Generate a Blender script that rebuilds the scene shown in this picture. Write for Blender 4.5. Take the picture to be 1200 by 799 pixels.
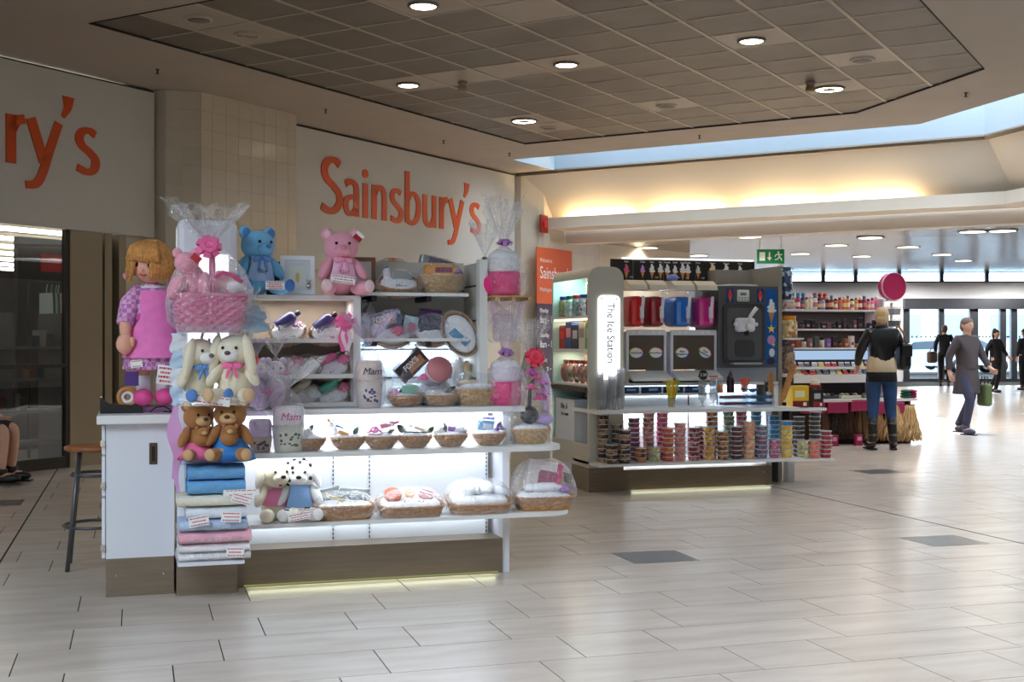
import bpy, bmesh, math, random
from math import sin, cos, pi, radians as R
from mathutils import Vector, Matrix, Euler, noise as mnoise
random.seed(7)
scene = bpy.context.scene
col = scene.collection
for o in list(bpy.data.objects): bpy.data.objects.remove(o)

# ------------------------------------------------------------------ camera, sky, exposure
# world X runs along the kiosk fronts, world Y away from the viewer, Z up (metres)
cam_d = bpy.data.cameras.new('camera'); cam = bpy.data.objects.new('camera', cam_d); col.objects.link(cam)
cam_d.sensor_width = 36; cam_d.lens = 43.2; cam_d.clip_start = .05; cam_d.clip_end = 400
EYE = 1.34
cam.location = (0, 0, EYE); cam.rotation_euler = (R(90), 0, R(-17)); scene.camera = cam
scene.view_settings.view_transform = 'Standard'; scene.view_settings.look = 'None'
scene.view_settings.gamma = 1; scene.view_settings.use_curve_mapping = False
scene.view_settings.exposure = 0.7
scene.cycles.use_denoising = True
scene.cycles.max_bounces = 7; scene.cycles.transparent_max_bounces = 24
scene.cycles.sample_clamp_indirect = 4.0
world = bpy.data.worlds.new('overcast_sky'); scene.world = world; world.use_nodes = True
wb = world.node_tree.nodes['Background']; wb.inputs['Color'].default_value = (.80, .90, 1, 1); wb.inputs['Strength'].default_value = 6.5

SA, CA = sin(R(17)), cos(R(17))
WS, WC = sin(R(47.5)), cos(R(47.5))
def W(s, t, z=0):            # along the shop wall (s), out from it (t)
    k = t - 10.68
    return Vector((s*WS + k*WC, s*WC - k*WS, z))
def C(X, Y, z=0):            # right of / ahead of the viewpoint
    return Vector((X*CA + Y*SA, -X*SA + Y*CA, z))
def at(x, y, q):             # a point read off the photograph, on the plane Y = q
    r = (x-600)/1440; k = (399.5-y)/1440
    t = q/(CA - r*SA)
    return Vector((t*(SA + r*CA), q, EYE + k*t))
def pz(x, y, q): v = at(x, y, q); return v.x, v.z

def portal(name, corners_center, sx, sy, rot):
    l = bpy.data.lights.new(name, 'AREA'); l.shape = 'RECTANGLE'; l.size = sx; l.size_y = sy
    l.cycles.is_portal = True
    o = bpy.data.objects.new(name, l); col.objects.link(o); o.location = corners_center; o.rotation_euler = rot
    return o
# daylight openings: the skylight slots round the ceiling raft and the glazed entrance
portal('skylight_portal', W(17.4, 4.3, 5.6), 1.4, 7.2, (0, 0, R(-47.5)))
portal('skylight_portal', W(2.5, 10.3, 5.6), 1.4, 23, (0, 0, R(-47.5)))
portal('added_rooflight_portal', W(-3, 6.45, 4.9), 3.7, 8, (0, 0, R(-47.5)))  # portal for the added rooflight, out of view
def area(name, loc, sx, sy, power, color, rot, spread=180):
    l = bpy.data.lights.new(name, 'AREA'); l.shape = 'RECTANGLE'; l.size = sx; l.size_y = sy
    l.energy = power; l.color = color; l.spread = R(spread)
    o = bpy.data.objects.new(name, l); col.objects.link(o); o.location = loc; o.rotation_euler = rot
    return o

# ------------------------------------------------------------------ materials
def srgb(c):
    return tuple((v/255/12.92) if v/255 <= .04045 else ((v/255+.055)/1.055)**2.4 for v in c[:3]) + (1,)
MATS = {}
def mat(name, c, rough=.5, metal=0, var=0, vscale=8, bump=0, bscale=40, emit=0, sheen=0, coat=0, spec=.5, stretch=None, rnd=0, trans=0):
    if name in MATS: return MATS[name]
    m = bpy.data.materials.new(name); m.use_nodes = True; nt = m.node_tree; N = nt.nodes; L = nt.links
    b = N['Principled BSDF']; b.inputs['Roughness'].default_value = rough; b.inputs['Metallic'].default_value = metal
    b.inputs['Specular IOR Level'].default_value = spec
    rgb = srgb(c); b.inputs['Base Color'].default_value = rgb
    b.inputs['Sheen Weight'].default_value = sheen; b.inputs['Coat Weight'].default_value = coat
    b.inputs['Transmission Weight'].default_value = trans
    if emit: b.inputs['Emission Color'].default_value = rgb; b.inputs['Emission Strength'].default_value = emit
    if var or bump:
        tc = N.new('ShaderNodeTexCoord'); src = tc.outputs['Object']
        if stretch:
            mp = N.new('ShaderNodeMapping'); mp.inputs['Scale'].default_value = stretch; L.new(src, mp.inputs[0]); src = mp.outputs[0]
    last = None
    if var:
        nz = N.new('ShaderNodeTexNoise'); nz.inputs['Scale'].default_value = vscale; nz.inputs['Detail'].default_value = 4; L.new(src, nz.inputs['Vector'])
        mr = N.new('ShaderNodeMapRange'); mr.inputs[1].default_value = .3; mr.inputs[2].default_value = .7
        mr.inputs[3].default_value = 1-var; mr.inputs[4].default_value = 1+var; L.new(nz.outputs['Fac'], mr.inputs[0])
        last = mr.outputs[0]
    if rnd:
        oi = N.new('ShaderNodeObjectInfo'); m2 = N.new('ShaderNodeMapRange'); m2.inputs[3].default_value = 1-rnd; m2.inputs[4].default_value = 1+rnd
        L.new(oi.outputs['Random'], m2.inputs[0])
        if last is None: last = m2.outputs[0]
        else:
            mu = N.new('ShaderNodeMath'); mu.operation = 'MULTIPLY'; L.new(last, mu.inputs[0]); L.new(m2.outputs[0], mu.inputs[1]); last = mu.outputs[0]
    if last is not None:
        vm = N.new('ShaderNodeVectorMath'); vm.operation = 'SCALE'; vm.inputs[0].default_value = rgb[:3]; L.new(last, vm.inputs['Scale'])
        L.new(vm.outputs[0], b.inputs['Base Color'])
    if bump:
        n2 = N.new('ShaderNodeTexNoise'); n2.inputs['Scale'].default_value = bscale; n2.inputs['Detail'].default_value = 3; L.new(src, n2.inputs['Vector'])
        bp = N.new('ShaderNodeBump'); bp.inputs['Strength'].default_value = bump; bp.inputs['Distance'].default_value = .01
        L.new(n2.outputs['Fac'], bp.inputs['Height']); L.new(bp.outputs[0], b.inputs['Normal'])
    MATS[name] = m; return m
def mat_film(name, tint=(1, 1, 1), base=.06, edge=.55, rough=.08, bscale=30, bump=.6, crack=16, crease=.28):
    """cellophane / clear sheet: mostly see-through with crinkled glints"""
    if name in MATS: return MATS[name]
    m = bpy.data.materials.new(name); m.use_nodes = True; nt = m.node_tree; N = nt.nodes; L = nt.links
    N.remove(N['Principled BSDF']); out = N['Material Output']
    tr = N.new('ShaderNodeBsdfTransparent'); tr.inputs[0].default_value = (*tint, 1)
    gl = N.new('ShaderNodeBsdfGlossy'); gl.inputs['Roughness'].default_value = rough; gl.inputs[0].default_value = (1, 1, 1, 1)
    df = N.new('ShaderNodeBsdfDiffuse'); df.inputs[0].default_value = (.9, .92, .95, 1)
    lw = N.new('ShaderNodeLayerWeight'); lw.inputs['Blend'].default_value = .35
    tc = N.new('ShaderNodeTexCoord'); nz = N.new('ShaderNodeTexNoise'); nz.inputs['Scale'].default_value = bscale; nz.inputs['Detail'].default_value = 2
    L.new(tc.outputs['Object'], nz.inputs['Vector'])
    bp = N.new('ShaderNodeBump'); bp.inputs['Strength'].default_value = bump; bp.inputs['Distance'].default_value = .02
    L.new(nz.outputs['Fac'], bp.inputs['Height'])
    for n in (gl, df, lw): L.new(bp.outputs[0], n.inputs['Normal'])
    mx0 = N.new('ShaderNodeMixShader'); mx0.inputs[0].default_value = .4; L.new(gl.outputs[0], mx0.inputs[1]); L.new(df.outputs[0], mx0.inputs[2])
    mr = N.new('ShaderNodeMapRange'); mr.inputs[3].default_value = base; mr.inputs[4].default_value = edge; L.new(lw.outputs['Facing'], mr.inputs[0])
    # creases: thin white crackle lines painted in as streaky highlights on the film
    n3 = N.new('ShaderNodeTexNoise'); n3.inputs['Scale'].default_value = 9; L.new(tc.outputs['Object'], n3.inputs['Vector'])
    ma = N.new('ShaderNodeVectorMath'); ma.operation = 'MULTIPLY_ADD'; ma.inputs[1].default_value = (.12, .12, .12); L.new(n3.outputs['Color'], ma.inputs[0]); L.new(tc.outputs['Object'], ma.inputs[2])
    vo = N.new('ShaderNodeTexVoronoi'); vo.feature = 'DISTANCE_TO_EDGE'; vo.inputs['Scale'].default_value = crack; L.new(ma.outputs[0], vo.inputs['Vector'])
    m4 = N.new('ShaderNodeMapRange'); m4.inputs[1].default_value = 0; m4.inputs[2].default_value = .05; m4.inputs[3].default_value = crease; m4.inputs[4].default_value = 0; L.new(vo.outputs['Distance'], m4.inputs[0])
    ad = N.new('ShaderNodeMath'); ad.operation = 'ADD'; ad.use_clamp = True; L.new(mr.outputs[0], ad.inputs[0]); L.new(m4.outputs[0], ad.inputs[1])
    mx = N.new('ShaderNodeMixShader'); L.new(ad.outputs[0], mx.inputs[0]); L.new(tr.outputs[0], mx.inputs[1]); L.new(mx0.outputs[0], mx.inputs[2])
    L.new(mx.outputs[0], out.inputs[0]); MATS[name] = m; return m
def mat_glass(name, tint=(.95, .98, 1), refl=.08, rough=.0):
    if name in MATS: return MATS[name]
    m = bpy.data.materials.new(name); m.use_nodes = True; nt = m.node_tree; N = nt.nodes; L = nt.links
    N.remove(N['Principled BSDF']); out = N['Material Output']
    tr = N.new('ShaderNodeBsdfTransparent'); tr.inputs[0].default_value = (*tint, 1)
    gl = N.new('ShaderNodeBsdfGlossy'); gl.inputs['Roughness'].default_value = rough
    mx = N.new('ShaderNodeMixShader'); mx.inputs[0].default_value = refl
    L.new(tr.outputs[0], mx.inputs[1]); L.new(gl.outputs[0], mx.inputs[2]); L.new(mx.outputs[0], out.inputs[0]); MATS[name] = m; return m
def mat_emit(name, c, s):
    if name in MATS: return MATS[name]
    m = bpy.data.materials.new(name); m.use_nodes = True; nt = m.node_tree; N = nt.nodes
    N.remove(N['Principled BSDF']); e = N.new('ShaderNodeEmission'); e.inputs[0].default_value = srgb(c); e.inputs[1].default_value = s
    nt.links.new(e.outputs[0], N['Material Output'].inputs[0]); MATS[name] = m; return m

# ------------------------------------------------------------------ mesh helpers
class MB:
    def __init__(s): s.v = []; s.f = []; s.m = []
    def add(s, vs, fs, mi=0):
        b = len(s.v); s.v += [tuple(v) for v in vs]; s.f += [tuple(i+b for i in f) for f in fs]; s.m += [mi]*len(fs); return s
    def box(s, c, d, mi=0, rot=None):
        x, y, z = d[0]/2, d[1]/2, d[2]/2
        vs = [Vector((i*x, j*y, k*z)) for k in (-1, 1) for j in (-1, 1) for i in (-1, 1)]
        if rot is not None: vs = [rot @ v for v in vs]
        c = Vector(c)
        return s.add([v+c for v in vs], [(0, 2, 3, 1), (4, 5, 7, 6), (0, 1, 5, 4), (2, 6, 7, 3), (0, 4, 6, 2), (1, 3, 7, 5)], mi)
    def b2(s, a, b, mi=0):
        return s.box([(a[i]+b[i])/2 for i in range(3)], [abs(b[i]-a[i]) for i in range(3)], mi)
    def rbox(s, c, d, r=.01, mi=0, rot=None, seg=2):
        """box with rounded edges"""
        bm = bmesh.new(); bmesh.ops.create_cube(bm, size=1)
        for v in bm.verts: v.co = Vector((v.co.x*d[0], v.co.y*d[1], v.co.z*d[2]))
        bmesh.ops.bevel(bm, geom=list(bm.edges), offset=min(r, min(d)*.49), segments=seg, affect='EDGES', profile=.5)
        bm.verts.index_update(); c = Vector(c)
        vs = [((rot @ v.co) if rot is not None else v.co.copy())+c for v in bm.verts]
        s.add(vs, [[v.index for v in f.verts] for f in bm.faces], mi); bm.free(); return s
    def prism(s, pts, ext, mi=0):
        """polygon (list of Vectors) extruded by vector ext"""
        n = len(pts); e = Vector(ext); pts = [Vector(p) for p in pts]
        fs = [tuple(range(n))[::-1], tuple(range(n, 2*n))] + [(i, (i+1) % n, n+(i+1) % n, n+i) for i in range(n)]
        return s.add(pts+[p+e for p in pts], fs, mi)
    def lathe(s, prof, n=20, c=(0, 0, 0), mi=0, fn=None, cap=True, rot=None):
        """profile [(r,z)..] about Z; fn(a,i,r,z)->(r,z) deforms"""
        c = Vector(c); vs = []
        for i, (r, z) in enumerate(prof):
            for k in range(n):
                a = 2*pi*k/n; rr, zz = (r, z) if fn is None else fn(a, i, r, z)
                v = Vector((rr*cos(a), rr*sin(a), zz)); vs.append((rot @ v if rot is not None else v)+c)
        fs = [(i*n+k, i*n+(k+1) % n, (i+1)*n+(k+1) % n, (i+1)*n+k) for i in range(len(prof)-1) for k in range(n)]
        if cap:
            fs.append(tuple(range(n))[::-1]); fs.append(tuple((len(prof)-1)*n+k for k in range(n)))
        return s.add(vs, fs, mi)
    def cyl(s, a, b, r, n=12, mi=0, r2=None):
        return s.tube([a, b], [r, r if r2 is None else r2], n, mi)
    def tube(s, path, rad, n=8, mi=0, cap=True):
        path = [Vector(p) for p in path]; N = len(path)
        if not hasattr(rad, '__len__'): rad = [rad]*N
        t0 = (path[1]-path[0]).normalized(); up = Vector((0, 0, 1)) if abs(t0.z) < .9 else Vector((1, 0, 0))
        x = t0.cross(up).normalized(); vs = []
        for i, p in enumerate(path):
            t = (path[min(i+1, N-1)]-path[max(i-1, 0)]).normalized()
            x = (x - t*x.dot(t)); x = x.normalized() if x.length > 1e-6 else t.orthogonal().normalized(); y = t.cross(x)
            vs += [p + (x*cos(2*pi*k/n)+y*sin(2*pi*k/n))*rad[i] for k in range(n)]
        fs = [(i*n+k, i*n+(k+1) % n, (i+1)*n+(k+1) % n, (i+1)*n+k) for i in range(N-1) for k in range(n)]
        if cap: fs += [tuple(range(n))[::-1], tuple((N-1)*n+k for k in range(n))]
        return s.add(vs, fs, mi)
    def ell(s, c, r, nu=14, nv=9, mi=0, rot=None, nz=0, ns=4, sq=1.0):
        if not hasattr(r, '__len__'): r = (r, r, r)
        c = Vector(c); vs = []
        for j in range(nv+1):
            th = pi*j/nv
            for i in range(nu):
                a = 2*pi*i/nu; d = Vector((sin(th)*cos(a), sin(th)*sin(a), cos(th)))
                if sq != 1: d = Vector([math.copysign(abs(q)**sq, q) for q in d])
                k = 1 + (nz*mnoise.noise(d*ns+c*7) if nz else 0)
                v = Vector((d.x*r[0]*k, d.y*r[1]*k, d.z*r[2]*k)); vs.append((rot @ v if rot is not None else v)+c)
        fs = [(j*nu+i, (j+1)*nu+i, (j+1)*nu+(i+1) % nu, j*nu+(i+1) % nu) for j in range(nv) for i in range(nu)]
        return s.add(vs, fs, mi)
    def grid(s, fn, nu, nv, mi=0):
        vs = [fn(i/nu, j/nv) for j in range(nv+1) for i in range(nu+1)]
        return s.add(vs, [(j*(nu+1)+i, j*(nu+1)+i+1, (j+1)*(nu+1)+i+1, (j+1)*(nu+1)+i) for j in range(nv) for i in range(nu)], mi)
    def mesh(s, name, mats, smooth=False):
        me = bpy.data.meshes.new(name); me.from_pydata(s.v, [], s.f); me.update()
        for m in (mats if isinstance(mats, (list, tuple)) else [mats]): me.materials.append(m)
        if any(s.m): me.polygons.foreach_set('material_index', s.m)
        if smooth: me.polygons.foreach_set('use_smooth', [True]*len(me.polygons))
        bm = bmesh.new(); bm.from_mesh(me)
        bmesh.ops.remove_doubles(bm, verts=bm.verts, dist=1e-6)
        bmesh.ops.recalc_face_normals(bm, faces=bm.faces); bm.to_mesh(me); bm.free()
        return me
def link(o, parent=None, loc=None, rot=None, sc=None):
    col.objects.link(o)
    if parent is not None: o.parent = parent
    if loc is not None: o.location = loc
    if rot is not None: o.rotation_euler = rot
    if sc is not None: o.scale = sc if hasattr(sc, '__len__') else (sc, sc, sc)
    return o
def part(name, mb, mats, parent=None, smooth=False, loc=None, rot=None, sc=None, label=None):
    me = mb.mesh(name, mats, smooth) if isinstance(mb, MB) else mb
    o = link(bpy.data.objects.new(name, me), parent, loc, rot, sc)
    if label: o['label'] = label
    return o
def tag(o, label, cat, group=None):
    o['label'] = label; o['category'] = cat
    if group: o['group'] = group
    return o
def thing(name, label, cat, loc=(0, 0, 0), rz=0, group=None, rot=None, sc=None):
    o = link(bpy.data.objects.new(name, None), None, loc, rot if rot else (0, 0, rz), sc); o.empty_display_size = .1
    return tag(o, label, cat, group)
def struct(name, mb, mats, parent=None, smooth=False, label=None):
    o = part(name, mb, mats, parent, smooth)
    if parent is None: o['kind'] = 'structure'
    if label: o['label'] = label
    return o
def copy_tree(o, parent=None):
    c = o.copy(); col.objects.link(c)
    if parent is not None: c.parent = parent
    for ch in list(o.children): copy_tree(ch, c)
    return c
_txt = {}
def text(name, s, size, m, parent, loc, rot=(R(90), 0, 0), sx=1, depth=.0008, align='CENTER', off=0, shear=0, space=1):
    key = (s, size, m.name, sx, depth, align, off, shear, space)
    if key not in _txt:
        cu = bpy.data.curves.new(name, 'FONT'); cu.body = s; cu.size = size; cu.align_x = align; cu.align_y = 'CENTER'
        cu.extrude = depth; cu.offset = off; cu.shear = shear; cu.space_character = space; cu.resolution_u = 3
        t = bpy.data.objects.new(name, cu); col.objects.link(t)
        bpy.context.view_layer.update()
        me = bpy.data.meshes.new_from_object(t.evaluated_get(bpy.context.evaluated_depsgraph_get()))
        me.materials.clear(); me.materials.append(m)
        for v in me.vertices: v.co.x *= sx
        bpy.data.objects.remove(t); bpy.data.curves.remove(cu); _txt[key] = me
    return part(name, _txt[key], None, parent, False, loc, rot)
ORD = ['lowest', 'second', 'third', 'fourth', 'fifth', 'sixth', 'seventh', 'eighth', 'ninth', 'tenth', 'eleventh', 'twelfth', 'thirteenth', 'fourteenth', 'fifteenth', 'sixteenth', 'seventeenth', 'eighteenth', 'nineteenth', 'twentieth', 'twenty-first', 'twenty-second', 'twenty-third', 'twenty-fourth', 'twenty-fifth', 'twenty-sixth', 'twenty-seventh', 'twenty-eighth', 'twenty-ninth', 'thirtieth']
ORDL = ['first'] + ORD[1:]
# ================================================================== the building
M_grout = mat('floor_joint', (44, 40, 36), .9, spec=.1)
def floor_mat(name, c, rough, rnd):
    m = bpy.data.materials.new(name); m.use_nodes = True; nt = m.node_tree; N = nt.nodes; L = nt.links; b = N['Principled BSDF']
    g = N.new('ShaderNodeNewGeometry'); mp = N.new('ShaderNodeMapping'); mp.inputs['Scale'].default_value = (.9, 4, 1)
    L.new(g.outputs['Position'], mp.inputs[0])
    nz = N.new('ShaderNodeTexNoise'); nz.inputs['Scale'].default_value = 2.0; nz.inputs['Detail'].default_value = 8; L.new(mp.outputs[0], nz.inputs['Vector'])
    rp = N.new('ShaderNodeValToRGB'); a = srgb(c); d = srgb(tuple(v*.93 for v in c))
    rp.color_ramp.elements[0].position = .3; rp.color_ramp.elements[0].color = (d[0], d[1]*.97, d[2]*.93, 1); rp.color_ramp.elements[1].position = .65; rp.color_ramp.elements[1].color = a
    L.new(nz.outputs['Fac'], rp.inputs[0])
    oi = N.new('ShaderNodeObjectInfo'); mr = N.new('ShaderNodeMapRange'); mr.inputs[3].default_value = 1-rnd; mr.inputs[4].default_value = 1+rnd; L.new(oi.outputs['Random'], mr.inputs[0])
    vm = N.new('ShaderNodeVectorMath'); vm.operation = 'SCALE'; L.new(rp.outputs[0], vm.inputs[0]); L.new(mr.outputs[0], vm.inputs['Scale'])
    L.new(vm.outputs[0], b.inputs['Base Color'])
    b.inputs['Roughness'].default_value = rough
    b.inputs['Specular IOR Level'].default_value = .5
    return m
M_tile = floor_mat('floor_stone', (200, 188, 178), .25, .035)
M_slate = mat('slate_tile', (88, 90, 92), .28, var=.12, vscale=20)
mb = MB(); mb.add([(-14, -9, -.004), (46, -9, -.004), (46, 46, -.004), (-14, 46, -.004)], [(0, 1, 2, 3)])
mb.add([(-14, -9, -.3), (46, -9, -.3), (46, 46, -.3), (-14, 46, -.3)], [(3, 2, 1, 0)])
floor = struct('floor', mb, M_grout, label='pale stone plank floor with dark joints and slate squares')
UN, PT, G = .21, .392, .0055
def tile_mesh(name, w, m):
    mb = MB(); a, b, h = w/2-G/2, PT/2-G/2, .004
    e = .0015
    e = 0
    mb.add([(-a, -b, -h), (a, -b, -h), (a, b, -h), (-a, b, -h), (-a+e, -b+e, 0), (a-e, -b+e, 0), (a-e, b-e, 0), (-a+e, b-e, 0)],
           [(4, 5, 6, 7), (0, 1, 5, 4), (1, 2, 6, 5), (2, 3, 7, 6), (3, 0, 4, 7)])
    return mb.mesh(name, m)
TM = {4: tile_mesh('floor_tile', 4*UN, M_tile), 2: tile_mesh('floor_tile', 2*UN, M_tile), 'd': tile_mesh('slate_tile', 2*UN, M_slate)}
tiles = []
for k in range(-66, 8):
    q0 = 5.277 - PT*k; qc = q0 + PT/2
    if qc < 1.5 or qc > 31: continue
    st = 1.193 + .63*k
    n0 = int((-8 - st)/2.1) - 1
    for n in range(n0, n0+20):
        for du, wu in ((0, 2), (2, 4), (6, 4)):
            x = st + 2.1*n + (du+wu/2)*UN
            X = x*CA - qc*SA; Y = x*SA + qc*CA
            if Y < 3.0 or abs(X) > Y*.45 + 2.0: continue
            kd = 'd' if (wu == 2 and (k+4) % 10 == 0) else wu
            tiles.append((Y if abs(X) < Y*.43+.4 else Y+50, x, qc, kd))
tiles.sort(key=lambda t: t[0])
seen = [t for t in tiles if t[3] == 'd' and t[0] < 20]
near = [t for t in tiles if t[3] != 'd'][:296] + seen
rest = [t for t in tiles if t[3] != 'd'][296:] + [t for t in tiles if t[3] == 'd' and t[0] >= 20]
for Y, x, y, kd in near:
    o = part('slate_tile' if kd == 'd' else 'floor_tile', TM[kd], None, floor, loc=(x, y, 0))
    if kd == 'd': o['label'] = 'dark slate square'
mb = MB()
for Y, x, y, kd in rest:
    a, b = (UN if kd in (2, 'd') else 2*UN)-.003, PT/2-.002
    mb.add([(x-a, y-b, 0), (x+a, y-b, 0), (x+a, y+b, 0), (x-a, y+b, 0)], [(0, 1, 2, 3)], 1 if kd == 'd' else 0)
o = part('floor_tile', mb, [M_tile, M_slate], floor); o['kind'] = 'stuff'
mb = MB()
for x in (-.79, 5.61): mb.box((x, 16, .0004), (.012, 28, .0012))
part('movement_joint', mb, M_grout, floor)

# ---- ceiling: plaster soffit round a raft of perforated metal tiles, skylight slot beyond
M_plaster = mat('plaster_soffit', (174, 164, 152), .75, var=.04, vscale=2)
M_well = mat('blue_grey_well', (150, 163, 174), .8)
ZC = 4.2
def poly(mb, pts, mi=0): mb.add(pts, [tuple(range(len(pts)))], mi)
T0, T1, S0, S1, CH = 1.785, 8.40, 7.6, 15.47, 1.82
OF = 1.22                      # soffit ring width
c8 = .414*OF
def slab(mb, pts, th=.25):     # horizontal slab, underside at the given height
    mb.prism([Vector(p) for p in pts], (0, 0, th))
mb = MB(); z = ZC
slab(mb, [W(-9, -.5, z), W(19.2, -.5, z), W(19.2, .8, z), W(16.7, .8, z), W(16.7, T0, z), W(-9, T0, z)])
slab(mb, [W(S1, T0, z), W(16.7, T0, z), W(16.7, T1-CH+c8, z), W(S1, T1-CH, z)])
slab(mb, [W(S1, T1-CH, z), W(16.7, T1-CH+c8, z), W(S1-CH+c8, T1+OF, z), W(S1-CH, T1, z)])
slab(mb, [W(S1-CH, T1, z), W(S1-CH+c8, T1+OF, z), W(-9, T1+OF, z), W(-9, T1, z)])
# a second, unseen rooflight, added behind the viewpoint for frontal daylight
RS0, RS1, RT0, RT1 = -7, 1, 4.6, 8.3
slab(mb, [W(RS1, T0, z), W(S0, T0, z), W(S0, T1, z), W(RS1, T1, z)]); slab(mb, [W(-9, T0, z), W(RS0, T0, z), W(RS0, T1, z), W(-9, T1, z)])
slab(mb, [W(RS0, T0, z), W(RS1, T0, z), W(RS1, RT0, z), W(RS0, RT0, z)]); slab(mb, [W(RS0, RT1, z), W(RS1, RT1, z), W(RS1, T1, z), W(RS0, T1, z)])
ceiling = struct('ceiling', mb, M_plaster, label='beige plaster ceiling round a raft of square metal tiles')
M_ctile = mat('perforated_metal', (112, 104, 95), .5, metal=.15, var=.13, vscale=2.3, rnd=.08)
M_ctile2 = mat('plain_metal_tile', (165, 155, 142), .45, var=.05, vscale=3)
M_tbar = mat('ceiling_grid', (188, 176, 160), .5)
M_dark = mat('dark_gap', (22, 20, 18), .8)
gs = [S0, 8.335] + [8.335+.6486*i for i in range(1, 12)]
gt = [T0, 2.385] + [2.385+.6683*i for i in range(1, 10)]
gs[-1] = S1; gt[-1] = T1
LIGHTS = {(1, 4), (1, 7), (5, 1), (5, 4), (5, 7), (9, 1), (9, 7)}
PLAIN = {(0, 1), (1, 1), (9, 4), (7, 8), (10, 1), (5, 2), (5, 3), (1, 5), (2, 5), (0, 4)}
def clip_ch(pts):              # cut by the chamfer  s + t <= S1 + T1 - CH
    lim = S1+T1-CH-.02; out = []
    for i in range(len(pts)):
        a, b = pts[i], pts[(i+1) % len(pts)]; fa, fb = a[0]+a[1]-lim, b[0]+b[1]-lim
        if fa <= 0: out.append(a)
        if fa*fb < 0:
            k = fa/(fa-fb); out.append((a[0]+(b[0]-a[0])*k, a[1]+(b[1]-a[1])*k))
    return out
for i in range(len(gs)-1):
    for j in range(len(gt)-1):
        g = .014
        pts = clip_ch([(gs[i]+g, gt[j]+g), (gs[i+1]-g, gt[j]+g), (gs[i+1]-g, gt[j+1]-g), (gs[i]+g, gt[j+1]-g)])
        if len(pts) < 3: continue
        mb = MB(); slab(mb, [W(s, t, ZC+.012) for s, t in pts], .02)
        part('ceiling_tile', mb, M_ctile2 if ((i, j) in LIGHTS or (i, j) in PLAIN) else M_ctile, ceiling)
mb = MB()
for t in gt[1:-1]:
    e = min(S1, S1+T1-CH-t); mb.prism([W(S0, t-.017, ZC+.006), W(e, t-.017, ZC+.006), W(e, t+.017, ZC+.006), W(S0, t+.017, ZC+.006)], (0, 0, .02))
for s in gs[1:-1]:
    e = min(T1, S1+T1-CH-s); mb.prism([W(s-.009, T0, ZC+.007), W(s+.009, T0, ZC+.007), W(s+.009, e, ZC+.007), W(s-.009, e, ZC+.007)], (0, 0, .02))
part('grid_bar', mb, M_tbar, ceiling)
mb = MB(); slab(mb, [W(S0, T0, ZC+.045), W(S1, T0, ZC+.045), W(S1, T1-CH, ZC+.045), W(S1-CH, T1, ZC+.045), W(S0, T1, ZC+.045)], .05)
part('raft_backing', mb, M_dark, ceiling)
mb = MB()                      # dark shadow gap round the raft
for a, b in (((S0, T0), (S1, T0)), ((S1, T0), (S1, T1-CH)), ((S1, T1-CH), (S1-CH, T1)), ((S1-CH, T1), (S0, T1)), ((S0, T1), (S0, T0))):
    mb.tube([W(*a, ZC+.004), W(*b, ZC+.004)], .012, 4)
part('shadow_gap', mb, M_dark, ceiling)
# recessed lights
M_trim = mat('light_trim', (120, 112, 104), .4, metal=.4)
M_lamp = mat_emit('lamp_warm', (255, 240, 214), 14)
M_grille = mat('speaker_grille', (110, 106, 100), .6, var=.2, vscale=200)
def downlight(s, t, ring, where):
    o = thing('downlight', ('bright ring-shaped' if ring else 'small round recessed') + ' ceiling light, ' + where, 'light', W(s, t, ZC), group='lights in the ceiling raft')
    r = .155 if ring else .115
    mb = MB(); mb.lathe([(r+.022, .012), (r+.022, -.008), (r, -.012), (r-.01, .0), (r-.01, .012)], 28, cap=False); part('trim_ring', mb, M_trim, o, True)
    mb = MB(); mb.lathe([(.001, -.005), (r-.008, -.005), (r-.008, .011), (.001, .011)], 28, cap=False); part('diffuser', mb, M_lamp, o, True)
    if ring:
        mb = MB(); mb.lathe([(.001, -.012), (.07, -.012), (.075, -.003)], 20, cap=False); part('centre_plate', mb, M_trim, o, True)
    l = bpy.data.lights.new('downlight_glow', 'SPOT'); l.energy = 42 if not ring else 60; l.color = (1, .86, .68); l.spot_size = R(140); l.spot_blend = .8; l.shadow_soft_size = .1
    q = link(bpy.data.objects.new('downlight_glow', l), o, (0, 0, -.05))
LT, LS = [2.70, 4.70, 6.70], [8.66, 11.26, 13.86]
for s, t, ring, w in ((8.66, 4.70, 0, 'nearest the top of the picture'), (11.26, 2.70, 0, 'left one of the middle row'), (11.26, 4.70, 0, 'in the centre of the raft'),
                      (11.26, 6.70, 0, 'right one of the middle row'), (13.86, 2.70, 1, 'at the far left of the raft'), (13.86, 6.70, 1, 'beside the smoke detector at the far right')):
    downlight(s, t, ring, w)
def disc(s, t, label, cat, name, rings=False):
    o = thing(name, label, cat, W(s, t, ZC))
    mb = MB(); mb.lathe([(.125, .012), (.125, -.006), (.105, -.01), (.1, 0), (.1, .012)], 24, cap=False); part('rim', mb, M_tbar, o, True)
    mb = MB(); mb.lathe([(.001, -.004), (.1, -.004), (.1, .011)], 24, cap=False); part('grille', mb, M_grille, o, True)
    if rings:
        mb = MB()
        for r in (.03, .055, .08): mb.lathe([(r, -.004), (r, -.01), (r+.008, -.01), (r+.008, -.004)], 24, cap=False)
        part('vane', mb, M_tbar, o, True)
disc(8.01, 2.72, 'plain grey round cover in the ceiling corner', 'ceiling cover', 'ceiling_cover')
disc(8.66, 2.70, 'round ceiling air vent with concentric rings', 'vent', 'ceiling_vent', True)
disc(14.50, 2.72, 'unlit grey ceiling speaker beside the far left ring light', 'speaker', 'ceiling_speaker')
disc(13.86, 4.70, 'unlit grey ceiling speaker between the two ring lights', 'speaker', 'ceiling_speaker')
disc(12.60, 7.40, 'unlit grey ceiling speaker near the right end of the raft', 'speaker', 'ceiling_speaker')
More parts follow.
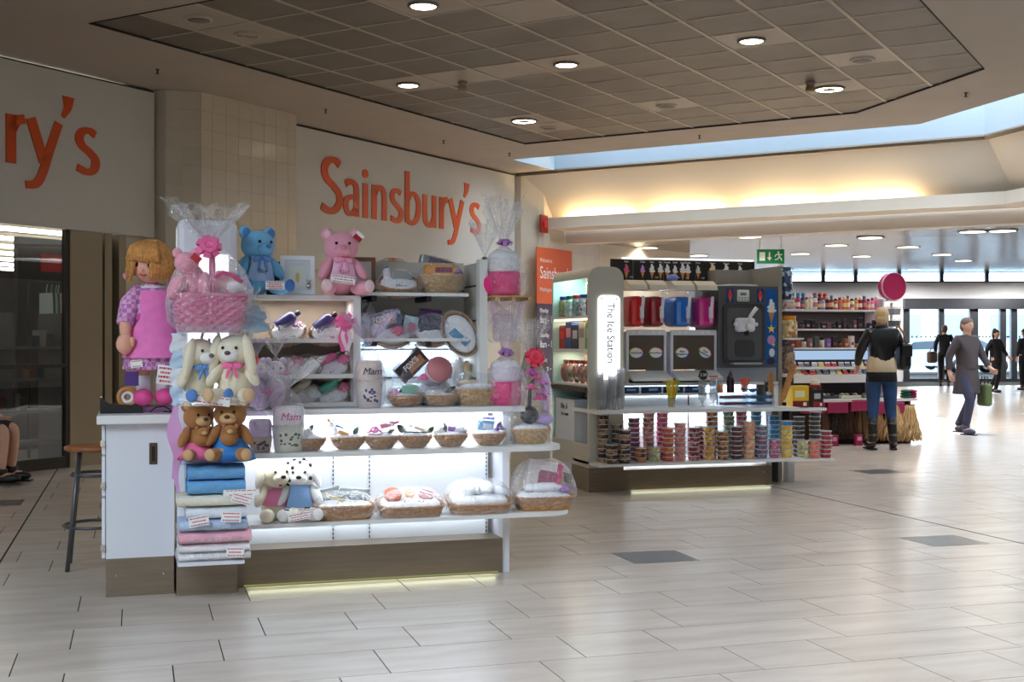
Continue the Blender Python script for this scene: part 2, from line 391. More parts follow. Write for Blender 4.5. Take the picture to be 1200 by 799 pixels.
M_smoke = mat('detector_plastic', (150, 128, 100), .5)
def smoke(s, t, label):
    o = thing('smoke_detector', label, 'smoke detector', W(s, t, ZC+.01), group='smoke detectors')
    mb = MB(); mb.lathe([(.05, 0), (.05, -.03), (.044, -.035), (.044, -.06), (.052, -.065), (.05, -.1), (.03, -.112), (.001, -.112)], 18, cap=False); part('housing', mb, M_smoke, o, True)
    mb = MB(); mb.lathe([(.055, 0), (.055, -.02), (.045, -.026)], 18, cap=False); part('base', mb, M_trim, o, True)
smoke(11.45, 3.30, 'small smoke detector left of the central ceiling light'); smoke(13.40, 6.62, 'small smoke detector beside the far right ring light')
M_nozzle = mat('sprinkler_metal', (70, 62, 54), .4, metal=.6)
k = 0
for (s, t) in ((9.25, .9), (11.9, 1.0), (14.6, .95), (16.1, 1.15), (16.05, 4.25), (14.85, 8.0)):
    o = thing('sprinkler', 'small dark sprinkler head under the plaster soffit, ' + ['nearest the left shop sign', 'above the tiled pier', 'above the right shop sign', 'above the end of the right shop sign', 'by the long skylight slot', 'at the right corner of the ceiling'][k], 'sprinkler', W(s, t, ZC), group='sprinkler heads'); k += 1
    mb = MB(); mb.lathe([(.022, 0), (.022, -.006), (.008, -.008), (.008, -.04), (.001, -.04)], 10, cap=False); part('body', mb, M_nozzle, o)
    mb = MB(); mb.lathe([(.001, -.045), (.02, -.045), (.02, -.05), (.001, -.05)], 10, cap=False); part('deflector', mb, M_nozzle, o)

# skylight wells
SO, TO = 18.12, T1+2.65
c9 = .414*2.65
def wallq(mb, a, b, z0, z1, th=.05, mi=0):
    a3, b3 = Vector(a), Vector(b); d = (b3-a3); nrm = Vector((d.y, -d.x, 0)).normalized()*th
    mb.prism([Vector((a3.x, a3.y, z0)), Vector((b3.x, b3.y, z0)), Vector((b3.x, b3.y, z1)), Vector((a3.x, a3.y, z1))], nrm, mi)
inner = [(16.7, .8), (16.7, T1-CH+c8), (S1-CH+c8, T1+OF), (-9, T1+OF)]
outer = [(SO, .8), (SO, T1-CH+c9), (S1-CH+c9, TO), (-9, TO)]
mb = MB()
for L_ in (inner, outer):
    for a, b in zip(L_, L_[1:]): wallq(mb, W(*a), W(*b), ZC+.002, 5.7, .03)
wallq(mb, W(*inner[0]), W(*outer[0]), ZC, 5.7); wallq(mb, W(*inner[-1]), W(*outer[-1]), ZC, 5.7)
well = struct('window_1', mb, M_well, label='long skylight slot with pale blue daylight')
M_pane = mat_glass('skylight_glass', (.97, .99, 1), .03)
M_bar = mat('white_metal_bar', (215, 216, 218), .4)
mb = MB()
for i in range(8):
    t = .8 + i*(T1-CH+c8-.8)/7; mb.prism([W(16.7, t-.03, 5.6), W(SO, t-.03, 5.6), W(SO, t+.03, 5.6), W(16.7, t+.03, 5.6)], (0, 0, .08))
for i in range(18):
    s = -9 + i*1.3; mb.prism([W(s, T1+OF, 5.6), W(s+.06, T1+OF, 5.6), W(s+.06, TO, 5.6), W(s, TO, 5.6)], (0, 0, .08))
part('glazing_bar', mb, M_bar, well)
for i in range(7):
    t = .8 + i*(T1-CH+c8-.8)/7; mb = MB(); slab(mb, [W(16.7, t, 5.66), W(SO, t, 5.66), W(SO, t+.8, 5.66), W(16.7, t+.8, 5.66)], .01); part('pane', mb, M_pane, well)
rl = MB()
for a, b in (((RS0, RT0), (RS1, RT0)), ((RS1, RT0), (RS1, RT1)), ((RS1, RT1), (RS0, RT1)), ((RS0, RT1), (RS0, RT0))): wallq(rl, W(*a), W(*b), ZC+.002, 4.8, .03)
rw = struct('added_rooflight', rl, mat('added_rooflight_upstand', (226, 228, 230), .7), label='unseen rooflight added behind the viewer for frontal daylight')
for i in range(6):
    s0_, s1_ = RS0+i*(RS1-RS0)/6, RS0+(i+1)*(RS1-RS0)/6
    mb = MB(); slab(mb, [W(s0_+.03, RT0, 4.78), W(s1_-.03, RT0, 4.78), W(s1_-.03, RT1, 4.78), W(s0_+.03, RT1, 4.78)], .01); part('pane', mb, M_pane, rw)
    mb = MB(); slab(mb, [W(s0_-.03, RT0, 4.74), W(s0_+.03, RT0, 4.74), W(s0_+.03, RT1, 4.74), W(s0_-.03, RT1, 4.74)], .08); part('glazing_bar', mb, M_bar, rw)
# cove: dark rail, leaning face, ledge with uplighters, beam behind
M_cove = mat('cove_plaster', (222, 212, 196), .8)
M_rail = mat('bronze_rail', (92, 78, 60), .55, var=.15, vscale=3)
SL, TL = SO+.80, TO+.80        # foot of the leaning face
cl = c9+.80*.414
rail = [(SO, .1), (SO, T1-CH+c9), (S1-CH+c9, TO), (-9, TO)]
foot = [(SL, .1), (SL, T1-CH+cl), (S1-CH+cl, TL), (-9, TL)]
mb = MB()
for (a, b), (c_, d) in zip(zip(rail, rail[1:]), zip(foot, foot[1:])):
    mb.prism([W(*a, ZC+.02), W(*b, ZC+.02), W(*d, 3.31), W(*c_, 3.31)], (0, 0, .06))
struct('trim_1', mb, M_cove, label='leaning cream cove lit from below')
mb = MB()
for a, b in zip(rail, rail[1:]): mb.tube([W(*a, ZC-.01), W(*b, ZC-.01)], .045, 6)
struct('trim_2', mb, M_rail, label='dark bronze rail along the skylight slot')
mb = MB()
def band(mb, s0, z0, z1, d, o=.0):   # band following the octagon at offset s0 (from raft edge)
    cc = .414*s0; q = [(S1+s0, .42), (S1+s0, T1-CH+cc), (S1-CH+cc, T1+s0), (-9, T1+s0)]
    c2 = .414*(s0+d); r = [(S1+s0+d, .42), (S1+s0+d, T1-CH+c2), (S1-CH+c2, T1+s0+d), (-9, T1+s0+d)]
    for (a, b), (e, f) in zip(zip(q, q[1:]), zip(r, r[1:])): mb.prism([W(*a, z0), W(*b, z0), W(*f, z0), W(*e, z0)], (0, 0, z1-z0))
band(mb, 3.10, 3.28, 3.31, .62); band(mb, 3.10, 3.31, 3.465, .025)
struct('trim_3', mb, M_cove, label='cream light ledge below the cove')
mb = MB(); band(mb, 3.75, 3.06, 3.62, .35)
struct('trim_4', mb, mat('beam_paint', (206, 196, 184), .7), label='cream beam below the light ledge')
M_tube = mat_emit('cove_tube', (255, 222, 170), 90)
for k, (x0, x1) in enumerate(((667, 742), (764, 848), (872, 962), (976, 1072))):
    def tt(x):                        # where the sight line meets s = SL-.16
        r = (x-600)/1440; d = C(r, 1); s_ = SL-.16
        ds = d.x*WS+d.y*WC; dt = d.x*WC-d.y*WS; Y = s_/ds; return 10.68+dt*Y
    a, b = tt(x0), tt(x1)
    o = thing('cove_light', 'warm fluorescent uplighter on the ledge, ' + ['leftmost of four', 'second from the left', 'third from the left', 'rightmost of four'][k], 'light', W(SL-.16, (a+b)/2, 3.312), group='cove uplighters')
    d = W(0, (b-a)/2)-W(0, 0)
    mb = MB(); mb.cyl(-d+Vector((0, 0, .04)), d+Vector((0, 0, .04)), .016, 8); part('tube', mb, M_tube, o)
    mb = MB(); mb.prism([-d+Vector((.02, -.04, 0)), d+Vector((.02, -.04, 0)), d+Vector((-.02, .04, 0)), -d+Vector((-.02, .04, 0))], (0, 0, .02)); part('batten', mb, M_bar, o)
# low ceiling past the beam, rising gently to the entrance glazing
def ceil_tex(name, c, rough, metal):
    m = mat(name, c, rough, metal); nt = m.node_tree; N = nt.nodes; L = nt.links
    g = N.new('ShaderNodeNewGeometry'); mp = N.new('ShaderNodeMapping'); mp.inputs['Rotation'].default_value = (0, 0, R(47.5)); L.new(g.outputs['Position'], mp.inputs[0])
    br = N.new('ShaderNodeTexBrick'); br.offset = 0; br.inputs['Scale'].default_value = 1; br.inputs['Brick Width'].default_value = .66; br.inputs['Row Height'].default_value = .66
    br.inputs['Mortar Size'].default_value = .014; br.inputs['Color1'].default_value = srgb(c); br.inputs['Color2'].default_value = srgb(tuple(v*.86 for v in c)); br.inputs['Mortar'].default_value = srgb((176, 170, 160))
    L.new(mp.outputs[0], br.inputs[0]); L.new(br.outputs[0], N['Principled BSDF'].inputs['Base Color']); return m
M_low = ceil_tex('low_ceiling_panels', (128, 122, 115), .22, .55)
mb = MB()
def zl(v): return 3.10 + max(0, (v.x*SA+v.y*CA) - 21)*.0275
for s0_, s1_, t0_, t1_ in ((19.3, 45.3, -.2, 26), (25.05, 45.3, -14, -.2)):
    vs = []; n = 12
    for i in range(n+1):
        for j in range(n+1):
            v = W(s0_+(s1_-s0_)*i/n, t0_+(t1_-t0_)*j/n); vs.append((v.x, v.y, zl(v)))
    mb.add(vs, [(i*(n+1)+j, i*(n+1)+j+1, (i+1)*(n+1)+j+1, (i+1)*(n+1)+j) for i in range(n) for j in range(n)])
mb.prism([W(-9, TL+.4, 3.1), W(19.3, TL+.4, 3.1), W(19.3, 26, 3.1), W(-9, 26, 3.1)], (0, 0, .05))
low = struct('ceiling', mb, M_low, label='low ceiling of grey metal panels past the beam')
M_lampf = mat_emit('lamp_far', (255, 238, 208), 7)
for k, (x, y) in enumerate(sorted([(759, 290), (819, 299), (726, 302), (878, 277), (938, 297), (872, 307), (1020, 278), (1064, 289), (1104, 298), (1140, 271), (1175, 270), (1010, 300), (1129, 305), (980, 287)])):
    r = (x-600)/1440; kk = (399.5-y)/1440
    Y = 25.
    for _ in range(30): Y = (zl(C(r*Y, Y))-EYE)/kk
    if Y > 40: continue
    v = C(r*Y, Y); v.z = zl(v)-.012
    o = thing('downlight', 'round light in the low ceiling past the beam, ' + ORDL[k] + ' from the left', 'light', v, group='lights of the low ceiling')
    mb = MB(); mb.lathe([(.001, 0), (.2, 0), (.2, .02)], 20, cap=False); part('diffuser', mb, M_lampf, o)
    mb = MB(); mb.lathe([(.2, -.004), (.235, -.004), (.235, .02)], 20, cap=False); part('trim_ring', mb, M_trim, o)
    l = bpy.data.lights.new('downlight_glow', 'SPOT'); l.energy = 130; l.color = (1, .9, .76); l.spot_size = R(168); l.spot_blend = .6; l.shadow_soft_size = .15
    link(bpy.data.objects.new('downlight_glow', l), o, (0, 0, -.05))


for k, X in enumerate((4.5, 8.5, 12.5, 16.5)):  # extra lights added to brighten the white bulkhead over the doors
    v = C(X, 38.2); v.z = zl(v)-.012
    o = thing('downlight', 'added round light nearest the doors, brightening the end wall, ' + ORDL[k] + ' from the left', 'light', v, group='added lights before the doors')
    mb = MB(); mb.lathe([(.001, 0), (.2, 0), (.2, .02)], 20, cap=False); part('diffuser', mb, M_lampf, o)
    mb = MB(); mb.lathe([(.2, -.004), (.235, -.004), (.235, .02)], 20, cap=False); part('trim_ring', mb, M_trim, o)
    l = bpy.data.lights.new('downlight_glow', 'SPOT'); l.energy = 420; l.color = (1, .95, .88); l.spot_size = R(172); l.spot_blend = .3; l.shadow_soft_size = .15
    link(bpy.data.objects.new('downlight_glow', l), o, (0, 0, -.05))

# ---- the shop wall
M_wall = mat('cream_wall', (208, 198, 182), .6)
M_wtile = mat('cream_wall_tile', (205, 194, 176), .16, rnd=.025)
M_fasc = mat('white_fascia', (206, 204, 198), .3, var=.02, vscale=2)
M_orange = mat('orange_letter', (214, 78, 14), .35)
M_steel = mat('dark_bronze_frame', (60, 54, 46), .35, metal=.5)
mb = MB()
mb.prism([W(9.62, -.35), W(9.62, -.02), W(10.05, -.02), W(10.05, .18), W(10.34, .44), W(12.0, .44), W(12.0, -.03), W(18.15, -.03), W(18.15, .16), W(18.44, .44), W(25, .44), W(25, -.35)], (0, 0, ZC))
wl = struct('wall_left', mb, M_wall, label='cream tiled shop wall with projecting piers')
def tile_face(a, b, z0, z1, tw, th, off):
    """face from W-point a to b (s,t), tiled; each tile a part"""
    A, B = W(*a), W(*b); d = (B-A); Ln = d.length; d.normalize(); nrm = Vector((d.y, -d.x, 0))
    if nrm.dot(Vector((0, 0, 0))-A) < 0: nrm = -nrm
    nr = 0; z = z0
    while z < z1-.02:
        h = min(th, z1-z); x = -tw*off
        while x < Ln-.01:
            x0, x1 = max(x, 0), min(x+tw, Ln)
            if x1-x0 > .02:
                c = A + d*((x0+x1)/2) + nrm*.004; mb = MB()
                w2, h2 = (x1-x0)/2-.0016, h/2-.0016
                key = (round(w2, 3), round(h2, 3), round(d.x, 3))
                if key not in _tf:
                    e = nrm*.006
                    mb.prism([-d*w2-Vector((0, 0, h2)), d*w2-Vector((0, 0, h2)), d*w2+Vector((0, 0, h2)), -d*w2+Vector((0, 0, h2))], e); _tf[key] = mb.mesh('wall_tile', M_wtile)
                part('wall_tile', _tf[key], None, wl, loc=c+Vector((0, 0, z+h/2)))
            x += tw
        z += th; nr += 1
_tf = {}
tile_face((10.05, .18), (10.34, .44), 1.62, ZC, .216, .215, .15)
tile_face((10.34, .44), (12.0, .44), 1.62, ZC, .22, .215, .2)
tile_face((18.15, .16), (18.44, .44), 1.62, ZC, .43, .215, .3)
tile_face((18.44, .44), (20.6, .44), 1.62, 3.9, .43, .215, .5)
# fascia panels with lettering: broad-pen strokes
def cr(pts, n=8):
    P = [Vector((*p, 0)) for p in pts]; out = []
    for i in range(len(P)-1):
        p0, p1, p2, p3 = P[max(i-1, 0)], P[i], P[i+1], P[min(i+2, len(P)-1)]
        for k in range(n):
            t = k/n; out.append(.5*((2*p1)+(p2-p0)*t+(2*p0-5*p1+4*p2-p3)*t*t+(3*p1-p0-3*p2+p3)*t**3))
    return out+[P[-1]]
def stroke(mb, pts, thick=.13, thin=.06, curve=True, depth=.012, w0=1, w1=1):
    path = cr(pts) if curve else [Vector((*p, 0)) for p in pts]
    L_, N_ = [], len(path); pts2 = []
    for i, p in enumerate(path):
        t = (path[min(i+1, N_-1)]-path[max(i-1, 0)]).normalized(); n = Vector((-t.y, t.x, 0))
        k = i/(N_-1); fl = w0+(w1-w0)*k
        w = (thin+(thick-thin)*abs(t.y)**1.2)*fl/2
        pts2.append((p-n*w, p+n*w))
    vs = []
    for a, b in pts2: vs += [a, b, a+Vector((0, 0, depth)), b+Vector((0, 0, depth))]
    fs = []
    for i in range(N_-1):
        o = i*4; q = o+4
        fs += [(o+2, q+2, q+3, o+3), (o, o+1, q+1, q), (o, q, q+2, o+2), (o+1, o+3, q+3, q+1)]
    fs += [(0, 2, 3, 1), ((N_-1)*4, (N_-1)*4+1, (N_-1)*4+3, (N_-1)*4+2)]
    mb.add(vs, fs)
def glyph(ch):
    """unit: x-height .5, cap height .78; returns mesh builder and advance"""
    mb = MB(); s = lambda *a, **k: stroke(mb, *a, **k)
    if ch == 'S':
        s([(.40, .69), (.30, .745), (.17, .72), (.09, .61), (.13, .48), (.27, .385), (.38, .29), (.40, .17), (.31, .06), (.17, .03), (.03, .085)], .135, .085); adv = .47
    elif ch == 'a':
        s([(.05, .44), (.14, .485), (.24, .465), (.285, .38), (.285, 0)], .115, .075)
        s([(.28, .285), (.17, .27), (.075, .22), (.065, .1), (.13, .03), (.22, .05), (.285, .12)], .11, .06); adv = .39
    elif ch == 'i':
        s([(.09, 0), (.09, .5)], .115, .1, False); mb.lathe([(.001, 0), (.066, 0), (.066, .012), (.001, .012)], 16, (.09, .64, 0)); adv = .2
    elif ch == 'n':
        s([(.09, 0), (.09, .5)], .115, .1, False); s([(.09, .36), (.16, .455), (.25, .47), (.31, .4), (.32, .28), (.32, 0)], .115, .07); adv = .43
    elif ch == 's':
        s([(.28, .44), (.2, .475), (.11, .455), (.07, .38), (.11, .3), (.21, .235), (.28, .16), (.26, .06), (.17, .022), (.04, .06)], .11, .07); adv = .345
    elif ch == 'b':
        s([(.09, .02), (.09, .8)], .115, .1, False); s([(.09, .36), (.17, .46), (.28, .46), (.355, .36), (.36, .22), (.31, .08), (.2, .02), (.09, .05)], .115, .065); adv = .44
    elif ch == 'u':
        s([(.09, .5), (.09, .2), (.115, .07), (.2, .025), (.28, .07), (.32, .15)], .115, .065); s([(.325, 0), (.325, .5)], .115, .1, False); adv = .43
    elif ch == 'r':
        s([(.09, 0), (.09, .5)], .115, .1, False); s([(.09, .34), (.15, .44), (.25, .475)], .12, .085, w1=1.1); adv = .28
    elif ch == 'y':
        s([(.04, .5), (.2, .06)], .12, .1, False); s([(.38, .5), (.27, .2), (.18, -.06), (.1, -.18), (-.02, -.2)], .105, .08); adv = .4
    else:
        s([(.1, .8), (.09, .68), (.03, .57)], .13, .08, w0=1.15, w1=.35); adv = .17
    return mb, adv
def fascia(label, s0, s1, z0, z1, word, ls, lz, hgt, sx):
    o = thing('shop_fascia', label, 'shop sign', W(s0, 0, 0))
    ax = (W(1, 0)-W(0, 0)).normalized(); nr = (W(0, 1)-W(0, 0)).normalized(); Ln = s1-s0
    mb = MB(); mb.prism([Vector((0, 0, z0)), ax*Ln+Vector((0, 0, z0)), ax*Ln+Vector((0, 0, z1)), Vector((0, 0, z1))], nr*.06); part('panel', mb, M_fasc, o)
    mb = MB(); mb.prism([nr*.0+Vector((0, 0, z1)), ax*Ln+Vector((0, 0, z1)), ax*Ln+Vector((0, 0, z1+.02)), Vector((0, 0, z1+.02))], nr*.045); part('top_channel', mb, M_dark, o)
    mb = MB(); mb.prism([ax*(Ln/2-.002)+nr*.0602+Vector((0, 0, z0)), ax*(Ln/2+.002)+nr*.0602+Vector((0, 0, z0)), ax*(Ln/2+.002)+nr*.0602+Vector((0, 0, z1)), ax*(Ln/2-.002)+nr*.0602+Vector((0, 0, z1))], nr*.0006)
    part('panel_seam', mb, M_wall, o)
    rotm = Matrix((ax, Vector((0, 0, 1)), nr)).transposed().to_4x4()
    x = ls-s0
    for ch in word:
        g, adv = glyph(ch); me = g.mesh('letter', M_orange)
        p = part('letter', me, None, o); p.matrix_local = Matrix.Translation(ax*x+nr*.061+Vector((0, 0, lz))) @ rotm @ Matrix.Diagonal((sx, hgt, 1, 1)); x += adv*sx
    return o
fascia('white shop fascia with cropped orange lettering over the dark glass front', 3.8, 10.0, 2.52, 4.165, "Sainsbury's", 5.24, 3.13, .98, 1.02)
fascia('white shop fascia with full orange lettering behind the gift kiosk', 12.04, 18.12, 2.3, 4.165, "Sainsbury's", 12.93, 3.08, .98, 1.05)
def sW(x, t):                  # s where the sight line through column x meets depth t
    d = C((x-600)/1440, 1); return (d.x*WS+d.y*WC)*(t-10.68)/(d.x*WC-d.y*WS)
# orange and purple opening-hours board past the pier
o = thing('opening_hours_sign', 'tall orange and purple shop sign with white writing on the far pier', 'sign', W(sW(628, .46)-.6, .45, 0))
ax = (W(1, 0)-W(0, 0)).normalized(); nr = (W(0, 1)-W(0, 0)).normalized()
M_osign = mat('orange_sign', (214, 92, 40), .5); M_psign = mat('purple_sign', (62, 44, 66), .5); M_white = mat('white_print', (240, 240, 238), .6)
def wq(x0, x1, z0, z1, d0, d1): mb = MB(); mb.prism([ax*x0+nr*d0+Vector((0, 0, z0)), ax*x1+nr*d0+Vector((0, 0, z0)), ax*x1+nr*d0+Vector((0, 0, z1)), ax*x0+nr*d0+Vector((0, 0, z1))], nr*(d1-d0)); return mb
S_ = .55; SW = sW(669, .46)-sW(628, .46)
part('upper_board', wq(.05+S_, SW+.05+S_, 1.98, 2.94, .012, .03), M_osign, o); part('lower_board', wq(.05+S_, SW+.05+S_, .5, 1.98, .012, .03), M_psign, o)
rz = math.atan2(ax.y, ax.x)
for s_, sz, x, z in (('Welcome to', .1, .15, 2.72), ("Sainsbury's", .3, .15, 2.5), ('Washington', .1, .15, 2.22), ('Monday', .11, .15, 1.86), ('8am - 10pm', .17, .15, 1.7), ('Saturday', .11, .15, 1.44), ('8am - 10pm', .17, .15, 1.28), ('Sunday', .11, .15, 1.02), ('10am - 4pm', .17, .15, .87)):
    text('lettering', s_, sz, M_white, o, ax*(x+S_)+nr*.032+Vector((0, 0, z)), (R(90), 0, rz), align='LEFT', sx=.85)
o = thing('fire_alarm_plate', 'small red fire alarm plate on the cream tiles above the orange sign', 'alarm', W(sW(636, .46), .455, 3.34), rz=rz)
M_red = mat('alarm_red', (150, 24, 26), .4)
part('plate', MB().box((0, -.028, 0), (.24, .03, .3)), M_red, o); part('sounder', MB().lathe([(.001, 0), (.06, 0), (.07, .03), (.001, .035)], 16, (0, 0, 0), rot=Matrix.Rotation(R(90), 3, 'X')), mat('alarm_face', (196, 60, 56), .4), o, loc=(0, -.045, .0))

# glazed shop front on the left, dim shop behind it
M_glass = mat_glass('shop_glass', (.80, .82, .84), .10)
mb = MB()
for s in (5.6, 7.15, 8.80): mb.prism([W(s, -.04), W(s+.05, -.04), W(s+.05, .02), W(s, .02)], (0, 0, 2.52))
mb.prism([W(5.6, -.04, 0), W(8.85, -.04, 0), W(8.85, .02, 0), W(5.6, .02, 0)], (0, 0, .12)); mb.prism([W(5.6, -.04, 1.06), W(8.85, -.04, 1.06), W(8.85, .02, 1.06), W(5.6, .02, 1.06)], (0, 0, .04))
wn = struct('window_2', mb, M_steel, label='glazed shop front with dark bronze frame')
for a, b in ((5.65, 7.15), (7.2, 8.8)):
    mb = MB(); mb.prism([W(a, -.02, .12), W(b, -.02, .12), W(b, -.01, .12), W(a, -.01, .12)], (0, 0, 2.4)); part('pane', mb, M_glass, wn)
M_panel = mat('bronze_panel', (150, 136, 112), .3, metal=.35)
mb = MB(); mb.prism([W(8.85, -.1), W(9.28, -.1), W(9.28, .03), W(8.85, .03)], (0, 0, 2.52))
mb.prism([W(9.34, -.1), W(9.44, -.1), W(9.44, .0), W(9.34, .0)], (0, 0, 2.52)); mb.prism([W(9.52, -.1), W(9.62, -.1), W(9.62, .02), W(9.52, .02)], (0, 0, 2.52))
dr = struct('door_1', mb, M_panel, label='bronze door casing beside the shop window')
mb = MB(); mb.prism([W(9.28, -.12), W(9.62, -.12), W(9.62, -.09), W(9.28, -.09)], (0, 0, 2.52)); part('door_leaf', mb, M_steel, dr)
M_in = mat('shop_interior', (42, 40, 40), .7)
mb = MB()
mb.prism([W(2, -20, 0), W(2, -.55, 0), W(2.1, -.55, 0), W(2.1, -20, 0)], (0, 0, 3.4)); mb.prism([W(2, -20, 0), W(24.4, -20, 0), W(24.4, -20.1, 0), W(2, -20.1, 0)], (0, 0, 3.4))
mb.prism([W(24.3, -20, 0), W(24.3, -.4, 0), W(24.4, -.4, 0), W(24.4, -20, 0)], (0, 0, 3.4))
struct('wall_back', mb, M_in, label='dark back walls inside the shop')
mb = MB(); mb.prism([W(2, -20, 3.4), W(24.4, -20, 3.4), W(24.4, -.52, 3.4), W(2, -.52, 3.4)], (0, 0, .1)); struct('ceiling', mb, mat('shop_ceiling', (170, 160, 140), .8), label='shop ceiling with strip lights')
M_strip = mat_emit('strip_white', (255, 246, 225), 8)
for k in range(8):
    t = -6.2-k*1.75; o = thing('strip_light', 'white strip light inside the dim shop, ' + ORDL[k] + ' from the glass', 'light', W(0, t, 3.32), group='strip lights inside the shop')
    d = W(1, 0)-W(0, 0)
    part('tube', MB().cyl(d*5.2, d*23.5, .045, 8), M_strip, o); part('batten', MB().cyl(d*5.2+Vector((0, 0, .035)), d*23.5+Vector((0, 0, .035)), .02, 6), M_bar, o)
def sS(x, t):                  # s where the sight line through column x crosses depth t
    d = C((x-600)/1440, 1); ds = d.x*WS+d.y*WC; dt = d.x*WC-d.y*WS; Y = (t-10.68)/dt; return ds*Y, Y
(sa, ya), (sb, yb) = sS(21, -2.2), sS(88, -2.2)
zz = lambda y, Y: EYE+(399.5-y)/1440*Y
o = thing('display_board', 'dark partition with a red board inside the shop', 'board', W(sa, -2.2, 0), rz=rz); wd = sb-sa
part('frame', MB().b2((0, 0, 0), (wd, .08, zz(277, ya))), M_in, o)
k0 = (sS(47, -2.2)[0]-sa); part('red_panel', MB().b2((k0, -.02, zz(320, yb)), (wd-.02, 0, zz(300, yb))), mat('board_red', (190, 34, 46), .6), o)
(sc_, yc), (sd_, yd) = sS(34, -1.3), sS(84, -1.3)
o = thing('clothes_rail', 'clothes rail with hanging garments inside the shop window', 'clothes rail', W((sc_+sd_)/2, -1.3, 0), rz=rz); hw = (sd_-sc_)/2
mb = MB()
for x in (-hw, hw): mb.tube([(x, 0, 0), (x, 0, 2.02)], .018, 6)
mb.tube([(-hw, 0, 2.02), (hw, 0, 2.02)], .018, 6); part('rail', mb, M_steel, o)
for i in range(11):
    c = [(220, 225, 215), (60, 62, 66), (150, 200, 180), (90, 88, 84), (200, 190, 170)][i % 5]; x = -hw*.2+i*hw*1.1/10
    mb = MB(); mb.prism([(x-.02, -.1, 1.66), (x+.02, -.1, 1.66), (x+.012, -.09, 1.9), (x-.012, -.09, 1.9)], (0, .2, 0)); mb.tube([(x, 0, 1.86), (x, 0, 1.95), (x+.02, 0, 2.02)], .006, 5)
    part('garment', mb, mat('garment_%d' % (i % 5), c, .9), o)
o = thing('shelf_unit', 'dark shelving with small goods inside the shop window', 'shelves', W(sS(30, -.7)[0], -.7, 0), rz=rz)
mb = MB()
for z in (.2, .55, .9, 1.25): mb.b2((-.8, 0, z), (.5, .4, z+.03))
for x in (-.8, -.15, .5): mb.b2((x-.02, 0, 0), (x+.02, .4, 1.65))
part('frame', mb, mat('shelf_grey', (110, 104, 98), .6), o)
for i in range(22):
    z = (.23, .58, .93, 1.28)[i % 4]; x = -.72+(i*.31 % 1.15); h = .1+.1*((i*7) % 5)/5
    part('goods', MB().box((x, .15, z+h/2), (.1, .12, h)), mat('goods_%d' % (i % 5), [(150, 110, 70), (90, 80, 74), (170, 160, 150), (60, 70, 90), (120, 60, 50)][i % 5], .6), o)

mb = MB()
mb.prism([W(-9, -.4), W(-9.2, -.4), W(-9.2, 19), W(-9, 19)], (0, 0, 5.7)); struct('wall_rear', mb, M_wall, label='cream mall wall behind the viewer')
mb = MB(); mb.prism([W(-9.2, 19), W(-9.2, 19.2), W(60, 19.2), W(60, 19)], (0, 0, 5)); struct('wall_right', mb, M_wall, label='cream mall wall on the right')
mb = MB(); mb.prism([W(-9.2, -.36), W(-9.2, -.5), W(5.5, -.5), W(5.5, -.36)], (0, 0, 4.2)); struct('wall_left', mb, M_wall, label='cream shop wall left of the glass front')
# ---- entrance end wall
YE = 40.6
M_bulk = mat('bulkhead_white', (226, 228, 236), .7); M_alu = mat('aluminium_frame', (70, 74, 82), .4, metal=.5)
M_eglass = mat_glass('entrance_glass', (.86, .93, .97), .06)
def cw(mb, X0, X1, z0, z1, y0, y1, mi=0):
    mb.prism([C(X0, y0, z0), C(X1, y0, z0), C(X1, y1, z0), C(X0, y1, z0)], (0, 0, z1-z0), mi)
def Xf(x, Y=YE): return (x-600)/1440*Y
def Zf(y, Y=YE): return EYE+(399.5-y)/1440*Y
mb = MB()
cw(mb, -8, 36, Zf(351), Zf(331), YE, YE+.3); cw(mb, -8, 36, Zf(318), 4.6, YE, YE+.3); cw(mb, -8, Xf(1059), 0, Zf(331), YE, YE+.3); cw(mb, Xf(1260), 36, 0, Zf(331), YE, YE+.3)
wr = struct('wall_far', mb, M_bulk, label='white end wall above the glazed entrance')
mb = MB()
for x in (916, 965, 1003, 1054, 1104, 1157, 1208, 1258): cw(mb, Xf(x)-.06, Xf(x)+.06, Zf(331), Zf(318), YE, YE+.12)
cw(mb, 7, 20, Zf(331), Zf(330)+.02, YE-.02, YE+.1)
w3 = struct('window_3', mb, M_alu, label='strip of clerestory windows over the entrance')
for a, b in zip((916, 965, 1003, 1054, 1104, 1157, 1208), (965, 1003, 1054, 1104, 1157, 1208, 1258)):
    mb = MB(); cw(mb, Xf(a)+.06, Xf(b)-.06, Zf(331), Zf(318), YE+.05, YE+.06); part('pane', mb, M_eglass, w3)
mb = MB(); cw(mb, Xf(1058), Xf(1262), Zf(362), Zf(350), YE-.25, YE+.3)
for x, w in ((1062, .1), (1103, .09), (1141, .14), (1175, .1), (1188, .1), (1225, .1), (1258, .1)): cw(mb, Xf(x)-w, Xf(x)+w, 0, Zf(362), YE-.05, YE+.1)
cw(mb, Xf(1058), Xf(1262), 0, .1, YE-.03, YE+.08)
d2 = struct('door_2', mb, M_alu, label='glazed sliding entrance doors with dark frames')
xs = (1062, 1103, 1141, 1175, 1188, 1225, 1258)
for a, b in zip(xs, xs[1:]):
    mb = MB(); cw(mb, Xf(a)+.1, Xf(b)-.1, .1, Zf(362), YE+.02, YE+.03); part('pane', mb, M_eglass, d2)
    mb = MB()
    for i in range(6):
        X = Xf(a)+.2+i*(Xf(b)-Xf(a)-.4)/5; mb.prism([C(X-.03, YE+.015, 1.45), C(X+.03, YE+.015, 1.45), C(X+.03, YE+.015, 1.51), C(X-.03, YE+.015, 1.51)], C(0, .002)-C(0, 0))
    part('safety_dots', mb, M_alu, d2)
